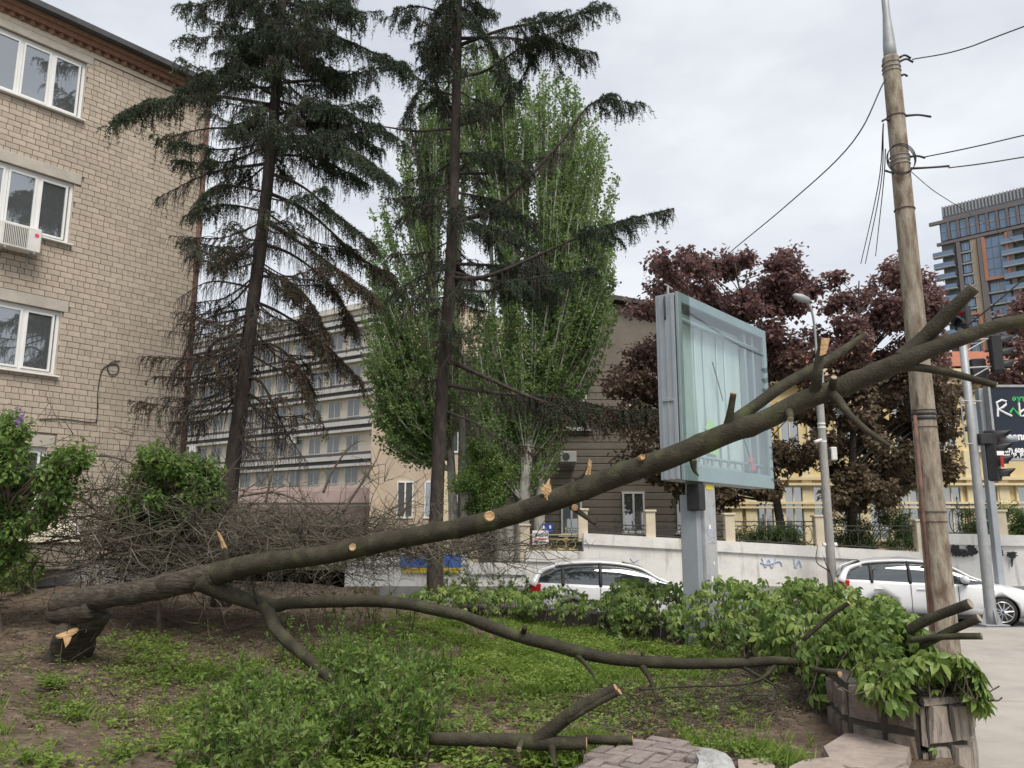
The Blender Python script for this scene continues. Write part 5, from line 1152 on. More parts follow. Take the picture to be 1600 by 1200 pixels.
for poly in ([(1285, 1170), (1320, 1148), (1372, 1148), (1424, 1168), (1417, 1192), (1392, 1206), (1330, 1202), (1300, 1195)], [(1232, 1200), (1255, 1188), (1300, 1186), (1328, 1206), (1330, 1240), (1240, 1240)], [(1332, 1208), (1390, 1208), (1420, 1196), (1430, 1250), (1334, 1250)], [(1152, 1188), (1198, 1184), (1212, 1198), (1200, 1225), (1156, 1230)]):
    w = np.array([onz(x, y, zF)[:2] for x, y in poly]); part('flagstone', prism(w, zF - 0.12, zF + rr.uniform(0, 0.02), 0.03, zF + 0.012 + rr.uniform(-0.008, 0.008, len(w))), M['flag'], fp)

cw = thing('creeper_wall', 'low rough stone wall end overgrown with green five leaf creeper', 'wall', (3.75, 7.3, 0))
# core of the wall follows the garden edge
hp = HP[10::2]
tn = nrm(np.gradient(hp, axis=0)); rn = np.c_[tn[:, 1], -tn[:, 0]]
Vc = []; 
for p, r in zip(hp, rn):
    for o_, z in ((-0.2, -0.1), (0.22, -0.1), (0.22, 0.62), (-0.2, 0.62)): Vc.append((*(p + r * o_), z))
Vc = np.array(Vc); nc = len(hp); Q = [[i * 4 + k, i * 4 + (k + 1) % 4, (i + 1) * 4 + (k + 1) % 4, (i + 1) * 4 + k] for i in range(nc - 1) for k in range(4)] + [[0, 3, 2, 1]]
part('core', (Vc, [np.array(Q)]), M['stonemortar'], cw)
rr = np.random.default_rng(21)
def facestones(p0, p1, z0, z1, nrow, ncol, out, mat, parent, dep=0.07, gap=0.012):
    p0, p1 = np.array(p0), np.array(p1); L = np.linalg.norm(p1 - p0); t = (p1 - p0) / L; n_ = np.array(out, float)
    zsr = [z0] + [z0 + (z1 - z0) * (k + 1 + (rr.uniform(-0.15, 0.15) if k < nrow - 1 else 0)) / nrow for k in range(nrow)]
    for r in range(nrow):
        ss = [0] + sorted(np.clip((np.arange(1, ncol) + rr.uniform(-0.28, 0.28, ncol - 1)) / ncol, 0.05, 0.95)) + [1]
        for k in range(ncol):
            a_, b_ = ss[k] * L + gap, ss[k + 1] * L - gap; c_, d_ = zsr[r] + gap, zsr[r + 1] - gap
            pl = [(a_ + rr.uniform(0, .02), c_ + rr.uniform(0, .02)), ((a_ + b_) / 2, c_ + rr.uniform(0, .02)), (b_ - rr.uniform(0, .02), c_ + rr.uniform(0, .03)), (b_ - rr.uniform(0, .02), (c_ + d_) / 2), (b_ - rr.uniform(0, .03), d_ - rr.uniform(0, .02)), ((a_ + b_) / 2, d_ - rr.uniform(0, .02)), (a_ + rr.uniform(0, .03), d_ - rr.uniform(0, .02))]
            q = np.array([[*(p0 + t * s), z] for s, z in pl]); cc = q.mean(0); nv = np.array([n_[0], n_[1], 0])
            dp_ = dep * rr.uniform(0.7, 1.2)
            top = cc + (q - cc) * 0.93 + nv * dp_ + rr.normal(0, 0.006, q.shape); m_ = len(q)
            S = np.array([[i, (i + 1) % m_, m_ + (i + 1) % m_, m_ + i] for i in range(m_)])
            ctr = (top.mean(0) + nv * 0.012)[None]
            T = np.array([[m_ + i, m_ + (i + 1) % m_, 2 * m_] for i in range(m_)])
            part('stone', (np.concatenate([q, top, ctr]), [S, T]), M[mat], parent)
# pillar at the wall end: four faces of split stone
pc = [np.array(onz(1424, 1190, 0.2)[:2]), np.array([3.80, 7.12]), np.array([4.16, 7.72]), np.array([3.50, 7.75])]
pc[0] = np.array([3.36, 6.95])
part('pillar_core', prism(np.array(pc) + (np.mean(pc, 0) - np.array(pc)) * 0.10, -0.05, 0.70, 0.02), M['stonemortar'], cw)
for k, (nr_, ncl) in enumerate(((2, 2), (2, 3), (2, 2), (2, 2))):
    p0, p1 = pc[k] + (np.mean(pc, 0) - pc[k]) * 0.10, pc[(k + 1) % 4] + (np.mean(pc, 0) - pc[(k + 1) % 4]) * 0.10; t_ = nrm(p1 - p0)
    facestones(p0, p1, 0.0, 0.71, nr_, ncl, (t_[1], -t_[0]), 'stonegrey', cw, 0.05, 0.006)
part('pillar_top', prism(np.array(pc), 0.70, 0.75, 0.06), M['stonegrey'], cw)
# inner face towards the garden, and outer face towards the pavement
ip = [np.array([3.34, 7.02]), np.array([2.98, 7.55]), np.array([3.10, 8.3]), np.array([3.3, 9.0])]
facestones(ip[1], ip[0], 0.20, 0.80, 2, 2, nrm(np.array([-0.83, -0.56])), 'stone', cw, 0.035, 0.016)
facestones(ip[2], ip[1], 0.20, 0.74, 2, 3, (-0.98, 0.1), 'stone', cw, 0.035, 0.016)
part('wing_core', prism([ip[0], pc[3], (3.6, 8.3), ip[2], ip[1]], 0.0, 0.78, 0.0), M['stonemortar'], cw)
for k in range(9, 39, 3):
    facestones(HP[k] + 0.22 * np.array([1, 0]), HP[k + 3] + 0.22 * np.array([1, 0]), 0.0, 0.62, 2, 1, (1, 0), 'stone', cw, 0.06, 0.01)

# ------------------------------------------------------------------ spruces
def bez(a, b, c, K):
    t = np.linspace(0, 1, K)[None, :, None]
    return a[:, None] * (1 - t) ** 2 + 2 * b[:, None] * t * (1 - t) + c[:, None] * t ** 2
def twig_set(br, seed, live_frac, step, hang, lmin, lmax):
    """hanging side twigs along branches: br = list of (pts (n,3), f0, density). returns start, mid, end, flag"""
    r = np.random.default_rng(seed); A, B, C = [], [], []
    for pts, f0, dens in br:
        seg = np.linalg.norm(np.diff(pts, axis=0), axis=1); cum = np.r_[0, np.cumsum(seg)]; L = cum[-1]
        n = int(L * (1 - f0) / step * dens)
        if n < 1: continue
        s = f0 * L + r.random(n) * (1 - f0) * L
        p = np.stack([np.interp(s, cum, pts[:, k]) for k in range(3)], 1)
        i = np.clip(np.searchsorted(cum, s) - 1, 0, len(seg) - 1); t = nrm(np.diff(pts, axis=0)[i])
        side = nrm(np.cross(t, np.array([0, 0, 1.0])) + 1e-6) * r.choice([-1, 1], n)[:, None]
        f = s / L; ln = (lmin + (lmax - lmin) * r.random(n)) * (0.45 + 0.75 * np.sin(np.pi * np.clip(0.18 + 0.82 * (f - f0) / (1 - f0 + 1e-6), 0, 1)))
        out = side * r.uniform(0.15, 0.8, n)[:, None] + t * r.uniform(0.1, 0.6, n)[:, None]
        end = p + (out * (1 - hang) + np.array([0, 0, -1.0]) * hang * r.uniform(0.6, 1.25, n)[:, None]) * ln[:, None]
        mid = p + out * ln[:, None] * 0.45 + np.array([0, 0, -0.05]) * ln[:, None]
        A.append(p); B.append(mid); C.append(end)
    if not A: return None
    return np.concatenate(A), np.concatenate(B), np.concatenate(C)
def needles(A, B, C, seed, step=0.036, nl=0.064, nw=0.017, per=3):
    r = np.random.default_rng(seed)
    L = np.linalg.norm(B - A, axis=1) + np.linalg.norm(C - B, axis=1); cnt = np.maximum((L / step).astype(int), 3)
    idx = np.repeat(np.arange(len(A)), cnt); k = np.concatenate([np.arange(c) for c in cnt]); t = ((k + r.random(len(k))) / cnt[idx])[:, None]
    a, b, c = A[idx], B[idx], C[idx]
    p = a * (1 - t) ** 2 + 2 * b * t * (1 - t) + c * t ** 2; tg = nrm((b - a) * (1 - t) + (c - b) * t)
    p = np.repeat(p, per, 0); tg = np.repeat(tg, per, 0); rn_ = np.repeat(r.random(len(A))[idx], per)
    d = nrm(tg * 0.75 + rvec(len(p), r) * 0.85); s = nrm(np.cross(d, rvec(len(p), r))); ln = nl * r.uniform(0.7, 1.3, (len(p), 1))
    V = np.stack([p - s * nw / 2, p + s * nw / 2, p + d * ln], 1).reshape(-1, 3)
    return V, [np.arange(len(V)).reshape(-1, 3)], np.repeat(np.clip(rn_ * 0.7 + 0.3 * r.random(len(p)), 0, 1), 3)
def spruce(label, D, trunk_px, wpx_, specs, fill, seed, zmax, brown):
    r = np.random.default_rng(seed)
    pts = [P(x, y, D) for x, y in trunk_px]; b = pts[0].copy(); b[2] = float(g(b[0], b[1])) - 0.1
    dirn = nrm(pts[-1] - pts[-2]); top = pts[-1] + dirn * (zmax - pts[-1][2]) / dirn[2]
    al = [b] + pts[1:] + [top]
    rad_ = np.interp([p[2] for p in al], [b[2], b[2] + 1.0, P(0, 0, D)[2], zmax], [wpx_ * 0.5 * D / F * 1.25, wpx_ * 0.5 * D / F, wpx_ * 0.5 * D / F * 0.62, 0.03])
    t = thing('spruce_tree', label, 'tree', (b[0], b[1], b[2] + 0.1), 'tall spruces behind the fallen trunk')
    part('trunk', tube1(al, rad_, 90, 16, 0.03, seed), M['sprucebark'], t, smooth=True)
    ax = spline(al, 200)
    def at(z): return np.array([np.interp(z, ax[:, 2], ax[:, k]) for k in range(3)])
    br, live, dead = [], [], []
    for x0, y0, path, f0, dens, dy in specs:
        z0 = P(x0, y0, D)[2]; q = [at(z0)]
        n = len(path)
        for k, (x, y) in enumerate(path): q.append(P(x, y, D + dy * (k + 1) / n))
        c = spline(q, 26); br.append((c, 0.012 + 0.010 * np.linalg.norm(c[-1] - c[0])))
        if dens > 0: live.append((c, f0, dens))
        dead.append((c, 0.08, 0.8 if dens > 0 else 0.9))
    for z0, z1, n, Lm, dens, f0, droop in fill:
        for k in range(n):
            z = r.uniform(z0, z1); a_ = r.uniform(0, 2 * np.pi); L = Lm * r.uniform(0.55, 1.1); p = at(z)
            d = np.array([math.cos(a_), math.sin(a_), 0])
            c = spline([p, p + d * L * 0.45 + [0, 0, -droop * L * 0.35], p + d * L + [0, 0, -droop * L * 0.55 + 0.12 * L]], 18)
            br.append((c, 0.010 + 0.007 * L))
            if dens > 0: live.append((c, f0, dens * r.uniform(0.5, 1.3)))
            dead.append((c, 0.1, 0.7))
    # second-order side branches of the green limbs
    for c, f0, dens in list(live):
        L = np.linalg.norm(c[-1] - c[0]); nb_ = int(L * (1 - f0) / 0.16)
        for k in range(nb_):
            f = f0 + (1 - f0) * r.random(); i_ = min(int(f * (len(c) - 1)), len(c) - 2); t_ = nrm(c[i_ + 1] - c[i_]); sd_ = nrm(np.cross(t_, [0, 0, 1.0])) * r.choice([-1, 1])
            l2 = (0.30 + 0.28 * L * (1 - f)) * r.uniform(0.6, 1.2); d_ = nrm(t_ * r.uniform(0.5, 1.0) + sd_ * 0.8 + [0, 0, r.uniform(-0.35, 0.05)])
            c2 = spline([c[i_], c[i_] + d_ * l2 * 0.55, c[i_] + d_ * l2 + [0, 0, -0.22 * l2]], 10)
            br.append((c2, 0.009)); live.append((c2, 0.1, min(dens, 1.6) * 0.75))
    Vb = [tubes(spline(c, 18 if rb > 0.0095 else 6), np.linspace(rb, 0.004, 18 if rb > 0.0095 else 6), 6 if rb > 0.0095 else 4) for c, rb in br]
    part('branches', merge(*Vb), M['sprucebark'], t, smooth=True)
    A, B, C = twig_set(live, seed + 1, 1, 0.029, 0.50, 0.12, 0.66)
    # browned share of the twigs sits low on the tree
    zf = np.clip((brown - A[:, 2]) / 2.0, 0, 0.85); isb = r.random(len(A)) < zf
    Vt = tubes(bez(A, B, C, 3), np.tile(np.array([0.006, 0.005, 0.002]), (len(A), 1)), 3, False)
    _h = len(A) // 2 * 2; Vt = tubes(bez(A[::3], B[::3], C[::3], 3), np.tile(np.array([0.006, 0.005, 0.002]), (len(A[::3]), 1)), 3, False)
    tag(part('green_twigs', Vt, M['sprucebark'], t), kind='stuff')
    V, Fc, rn_ = needles(A[~isb], B[~isb], C[~isb], seed + 2)
    tag(part('crown', (V, Fc), M['needle'], t, rnd=rn_), kind='stuff')
    if isb.any():
        V, Fc, rn_ = needles(A[isb], B[isb], C[isb], seed + 3)
        tag(part('browned_needles', (V, Fc), M['needlebrown'], t, rnd=rn_), kind='stuff')
    A, B, C = twig_set(dead, seed + 4, 0, 0.021, 0.70, 0.25, 0.95)
    Pt = bez(A, B, C, 4) + r.normal(0, 0.012, (len(A), 4, 3))
    Vt = tubes(Pt, np.tile(np.array([0.0055, 0.0045, 0.0035, 0.002]), (len(A), 1)), 3, False)
    n2 = len(A) // 3; A2 = (A[:n2] + 2 * B[:n2] + C[:n2]) / 4; C2 = A2 + (rvec(n2, r) * 0.6 + [0, 0, -0.9]) * r.uniform(0.1, 0.3, (n2, 1))
    Vt2 = tubes(bez(A2, (A2 + C2) / 2, C2, 2), np.tile(np.array([0.004, 0.002]), (n2, 1)), 3, False)
    tag(part('dead_twigs', merge(Vt, Vt2), M['deadtwig'], t), kind='stuff')
S1 = [ # start px on trunk, path px, foliage start, density, depth change at the tip
    (432, 165, [(330, 150), (240, 160), (172, 190)], 0.35, 1.7, -0.8), (430, 150, [(360, 120), (275, 140)], 0.2, 1.6, 0.6), (434, 100, [(370, 60), (290, 60)], 0.15, 1.5, -0.4), (438, 40, [(370, 0), (285, 12)], 0.1, 1.5, 0.5),
    (420, 215, [(340, 200), (255, 215)], 0.75, 0.7, 0.4), (415, 255, [(330, 270), (245, 310)], 0.7, 0.35, -0.3), (412, 300, [(340, 290), (300, 330)], 0.4, 1.1, -0.6), (408, 330, [(350, 320), (305, 335)], 0.3, 1.2, 0.3),
    (405, 400, [(340, 395), (290, 405)], 2, 0, 0.0), (398, 450, [(330, 440), (275, 468)], 2, 0, -0.4), (395, 480, [(320, 500), (285, 560)], 2, 0, 0.3), (388, 520, [(330, 540), (300, 620), (268, 700)], 2, 0, -0.9),
    (436, 90, [(520, 60), (600, 90), (632, 100)], 0.25, 1.6, -0.5), (434, 130, [(530, 120), (620, 100)], 0.3, 1.5, 0.7), (430, 180, [(500, 165), (580, 195), (622, 215)], 0.2, 2.0, -0.6), (428, 200, [(510, 195), (600, 235)], 0.25, 2.1, 0.3),
    (426, 215, [(500, 215), (560, 240), (612, 280)], 0.3, 2.2, -0.9), (424, 240, [(500, 250), (580, 290)], 0.3, 1.8, 0.6), (418, 270, [(470, 290), (520, 330), (590, 385)], 0.55, 1.7, -0.5), (412, 300, [(480, 330), (560, 400), (610, 430)], 0.5, 1.8, 0.4),
    (408, 340, [(470, 380), (540, 430), (580, 460)], 0.45, 1.8, -0.8), (404, 380, [(460, 400), (520, 450), (560, 520)], 0.4, 1.7, 0.5), (398, 430, [(450, 440), (490, 480), (510, 560)], 0.3, 1.6, -0.6), (392, 470, [(440, 490), (500, 530), (560, 590)], 0.45, 1.3, 0.4),
    (385, 540, [(430, 540), (470, 580), (500, 660)], 0.4, 0.8, -0.5), (380, 590, [(410, 600), (450, 680), (480, 722)], 2, 0, -0.4), (376, 610, [(420, 640), (440, 700)], 2, 0, 0.4), (430, 60, [(500, 20), (560, -10)], 0.1, 1.6, 0.3), (436, 30, [(520, 5), (570, 25)], 0.2, 1.5, -0.6)]
spruce('dark spruce with dense drooping crown beside the brick building', 15.0, [(352, 835), (362, 740), (378, 620), (392, 500), (405, 400), (420, 270), (430, 160), (441, 0)], 25, S1,
       [(4.5, 8.5, 34, 1.9, 0.35, 0.45, 0.6), (7.5, 12.2, 36, 2.0, 0.85, 0.25, 0.4), (10, 13, 10, 2.2, 0.9, 0.2, 0.3), (12, 17, 30, 1.6, 1.1, 0.15, 0.2), (3.6, 6.5, 22, 1.6, 0.0, 1, 0.8)], 31, 18.5, 8.2)
S2 = [(716, 435, [(760, 432), (850, 395), (940, 355), (1052, 325)], 0.58, 2.0, -0.9), (714, 348, [(780, 320), (870, 230), (930, 158), (1004, 165)], 0.74, 1.6, -0.6), (716, 198, [(780, 170), (840, 80)], 0.45, 0.9, 0.5), (716, 72, [(790, 45), (870, 30), (955, 8)], 0.25, 1.7, -0.6),
      (716, 60, [(800, 60), (880, 75), (925, 90)], 0.35, 1.5, 0.6), (716, 120, [(760, 110), (830, 65), (900, 40)], 0.35, 1.5, 0.2), (700, 560, [(760, 590), (850, 628), (940, 640), (1062, 640)], 0.45, 3.4, -1.2), (700, 600, [(780, 615), (880, 622), (1000, 650)], 0.40, 3.2, -0.4), (697, 640, [(740, 660), (790, 690), (850, 702)], 0.7, 0.4, -0.3),
      (714, 200, [(650, 205), (600, 198), (540, 192)], 2, 0, -0.3), (712, 195, [(690, 150), (670, 90), (675, 20)], 0.2, 0.9, 0.4), (710, 290, [(670, 310), (620, 345)], 0.3, 0.8, -0.3), (712, 350, [(760, 352), (800, 360)], 0.2, 1.2, -0.5), (712, 300, [(760, 310), (800, 330), (840, 350)], 0.15, 1.3, 0.6),
      (714, 240, [(760, 240), (790, 250), (830, 270)], 0.1, 1.3, -0.4), (706, 420, [(660, 430), (600, 470)], 0.4, 0.5, 0.3), (704, 445, [(680, 440), (620, 500)], 2, 0, -0.4), (708, 412, [(780, 415), (840, 420), (900, 440)], 0.2, 1.4, 0.5), (708, 425, [(780, 440), (860, 430), (930, 420)], 0.3, 1.4, -0.6),
      (706, 330, [(760, 355), (810, 370), (850, 420)], 0.2, 1.5, 0.4), (706, 450, [(760, 455), (820, 440), (880, 465)], 0.3, 1.2, 0.7), (714, 150, [(660, 140), (640, 180), (655, 260)], 0.3, 0.9, -0.3), (706, 270, [(760, 270), (800, 255), (880, 240)], 0.5, 0.7, 0.6), (712, 30, [(650, 10), (600, 30)], 0.5, 0.9, 0.2), (716, 20, [(740, 30), (780, 90), (790, 130)], 0.2, 1.4, -0.4)]
spruce('sparse spruce with long bare limbs and hanging tips before the poplars', 17.0, [(679, 935), (682, 800), (690, 620), (700, 480), (707, 350), (712, 200), (716, 0)], 22.5, S2,
       [(6.2, 9.5, 20, 1.4, 0.55, 0.3, 0.5), (9.5, 13.5, 16, 1.7, 0.6, 0.3, 0.4), (13.5, 19, 36, 1.9, 1.2, 0.15, 0.3), (4.6, 6.5, 9, 1.1, 0.0, 1, 0.4)], 57, 20.5, 5.5)

# ------------------------------------------------------------------ poplars
def poplar(label, base, D, spires, seed, nleaf, trunks, group='pale trunked poplars behind the wall'):
    r = np.random.default_rng(seed); b = P(base, 810, D); b[2] = 1.0
    t = thing('poplar_tree', label, 'tree', b, group)
    stems = []; Vt = []
    for tx, ty, w, xb_ in trunks:
        q = [P(xb_, 815, D), P(xb_ + (tx - xb_) * 0.2, 690, D + r.uniform(-.3, .3)), P(xb_ + (tx - xb_) * 0.6, (690 + ty) / 2, D + r.uniform(-.6, .6)), P(tx, ty, D + r.uniform(-1, 1))]
        q[0][2] = 0.9; c = spline(q, 40); stems.append(c); Vt.append(tubes(c, np.linspace(w * D / F / 2, 0.02, 40), 10))
    part('trunk', merge(*Vt), M['poplarbark'], t, smooth=True)
    A, B, C, R = [], [], [], []
    for x, y, xb_, yb_, dep in spires:
        tip = P(x, y, D + dep); st = P(xb_, yb_, D + dep * 0.3)
        c = stems[np.argmin([np.min(np.linalg.norm(s - st, axis=1)) for s in stems])]; st = c[np.argmin(np.linalg.norm(c - st, axis=1))]
        mid = st * 0.45 + tip * 0.55 + np.array([(tip[0] - st[0]) * 0.30, (tip[1] - st[1]) * 0.3, -0.3])
        A.append(st); B.append(mid); C.append(tip)
    A, B, C = map(np.array, (A, B, C))
    Pm = bez(A, B, C, 12); L = np.linalg.norm(C - A, axis=1)
    Vl = tubes(Pm, np.linspace(1, 0.12, 12)[None] * (0.012 + 0.006 * L)[:, None], 6)
    # upswept side shoots along every limb
    ns = (L / 0.16).astype(int) + 2; idx = np.repeat(np.arange(len(A)), ns); tt = r.uniform(0.12, 1.0, len(idx))[:, None]
    p = A[idx] * (1 - tt) ** 2 + 2 * B[idx] * tt * (1 - tt) + C[idx] * tt ** 2
    tg = nrm((B - A)[idx] * (1 - tt) + (C - B)[idx] * tt)
    ln = (0.95 * (1 - 0.88 * tt[:, 0]) + 0.16) * r.uniform(0.4, 1.3, len(idx))
    d = nrm(tg * 1.0 + rvec(len(idx), r) * 0.62 + [0, 0, 0.35]); e_ = p + d * ln[:, None]; m_ = p + nrm(d + rvec(len(idx), r) * 0.3) * ln[:, None] * 0.5
    Vs = tubes(bez(p[::2], m_[::2], e_[::2], 2), np.tile(np.array([0.010, 0.003]), (len(p[::2]), 1)), 3, False)
    part('limbs', merge(Vl, Vs), M['poplarbark'], t, smooth=True)
    w = ln / ln.sum(); k = r.choice(len(p), nleaf, p=w); u = r.random((nleaf, 1)) ** 0.8
    lp_ = p[k] * (1 - u) ** 2 + 2 * m_[k] * u * (1 - u) + e_[k] * u * u + r.normal(0, 0.055, (nleaf, 3))
    dd = nrm(d[k] * 0.5 + rvec(nleaf, r) * 0.9 + [0, 0, -0.25]); s_ = r.uniform(0.07, 0.13, nleaf)
    V, Fc = leaves(lp_, dd, rvec(nleaf, r), s_, s_ * 0.82, 0.12)
    rn_ = np.clip(0.35 + 0.45 * (r.random(len(p))[k] - 0.5) + 0.5 * (r.random(nleaf) - 0.35), 0, 1)
    tag(part('crown', (V, Fc), M['poplar'], t, rnd=np.repeat(rn_, 4)), kind='stuff')
rp_ = np.random.default_rng(9)
def spires(xs, ytop, base, n, spread, yb=(640, 300)):
    out = []
    for k in range(n):
        x = rp_.uniform(*xs); yt = ytop(x) + abs(rp_.normal(0, 1)) * spread
        out.append((x + rp_.normal(0, 4), yt, base + (x - base) * 0.35, np.clip(yt + rp_.uniform(150, 330), 200, 700), rp_.uniform(-1.8, 1.8)))
    return out
yt_ = lambda x: np.interp(x, [690, 720, 770, 840, 890, 925, 950, 965], [110, 70, 60, 95, 120, 175, 230, 300])
sp = spires((700, 960), yt_, 815, 95, 45) + spires((760, 962), lambda x: np.interp(x, [760, 962], [230, 340]), 825, 75, 90) + spires((720, 950), lambda x: 440, 815, 45, 60) + [(rp_.uniform(880, 965), rp_.uniform(330, 520), rp_.uniform(850, 900), rp_.uniform(560, 660), rp_.uniform(-1.5, 1.5)) for _ in range(48)] + [(rp_.uniform(720, 930), rp_.uniform(500, 640), 820, 720, rp_.uniform(-1.5, 1.5)) for _ in range(30)] + [(rp_.uniform(710, 900), rp_.uniform(600, 720), 810, 790, rp_.uniform(-1.6, 1.2)) for _ in range(18)]
poplar('tall wide poplar with pale twin trunks and upswept green limbs', 800, 27.0, sp, 4, 130000, [(800, 130, 22, 795), (880, 200, 24, 812), (850, 160, 20, 842), (760, 160, 16, 782)])
yt2 = lambda x: np.interp(x, [565, 590, 620, 650, 700, 740], [430, 320, 250, 150, 110, 100])
sp = spires((572, 735), yt2, 690, 60, 60) + spires((565, 720), lambda x: np.interp(x, [565, 720], [520, 420]), 670, 60, 70) + [(rp_.uniform(580, 660), rp_.uniform(600, 690), 650, 740, rp_.uniform(-1, 1)) for _ in range(34)] + [(rp_.uniform(566, 640), rp_.uniform(420, 640), 660, 720, rp_.uniform(-1.4, 1.4)) for _ in range(40)]
poplar('bright green poplar standing behind the sparse spruce', 690, 28.5, sp, 14, 76000, [(665, 250, 17, 712), (700, 190, 15, 728)])
# dark low bush at the poplar feet
def clumptree(name, label, base, clumps, trunk_r, seed, leafn, lsize, mats, barkm, spread, group=None, cat='tree', aspect=0.85, limbs=True, trunk_top=None, zsplit=None):
    """tree whose crown is many separate leaf clumps on limbs; clumps = (centre, radius)"""
    r = np.random.default_rng(seed); base = np.array(base, float); t = thing(name, label, cat, base, group)
    C = np.array([c for c, _ in clumps]); R = np.array([q for _, q in clumps])
    top = np.array(trunk_top) if trunk_top is not None else np.array([base[0] * 0.4 + C[:, 0].mean() * 0.6, base[1] * 0.4 + C[:, 1].mean() * 0.6, C[:, 2].max() - 0.8])
    ax = spline([base + [0, 0, -0.1], base * 0.6 + top * 0.4 + r.normal(0, 0.08, 3), top], 40)
    part('trunk' if cat == 'tree' else 'stem', tubes(ax, np.linspace(trunk_r, 0.02, 40), 10), M[barkm], t, smooth=True)
    # limbs leave the trunk below each clump
    zs_ = np.clip(C[:, 2] - np.linalg.norm(C[:, :2] - base[:2], axis=1) * 0.55 - 0.3, base[2] + 0.9 * (C[:, 2].min() - base[2]), top[2])
    A = np.stack([np.interp(zs_, ax[:, 2], ax[:, k]) for k in range(3)], 1); B = A * 0.45 + C * 0.55 + r.normal(0, 0.10, C.shape) * np.linalg.norm(C - A, axis=1)[:, None] + [0, 0, 0.12]
    Pm = bez(A, B, C, 9); Lm = np.linalg.norm(C - A, axis=1)
    Vl = tubes(Pm, np.linspace(1, 0.15, 9)[None] * (0.006 + 0.0075 * Lm)[:, None], 6)
    ns = 12; D2 = rvec(len(C) * ns, r) * [1, 1, 0.75]; S = np.repeat(Pm[:, 6], ns, 0); E = np.repeat(C, ns, 0) + D2 * np.repeat(R, ns)[:, None] * r.uniform(0.5, 1.0, (len(D2), 1))
    Vs = tubes(bez(S, (S + E) / 2 + r.normal(0, 0.06, S.shape), E, 4), np.tile(np.array([0.011, 0.009, 0.006, 0.003]), (len(S), 1)), 3, False)
    part('limbs', merge(Vl, Vs), M[barkm], t, smooth=True)
    w = R ** 2; w = w / w.sum(); k = r.choice(len(C), leafn, p=w)
    # leaves gather round the twig ends inside each clump
    q = r.integers(0, ns, leafn); tip = E[k * ns + q]; u = r.random((leafn, 1)) ** 0.6
    p = S[k * ns + q] * (1 - u) + tip * u + r.normal(0, spread, (leafn, 3)) * R[k][:, None]
    out = nrm(p - C[k]); d = nrm(out * 0.6 + rvec(leafn, r) * 0.8 + [0, 0, -0.35]); s_ = lsize * r.uniform(0.65, 1.25, leafn)
    cr = r.random(len(C) * ns)[k * ns + q]
    rn_ = np.clip(0.55 * cr + 0.45 * r.random(leafn), 0, 1)
    nv = nrm(out * 0.5 + [0, 0, 0.8] + rvec(leafn, r) * 0.5)
    groups = [np.ones(leafn, bool)] if zsplit is None else None
    if zsplit is not None:
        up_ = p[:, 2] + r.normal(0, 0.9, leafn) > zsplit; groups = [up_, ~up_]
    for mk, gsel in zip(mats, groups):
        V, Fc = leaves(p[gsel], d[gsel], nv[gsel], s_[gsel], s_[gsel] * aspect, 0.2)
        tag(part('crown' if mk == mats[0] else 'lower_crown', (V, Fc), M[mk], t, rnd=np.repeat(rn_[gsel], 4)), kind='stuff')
    return t
def clumps_px(poly, n, D, dep, rpx, seed, surf=0.0):
    """clump centres whose picture positions fill an outline; depth spread about D"""
    r = np.random.default_rng(seed); out = []; x0, x1 = min(p[0] for p in poly), max(p[0] for p in poly); y0, y1 = min(p[1] for p in poly), max(p[1] for p in poly)
    xm = (x0 + x1) / 2
    while len(out) < n:
        x, y = r.uniform(x0, x1), r.uniform(y0, y1)
        if not inside((x, y), poly): continue
        k = math.sqrt(max(0.05, 1 - ((x - xm) / (x1 - x0) * 1.9) ** 2))
        Dd = D + dep * k * r.uniform(-1, 1); out.append((P(x, y, Dd), r.uniform(*rpx) * Dd / F))
    return out
cl = clumps_px([(965, 420), (1010, 395), (1070, 380), (1130, 400), (1180, 395), (1205, 410), (1245, 390), (1270, 440), (1260, 560), (1265, 700), (1230, 770), (1110, 780), (1010, 760), (960, 700), (945, 590), (975, 500)], 150, 26.0, 2.2, (18, 34), 5)
q = P(1228, 835, 25.6); q[2] = 1.05
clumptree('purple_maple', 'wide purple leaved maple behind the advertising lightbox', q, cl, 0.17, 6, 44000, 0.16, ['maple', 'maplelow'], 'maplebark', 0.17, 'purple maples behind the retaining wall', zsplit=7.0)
cl = clumps_px([(1275, 450), (1300, 420), (1350, 412), (1400, 405), (1450, 425), (1488, 440), (1500, 500), (1495, 620), (1498, 730), (1455, 770), (1370, 795), (1290, 780), (1270, 650)], 125, 25.0, 1.9, (17, 32), 7)
q = P(1330, 850, 24.8); q[2] = 1.05
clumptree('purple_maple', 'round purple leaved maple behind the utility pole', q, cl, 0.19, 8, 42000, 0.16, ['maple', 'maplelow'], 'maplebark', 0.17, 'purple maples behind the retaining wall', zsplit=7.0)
cl = clumps_px([(1530, 560), (1600, 470), (1680, 440), (1700, 560), (1690, 600), (1600, 600), (1540, 595)], 36, 27.0, 1.2, (14, 26), 17)
q = P(1640, 850, 27); q[2] = 1.05
clumptree('purple_maple', 'purple leaved maple reaching over the navy billboard', q, cl, 0.15, 18, 9000, 0.17, ['maple'], 'maplebark', 0.22, 'purple maples behind the retaining wall')
cl = clumps_px([(715, 700), (760, 680), (790, 720), (785, 790), (740, 800), (712, 770)], 30, 25.5, 0.8, (12, 22), 27); q = P(745, 830, 25.5); q[2] = 1.05
clumptree('dark_bush', 'dark green rounded bush at the foot of the poplars', q, cl, 0.06, 28, 9000, 0.08, ['lilac'], 'lilacbark', 0.25, None, 'bush')
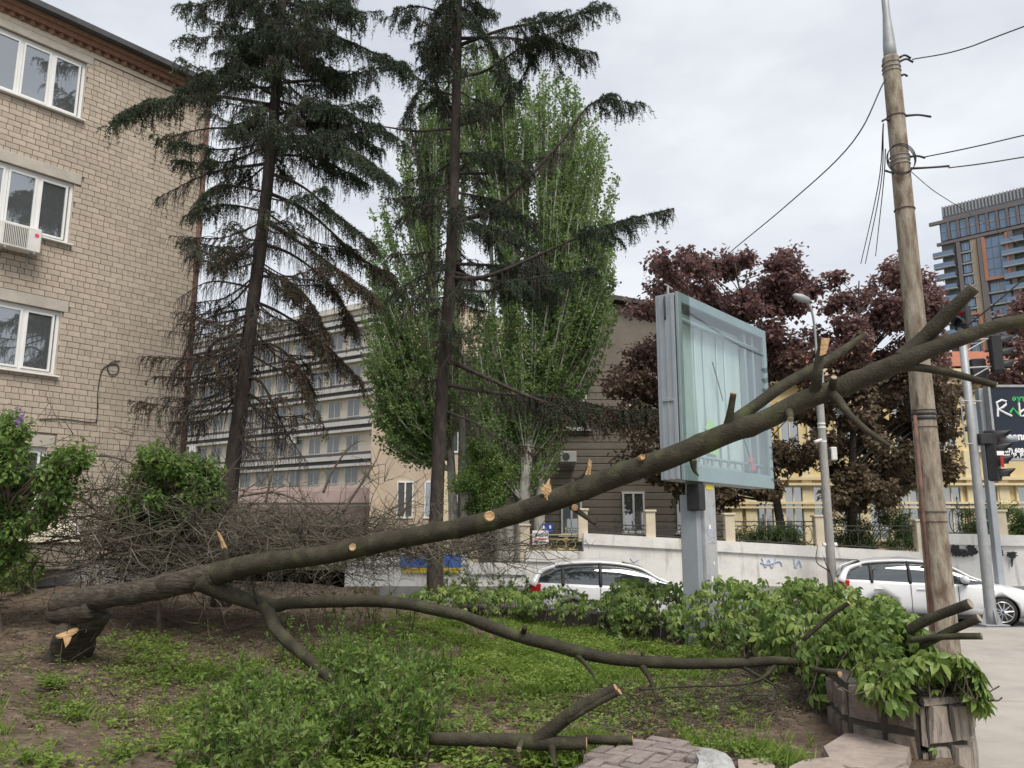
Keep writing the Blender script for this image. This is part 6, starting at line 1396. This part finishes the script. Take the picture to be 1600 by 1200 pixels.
# yard shrubs seen through the railings
for k, (x0, x1, y0, D, lbl) in enumerate(((1150, 1265, 828, 24.4, 'low green yard shrub row behind the railing before the yellow house'), (1285, 1430, 800, 24.6, 'grassy green shrub row behind the railing under the round maple'), (1500, 1640, 792, 24.3, 'green hedge behind the tall railing at the yellow house'))):
    cl = clumps_px([(x0, y0), (x1, y0), (x1, 856), (x0, 856)], 26, D, 0.4, (9, 16), 40 + k); q = P((x0 + x1) / 2, 850, D); q[2] = 1.05
    clumptree('yard_shrub', lbl, q, cl, 0.03, 50 + k, 8000, 0.09, ['yardshrub'], 'lilacbark', 0.4, 'yard shrubs behind the railing', 'shrub', aspect=0.4)

# ------------------------------------------------------------------ lilacs by the brick building
cl = clumps_px([(-60, 660), (20, 645), (55, 665), (60, 720), (110, 700), (140, 710), (130, 760), (100, 800), (70, 830), (20, 880), (-60, 900)], 105, 11.8, 0.8, (9, 22), 61)
q = P(10, 925, 11.8); q[2] = float(g(q[0], q[1]))
lil = clumptree('lilac_bush', 'leafy green lilac bush with a purple flower before the brick wall', q, cl, 0.05, 62, 15000, 0.09, ['lilac'], 'lilacbark', 0.34, 'lilac bushes by the brick building', 'bush', aspect=0.6)
for px, py in ((30, 655),):
    c = P(px, py, 11.2); rq = np.random.default_rng(px); n = 60; pp = c + rq.normal(0, 1, (n, 3)) * [0.03, 0.03, 0.06]
    tag(part('flower_panicle', leaves(pp, rvec(n, rq), rvec(n, rq), 0.03, 0.03), M['flower'], lil), kind='stuff')
cl = clumps_px([(185, 740), (230, 700), (265, 690), (300, 705), (345, 730), (345, 770), (320, 810), (230, 850), (180, 790)], 85, 12.4, 0.7, (8, 20), 71)
q = P(255, 930, 12.4); q[2] = float(g(q[0], q[1]))
clumptree('lilac_bush', 'green lilac bush half buried behind the brushwood heap', q, cl, 0.04, 72, 10500, 0.085, ['lilac'], 'lilacbark', 0.28, 'lilac bushes by the brick building', 'bush', aspect=0.6)

# ------------------------------------------------------------------ brushwood heap behind the trunk
r = np.random.default_rng(81)
n = 520
x = r.beta(1.25, 1.9, n) * 640 + 120; 
ytop = np.interp(x, [100, 150, 210, 260, 330, 380, 470, 560, 640, 720, 800], [800, 765, 765, 765, 785, 822, 828, 815, 835, 858, 868])
y = ytop + (np.interp(x, [100, 300, 500, 650, 800], [900, 905, 880, 870, 880]) - ytop) * r.random(n) ** 0.75
Dh = r.uniform(11.6, 14.0, n)
A = np.array([P(a_, b_, c_) for a_, b_, c_ in zip(x, y, Dh)])
d = nrm(np.c_[r.normal(0, 1, n), r.normal(0, 0.5, n), r.normal(0.0, 0.26, n) * np.where(x > 350, 0.5, 1.0)]); L = r.uniform(0.6, 2.1, n)
C = A + d * L[:, None]; B = (A + C) / 2 + r.normal(0, 0.16, (n, 3)) + np.c_[np.zeros(n), np.zeros(n), 0.12 * L]
Pm = bez(A, B, C, 9) + r.normal(0, 0.012, (n, 9, 3))
rb = r.uniform(0.004, 0.015, n)
vs = [tubes(Pm, np.linspace(1, 0.25, 9)[None] * rb[:, None], 5, False)]; rn_ = [np.repeat(r.random(n), 45)]
nt_ = 9; i = np.repeat(np.arange(n), nt_); k = r.integers(1, 9, n * nt_); S = Pm[i, k]; E = S + nrm(np.repeat(d, nt_, 0) * 0.8 + rvec(n * nt_, r) * [1, 0.8, 0.75]) * r.uniform(0.15, 0.75, (n * nt_, 1))
Ps = bez(S, (S + E) / 2 + r.normal(0, 0.07, S.shape), E, 5)
vs.append(tubes(Ps[:, ::2], np.tile(np.array([0.007, 0.005, 0.002]), (len(S), 1)), 3, False)); rn_.append(np.repeat(r.random(len(S)), 9))
i = r.integers(0, len(S), 5200); S2 = Ps[i, r.integers(1, 5, len(i))]; E2 = S2 + rvec(len(i), r) * r.uniform(0.08, 0.4, (len(i), 1))
vs.append(tubes(bez(S2, (S2 + E2) / 2 + r.normal(0, 0.03, S2.shape), E2, 3), np.tile(np.array([0.0045, 0.0035, 0.002]), (len(i), 1)), 3, False)); rn_.append(np.repeat(r.random(len(i)), 9))
VF = merge(*vs)
bh_ = solo('brushwood_heap', VF, M['brushtwig'], 'wide heap of dry tangled brushwood behind the fallen trunk', 'brushwood', kind='stuff', rnd=np.concatenate(rn_))
# a few long branches sticking out of the heap, each its own thing
for k, (pts, lbl) in enumerate((([(60, 850), (140, 835), (210, 815), (260, 805)], 'long bare branch jutting left from the brushwood before the awning'), ([(95, 765), (140, 790), (185, 830), (230, 860)], 'slanting dark branch leaning over the heap beside the lilac'),
                               ([(140, 712), (180, 715), (240, 740), (300, 790)], 'arching bare branch over the top of the brushwood heap'), ([(375, 775), (430, 770), (480, 790), (520, 810)], 'bowed thin branch over the heap beside the dark spruce'),
                               ([(415, 785), (425, 740), (432, 715)], 'upright bare stick rising from the brushwood heap'), ([(505, 770), (520, 735), (545, 700), (560, 690)], 'forked dry stem rising before the beige block'),
                               ([(535, 800), (575, 740), (590, 715)], 'straight leaning stick above the heap beside the low annex'))):
    q = [P(a_, b_, 12.6 - 0.1 * k) for a_, b_ in pts]; v1 = tube1(q, np.linspace(0.022, 0.007, len(q)), 24, 6, 0.04, k)
    c = spline(q, 24); rq = np.random.default_rng(k); S = c[rq.integers(6, 24, 10)]; E = S + rvec(10, rq) * [0.5, 0.3, 0.5] * rq.uniform(0.3, 0.8, (10, 1))
    v2 = tubes(bez(S, (S + E) / 2 + rq.normal(0, 0.04, S.shape), E, 5), np.tile(np.linspace(0.007, 0.002, 5), (10, 1)), 4)
    solo('loose_branch', merge(v1, v2), M['lilacbark'], lbl, 'branch', 'loose branches of the brushwood heap', smooth=True)

# ------------------------------------------------------------------ creeper on the wall
r = np.random.default_rng(91)
def palm(seed):
    q = np.random.default_rng(seed); C, D2, N2, Ls, Ws = [], [], [], [], []
    for k, a_ in enumerate((-1.75, -0.95, 0.0, 0.95, 1.75)):
        a_ += q.normal(0, 0.08); d = np.array([math.sin(a_), math.cos(a_), -0.25 - 0.25 * q.random()]); C.append((0, 0, 0)); D2.append(d); N2.append((0, 0, 1)); Ls.append((0.105 if k == 2 else 0.095 if k in (1, 3) else 0.075) * q.uniform(0.9, 1.1)); Ws.append(Ls[-1] * 0.48)
    # eight-triangle leaflets with a bent midrib
    V, Fc = [], []
    for d, L, Wd in zip(D2, Ls, Ws):
        d = nrm(np.array(d)); s = nrm(np.cross(d, [0, 0, 1])); u = np.cross(s, d); b0 = len(V)
        rib = [d * L * t + u * (-0.35 * L * t * t) + d * 0.01 for t in (0.05, 0.3, 0.6, 1.0)]
        V += [rib[0], rib[1], rib[2], rib[3], rib[1] + s * Wd * 0.42 + u * Wd * 0.16, rib[2] + s * Wd * 0.46 + u * Wd * 0.12, rib[1] - s * Wd * 0.42 + u * Wd * 0.16, rib[2] - s * Wd * 0.46 + u * Wd * 0.12]
        Fc += [[b0, b0 + 4, b0 + 1], [b0 + 1, b0 + 4, b0 + 5], [b0 + 1, b0 + 5, b0 + 2], [b0 + 2, b0 + 5, b0 + 3], [b0, b0 + 1, b0 + 6], [b0 + 1, b0 + 7, b0 + 6], [b0 + 1, b0 + 2, b0 + 7], [b0 + 2, b0 + 3, b0 + 7]]
    return np.array(V), np.array(Fc)
PALMS = [palm(s) for s in range(8)]
# hedge volume along the wall line: height and half width vary along it
n = 7600
s = r.random(n) ** 1.15; hx = np.interp(s * 79, np.arange(80), HP[:, 0]); hy = np.interp(s * 79, np.arange(80), HP[:, 1])
ti = np.clip((s * 79).astype(int), 0, 78); tg = nrm(np.diff(HP, axis=0)[ti]); sd = np.c_[tg[:, 1], -tg[:, 0]]
topz = np.interp(s, [0, 0.08, 0.3, 0.5, 0.72, 0.85, 1], [0.98, 1.26, 1.44, 1.34, 1.16, 0.98, 0.8]) + 0.16 * np.sin(hy * 3.1) + 0.11 * np.sin(hy * 6.3 + 1) + 0.05 * np.sin(hy * 13)
hw = np.interp(s, [0, 0.1, 0.4, 0.8, 1], [0.36, 0.56, 0.66, 0.55, 0.4]) * (1 + 0.30 * np.sin(hy * 4.3 + 2) + 0.12 * np.sin(hy * 9.1))
topz = topz - 0.06 - 0.08 * sst((s - 0.3) / 0.3); a_ = r.uniform(-0.35, np.pi + 0.35, n); hw = np.where((np.cos(a_) > 0) & (s < 0.3), hw * np.interp(s, [0, 0.15, 0.3], [0.45, 0.5, 0.9]), hw); k = 0.60 + 0.45 * r.random(n) ** 0.6
cz = 0.78
px_ = np.c_[hx, hy] + sd * (np.cos(a_) * hw * k)[:, None] - sd * 0.10 * (np.cos(a_) < 0)[:, None]
pz = np.where(np.sin(a_) > 0, cz + (topz - cz) * np.sin(a_) * k, cz + 0.9 * np.sin(a_) * 0.6)
drape = r.random(n) < 0.22
pz = np.where(drape & (np.cos(a_) < 0), r.uniform(0.38, 0.9, n), pz)
thin = r.random(n) < np.interp(s, [0.0, 0.55, 0.75, 1.0], [1.0, 1.0, 0.7, 0.35]) * np.where(s > 0.25, 0.62 + 0.38 * np.sin(hy * 3.1), 1.0)
pos = np.c_[px_, pz][thin]; aa = a_[thin]; sdd = sd[thin]; tgg = tg[thin]
# keep the sawn stone face clear near the wall end
q_ = (pos[:, 1] < 8.0) & (pos[:, 2] < 0.70 + 0.08 * np.sin(pos[:, 0] * 9)) & (pos[:, 0] > 3.0) & (r.random(len(pos)) < 0.985); pos, aa, sdd = pos[~q_], aa[~q_], sdd[~q_]
outv = nrm(np.c_[sdd * np.cos(aa)[:, None], np.maximum(np.sin(aa), 0.15)] + r.normal(0, 0.28, (len(pos), 3)))
fw_ = nrm(np.c_[outv[:, :2], np.full(len(pos), -0.55)] + r.normal(0, 0.35, (len(pos), 3)))
xax = nrm(np.cross(fw_, outv)); zax = np.cross(xax, fw_)
scl = r.uniform(0.5, 1.4, len(pos)) * np.interp(pos[:, 1], [7, 10, 17], [1.15, 1.0, 0.95]); var_ = r.integers(0, 8, len(pos))
dist = np.linalg.norm(pos - [0, 0, CAMZ], axis=1); u_ = np.array([projpx(p) for p in pos])
seen = (u_[:, 0] < 1590) & (outv[:, 0] * -pos[:, 0] + outv[:, 1] * -pos[:, 1] + outv[:, 2] * (CAMZ - pos[:, 2]) > -0.2)
order = np.argsort(dist / scl + 1000 * (~seen))[:290]
single = np.zeros(len(pos), bool); single[order] = True
pme = []
for V, Fc in PALMS:
    pme.append(mesh_np('leaf', V, [Fc], M['creeper'], True, np.full(len(V), 0.5)))
pmv = [[mesh_np('leaf', V, [Fc], M['creeper'], True, np.full(len(V), c_)) for c_ in (0.2, 0.5, 0.85)] for V, Fc in PALMS]
lo_ = LOC[cw.name]
for k in order:
    o = obj('leaf', pmv[var_[k]][r.integers(0, 3)], cw)
    m = Matrix(((xax[k][0], fw_[k][0], zax[k][0], 0), (xax[k][1], fw_[k][1], zax[k][1], 0), (xax[k][2], fw_[k][2], zax[k][2], 0), (0, 0, 0, 1)))
    o.matrix_local = Matrix.Translation(Vector(pos[k] - lo_)) @ m @ Matrix.Scale(scl[k], 4)
Vs, Fs, Rs, off_ = [], [], [], 0
for v in range(8):
    sel_ = np.where((var_ == v) & ~single)[0]; V0, F0 = PALMS[v]
    Wv = V0[None, :, 0:1] * xax[sel_][:, None] + V0[None, :, 1:2] * fw_[sel_][:, None] + V0[None, :, 2:3] * zax[sel_][:, None]
    Wv = Wv * scl[sel_][:, None, None] + pos[sel_][:, None]; m_ = len(sel_)
    Vs.append(Wv.reshape(-1, 3)); Fs.append((np.arange(m_)[:, None, None] * len(V0) + F0[None]).reshape(-1, 3) + off_); off_ += m_ * len(V0); Rs.append(np.repeat(r.random(m_), len(V0)))
tag(part('creeper_foliage', (np.concatenate(Vs), [np.concatenate(Fs)]), M['creeper'], cw, True, np.concatenate(Rs)), kind='stuff')
# vine stems inside the hedge and hanging on the garden side
n = 900; i = r.choice(np.where((pos[:, 0] < 4.0) | (pos[:, 1] > 9))[0], n); A = pos[i] * [1, 1, 0] + np.c_[np.zeros((n, 2)), np.maximum(0.25, pos[i][:, 2] - r.uniform(0.2, 0.7, n))]; C = pos[i]; A[:, 2] = np.where(A[:, 1] < 8.0, np.maximum(A[:, 2], 0.76), A[:, 2])
A[:, :2] += r.normal(0, 0.12, (n, 2))
tag(part('vine_stems', tubes(bez(A, (A + C) / 2 + r.normal(0, 0.1, A.shape), C, 5), np.tile(np.linspace(0.007, 0.003, 5), (n, 1)), 4, False), M['lilacbark'], cw), kind='stuff')
# sawn branch ends poking out of the hedge
for k, (pts, w0, w1, c_, lbl) in enumerate((([(1420, 985, 7.75), (1450, 968, 7.6), (1516, 943, 7.3)], 15, 15, 'greywood', 'thick sawn branch end rising right out of the creeper before the pole'), ([(1440, 1010, 7.7), (1480, 988, 7.5), (1530, 966, 7.3)], 11, 13, 'greywood', 'split sawn branch end below the thick one, out of the creeper'),
                                            ([(1420, 1000, 7.7), (1470, 995, 7.5), (1534, 994, 7.3)], 10, 10, 'greywood', 'level sawn branch end poking from the creeper over the pavement'), ([(1255, 1000, 8.4), (1300, 960, 8.3), (1326, 942, 8.2)], 7, 7, 'wood', 'thin branch with fresh cut tip sticking up through the creeper'),
                                            ([(1270, 1046, 7.8), (1295, 1050, 7.5), (1312, 1053, 7.35)], 8, 8, 'wood', 'mossy branch end with fresh cut lying on the stone wall'), ([(1470, 1060, 7.2), (1485, 1068, 7.1), (1501, 1076, 7.05)], 6, 6, 'greywood', 'short dark twig end hanging out over the stone pillar'))):
    q = np.array([P(*p) for p in pts]); rd = np.linspace(w0, w1, len(q)) * 0.5 * np.array([p[2] for p in pts]) / F
    t = thing('sawn_branch', lbl, 'branch', q[0], 'sawn branch ends in the creeper'); o = part('branch', tube1(q, rd, 16, 10, 0.03, k), M['bark'], t, smooth=True); disc(q[-1], q[-1] - q[-2], rd[-1] * 0.97, M[c_], o)
q = [P(1303, 925, 8.6), P(1297, 895, 8.6), P(1276, 878, 8.6), P(1278, 850, 8.6)]
v2 = [tube1([P(1297, 893, 8.6), P(1290, 880, 8.55), P(1287, 868, 8.5)], [0.006, 0.005, 0.003], 8, 5), tube1([P(1320, 893, 8.6), P(1315, 884, 8.6), P(1324, 878, 8.6)], [0.006, 0.005, 0.003], 8, 5)]
solo('bare_twig', merge(tube1(q, [0.010, 0.008, 0.006, 0.003], 16, 5), v2[0]), M['lilacbark'], 'thin bare forked twig standing above the creeper by the lamp post', 'twig', smooth=True)

# ------------------------------------------------------------------ foreground shrub
def stemshrub(label, roots, nst, hmin, hmax, lean, leafn, lsize, seed, group=None, name='leafy_shrub'):
    r = np.random.default_rng(seed); c = np.mean(roots, 0); t = thing(name, label, 'shrub', (c[0], c[1], float(g(c[0], c[1]))), group)
    k = r.integers(0, len(roots), nst); A = np.array(roots)[k] + np.c_[r.normal(0, 0.13, (nst, 2)), np.zeros(nst)]
    A[:, 2] = g(A[:, 0], A[:, 1]) - 0.03; h = r.uniform(hmin, hmax, nst)
    C = A + np.c_[r.normal(0, lean, (nst, 2)) * h[:, None], h]; B = (A + C) / 2 + np.c_[r.normal(0, 0.08, (nst, 2)), 0.1 * h]
    Pm = bez(A, B, C, 8); ns = 5; i = np.repeat(np.arange(nst), ns); kk = r.integers(2, 8, nst * ns); S = Pm[i, kk]; E = S + nrm(rvec(len(S), r) + [0, 0, 0.45]) * r.uniform(0.10, 0.32, (len(S), 1))
    Ps = bez(S, (S + E) / 2 + r.normal(0, 0.02, S.shape), E, 4)
    _so = part('stems', merge(tubes(Pm, np.tile(np.linspace(0.007, 0.003, 8), (nst, 1)), 5, False), tubes(Ps, np.tile(np.linspace(0.0035, 0.0015, 4), (len(S), 1)), 3, False)), M['lilacbark'], t); tag(_so, kind='stuff')
    q = r.integers(0, len(S), leafn); u = r.random((leafn, 1)); p = S[q] * (1 - u) + E[q] * u; dd = nrm(nrm(E - S)[q] * 0.6 + rvec(leafn, r) * 0.8 + [0, 0, 0.1]); s_ = lsize * r.uniform(0.6, 1.3, leafn)
    V, Fc = leaves(p, dd, nrm(rvec(leafn, r) * 0.7 + [0, 0, 0.9]), s_, s_ * 0.48, 0.22)
    rn_ = np.clip(0.5 * r.random(len(S))[q] + 0.5 * r.random(leafn), 0, 1)
    tag(part('leaves', (V, Fc), M['shrubleaf'], t, rnd=np.repeat(rn_, 4)), kind='stuff')
def roots(lst): return [onG(x, y) for x, y in lst]
stemshrub('dense leafy green shrub growing below the dropped limb', roots([(560, 1110), (600, 1130), (640, 1120), (590, 1165), (650, 1160), (530, 1150), (620, 1195), (560, 1190)]), 90, 0.25, 0.72, 0.26, 9500, 0.062, 101, 'leafy shrubs on the soil')
stemshrub('lighter leafy shrub with upright stems spreading over bare soil', roots([(400, 1150), (440, 1180), (360, 1190), (470, 1140), (330, 1220), (410, 1230), (480, 1210), (290, 1240)]), 75, 0.20, 0.60, 0.28, 6500, 0.060, 103, 'leafy shrubs on the soil')
stemshrub('thin sprouting shrub round the end of the dropped limb', roots([(500, 1050), (540, 1060), (600, 1070), (640, 1075), (460, 1040), (680, 1060)]), 42, 0.25, 0.62, 0.22, 3600, 0.045, 105, 'leafy shrubs on the soil')
stemshrub('sparse sprouting twigs behind the lower limb', roots([(520, 990), (580, 985), (560, 1000), (640, 1000)]), 20, 0.3, 0.7, 0.2, 1300, 0.045, 106, 'leafy shrubs on the soil')
stemshrub('low leafy shrub at the left end of the creeper hedge', roots([(740, 945), (790, 945), (840, 950), (700, 940), (880, 950)]), 60, 0.25, 0.75, 0.25, 5200, 0.06, 107, 'leafy shrubs on the soil')
stemshrub('young bright creeper sprouts at the hedge foot', roots([(990, 985), (1030, 980), (1070, 985), (1010, 995), (960, 990)]), 40, 0.12, 0.35, 0.3, 3600, 0.07, 108, 'leafy shrubs on the soil')
stemshrub('dark leafy shrub at the left edge below the lilac', roots([(5, 935), (30, 930), (-30, 940), (50, 925), (-10, 925)]), 40, 0.3, 0.8, 0.25, 4200, 0.06, 109, 'leafy shrubs on the soil')

# ------------------------------------------------------------------ ground cover: weeds, grass, litter, twigs
r = np.random.default_rng(111)
def fieldpts(n, patches, mask=0):
    out = []
    for cx, cy, rx, ry, w in patches:
        m = int(n * w); t = r.uniform(0, 2 * np.pi, m); k = np.sqrt(r.random(m)) ; out.append(np.c_[cx + rx * k * np.cos(t) + r.normal(0, rx * 0.10, m), cy + ry * k * np.sin(t) + r.normal(0, ry * 0.10, m)])
    q = np.concatenate(out); q = q[(q[:, 1] > 905) & (q[:, 1] < 1290)]
    d = np.array([ray(x, y) for x, y in q]); t = np.full(len(q), 8.0)
    for _ in range(60):
        p = d * t[:, None] + [0, 0, CAMZ]; t += (p[:, 2] - g(p[:, 0], p[:, 1])) / np.maximum(-d[:, 2], 0.03) * 0.6
    p = d * t[:, None] + [0, 0, CAMZ]
    nz_ = np.sin(p[:, 0] * 2.3 + 1.1 * np.sin(p[:, 1] * 1.7)) + np.sin(p[:, 1] * 3.1 + 1.3 * np.sin(p[:, 0] * 2.9)) + 0.7 * np.sin(p[:, 0] * 7.1 + p[:, 1] * 5.3)
    p = p[r.random(len(p)) < np.clip(0.5 + mask * nz_ * 0.55, 0.04, 1)] if mask else p
    xb_ = np.interp(p[:, 1], HP[:, 1], HP[:, 0]) - 0.25
    return p[(p[:, 0] < np.where(p[:, 1] < 6.9, 3.3, xb_)) & (p[:, 1] < 17)]
green = [(860, 1000, 170, 40, .16), (800, 1050, 150, 40, .16), (900, 960, 140, 22, .09), (760, 1020, 110, 60, .12), (980, 1005, 120, 40, .08), (1060, 1040, 70, 30, .03), (560, 1060, 120, 50, .08), (420, 1090, 150, 60, .05), (300, 1050, 130, 30, .025), (650, 1180, 150, 60, .05), (420, 1180, 180, 60, .035), (1130, 1160, 55, 25, .004), (1210, 1185, 50, 20, .005), (240, 1010, 90, 14, .012), (120, 1190, 110, 25, .008), (95, 1120, 40, 10, .004), (80, 1075, 25, 6, .002), (840, 1190, 80, 20, .015), (640, 990, 80, 25, .03), (1150, 1010, 60, 25, .01)]
p = np.concatenate([fieldpts(20000, green, 1), fieldpts(1500, [(420, 1090, 420, 110, .6), (950, 1090, 260, 60, .4)])]); n = len(p)
# low broad-leaved weeds: rosettes of 7 leaves
m = 7; P7 = np.repeat(p, m, 0); hgt = np.repeat(r.uniform(0.02, 0.13, n), m) * r.uniform(0.4, 1.2, n * m)
az = r.uniform(0, 2 * np.pi, n * m); dd = np.c_[np.cos(az), np.sin(az), r.uniform(-0.15, 0.6, n * m)]; s_ = r.uniform(0.03, 0.065, n * m)
V, Fc = leaves(P7 + np.c_[np.cos(az) * 0.02, np.sin(az) * 0.02, hgt], dd, np.c_[r.normal(0, 0.35, (n * m, 2)), np.ones(n * m)], s_, s_ * 0.6, 0.2)
tag(part('ground_weeds', (V, Fc), M['weed'], None, rnd=np.repeat(np.clip(np.repeat(r.random(n), m) * 0.6 + 0.4 * r.random(n * m), 0, 1), 4)), 'low broad leaved green weeds covering the soil', 'weeds', kind='stuff')
p = fieldpts(26000, [(880, 1000, 190, 45, .2), (820, 1050, 150, 40, .2), (900, 962, 150, 22, .16), (1130, 1155, 70, 28, .007), (1230, 1180, 60, 22, .007), (760, 1030, 130, 60, .12), (450, 1110, 220, 80, .04), (880, 1180, 90, 25, .04), (120, 1150, 160, 60, .008), (1050, 1040, 90, 40, .05)], 1); n = len(p)
m = 4; P4 = np.repeat(p, m, 0) + np.c_[r.normal(0, 0.012, (n * m, 2)), np.zeros(n * m)]; az = r.uniform(0, 2 * np.pi, n * m); hh = r.uniform(0.05, 0.15, n * m)
tipv = np.c_[np.cos(az) * hh * 0.6, np.sin(az) * hh * 0.6, hh]; sd_ = np.c_[-np.sin(az), np.cos(az), np.zeros(n * m)] * 0.0035
V = np.stack([P4 - sd_, P4 + sd_, P4 + tipv * 0.55 * [0.7, 0.7, 1.15] + sd_ * 0.7, P4 + tipv], 1).reshape(-1, 3); i = np.arange(n * m)[:, None] * 4
tag(part('grass', (V, [np.concatenate([i + [[0, 1, 2]], i + [[0, 2, 3]]])]), M['weed'], None, rnd=np.repeat(r.random(n * m), 4)), 'short green grass tufts on the garden soil', 'grass', kind='stuff')
# dry leaf litter and fine twigs
p = fieldpts(30000, [(700, 1060, 560, 120, .5), (250, 1030, 330, 120, .2), (1080, 1090, 180, 50, .3)]); n = len(p); az = r.uniform(0, 2 * np.pi, n); s_ = r.uniform(0.015, 0.05, n)
V, Fc = leaves(p + [0, 0, 0.012], np.c_[np.cos(az), np.sin(az), r.normal(0, 0.25, n)], np.c_[r.normal(0, 0.4, (n, 2)), np.ones(n)], s_, s_ * 0.6, 0.3)
tag(part('leaf_litter', (V, Fc), M['litter'], None, rnd=np.repeat(r.random(n), 4)), 'dry brown leaf litter scattered over the soil', 'litter', kind='stuff')
p = fieldpts(2600, [(1080, 1090, 190, 55, .35), (700, 1060, 500, 110, .3), (220, 1020, 300, 110, .25), (1180, 1060, 90, 50, .2)]); n = len(p); az = r.uniform(0, 2 * np.pi, n); L = r.uniform(0.08, 0.45, n)
E = p + np.c_[np.cos(az) * L, np.sin(az) * L, r.uniform(-0.01, 0.10, n)]; p[:, 2] += 0.01; E[:, 2] = np.maximum(E[:, 2], g(E[:, 0], E[:, 1]) + 0.006)
V, Fc = tubes(bez(p, (p + E) / 2 + r.normal(0, 0.02, p.shape) + [0, 0, 0.015], E, 4), np.tile(np.array([0.005, 0.0045, 0.0035, 0.002]), (n, 1)) * r.uniform(0.5, 1.5, (n, 1)), 4, False)
tag(part('twig_litter', (V, Fc), M['brushtwig'], None, rnd=np.repeat(r.random(n), 16)), 'broken dry twigs strewn over the soil', 'twigs', kind='stuff')
# soil crumbs
p = fieldpts(6000, [(300, 1040, 380, 110, .5), (950, 1100, 350, 70, .5)]); n = len(p); s_ = 0.005 + 0.022 * r.random(n) ** 3
O8 = np.array([[1, 0, 0], [-1, 0, 0], [0, 1, 0], [0, -1, 0], [0, 0, 1], [0, 0, -0.6]]); OF = np.array([[0, 2, 4], [2, 1, 4], [1, 3, 4], [3, 0, 4], [2, 0, 5], [1, 2, 5], [3, 1, 5], [0, 3, 5]])
V = (p[:, None] + O8[None] * s_[:, None, None] * r.uniform(0.6, 1.3, (n, 6, 1))).reshape(-1, 3)
tag(part('soil_clods', (V, [(np.arange(n)[:, None, None] * 6 + OF[None]).reshape(-1, 3)]), M['soil'], None), 'small loose soil clods on the bare ground', 'soil clods', kind='stuff')
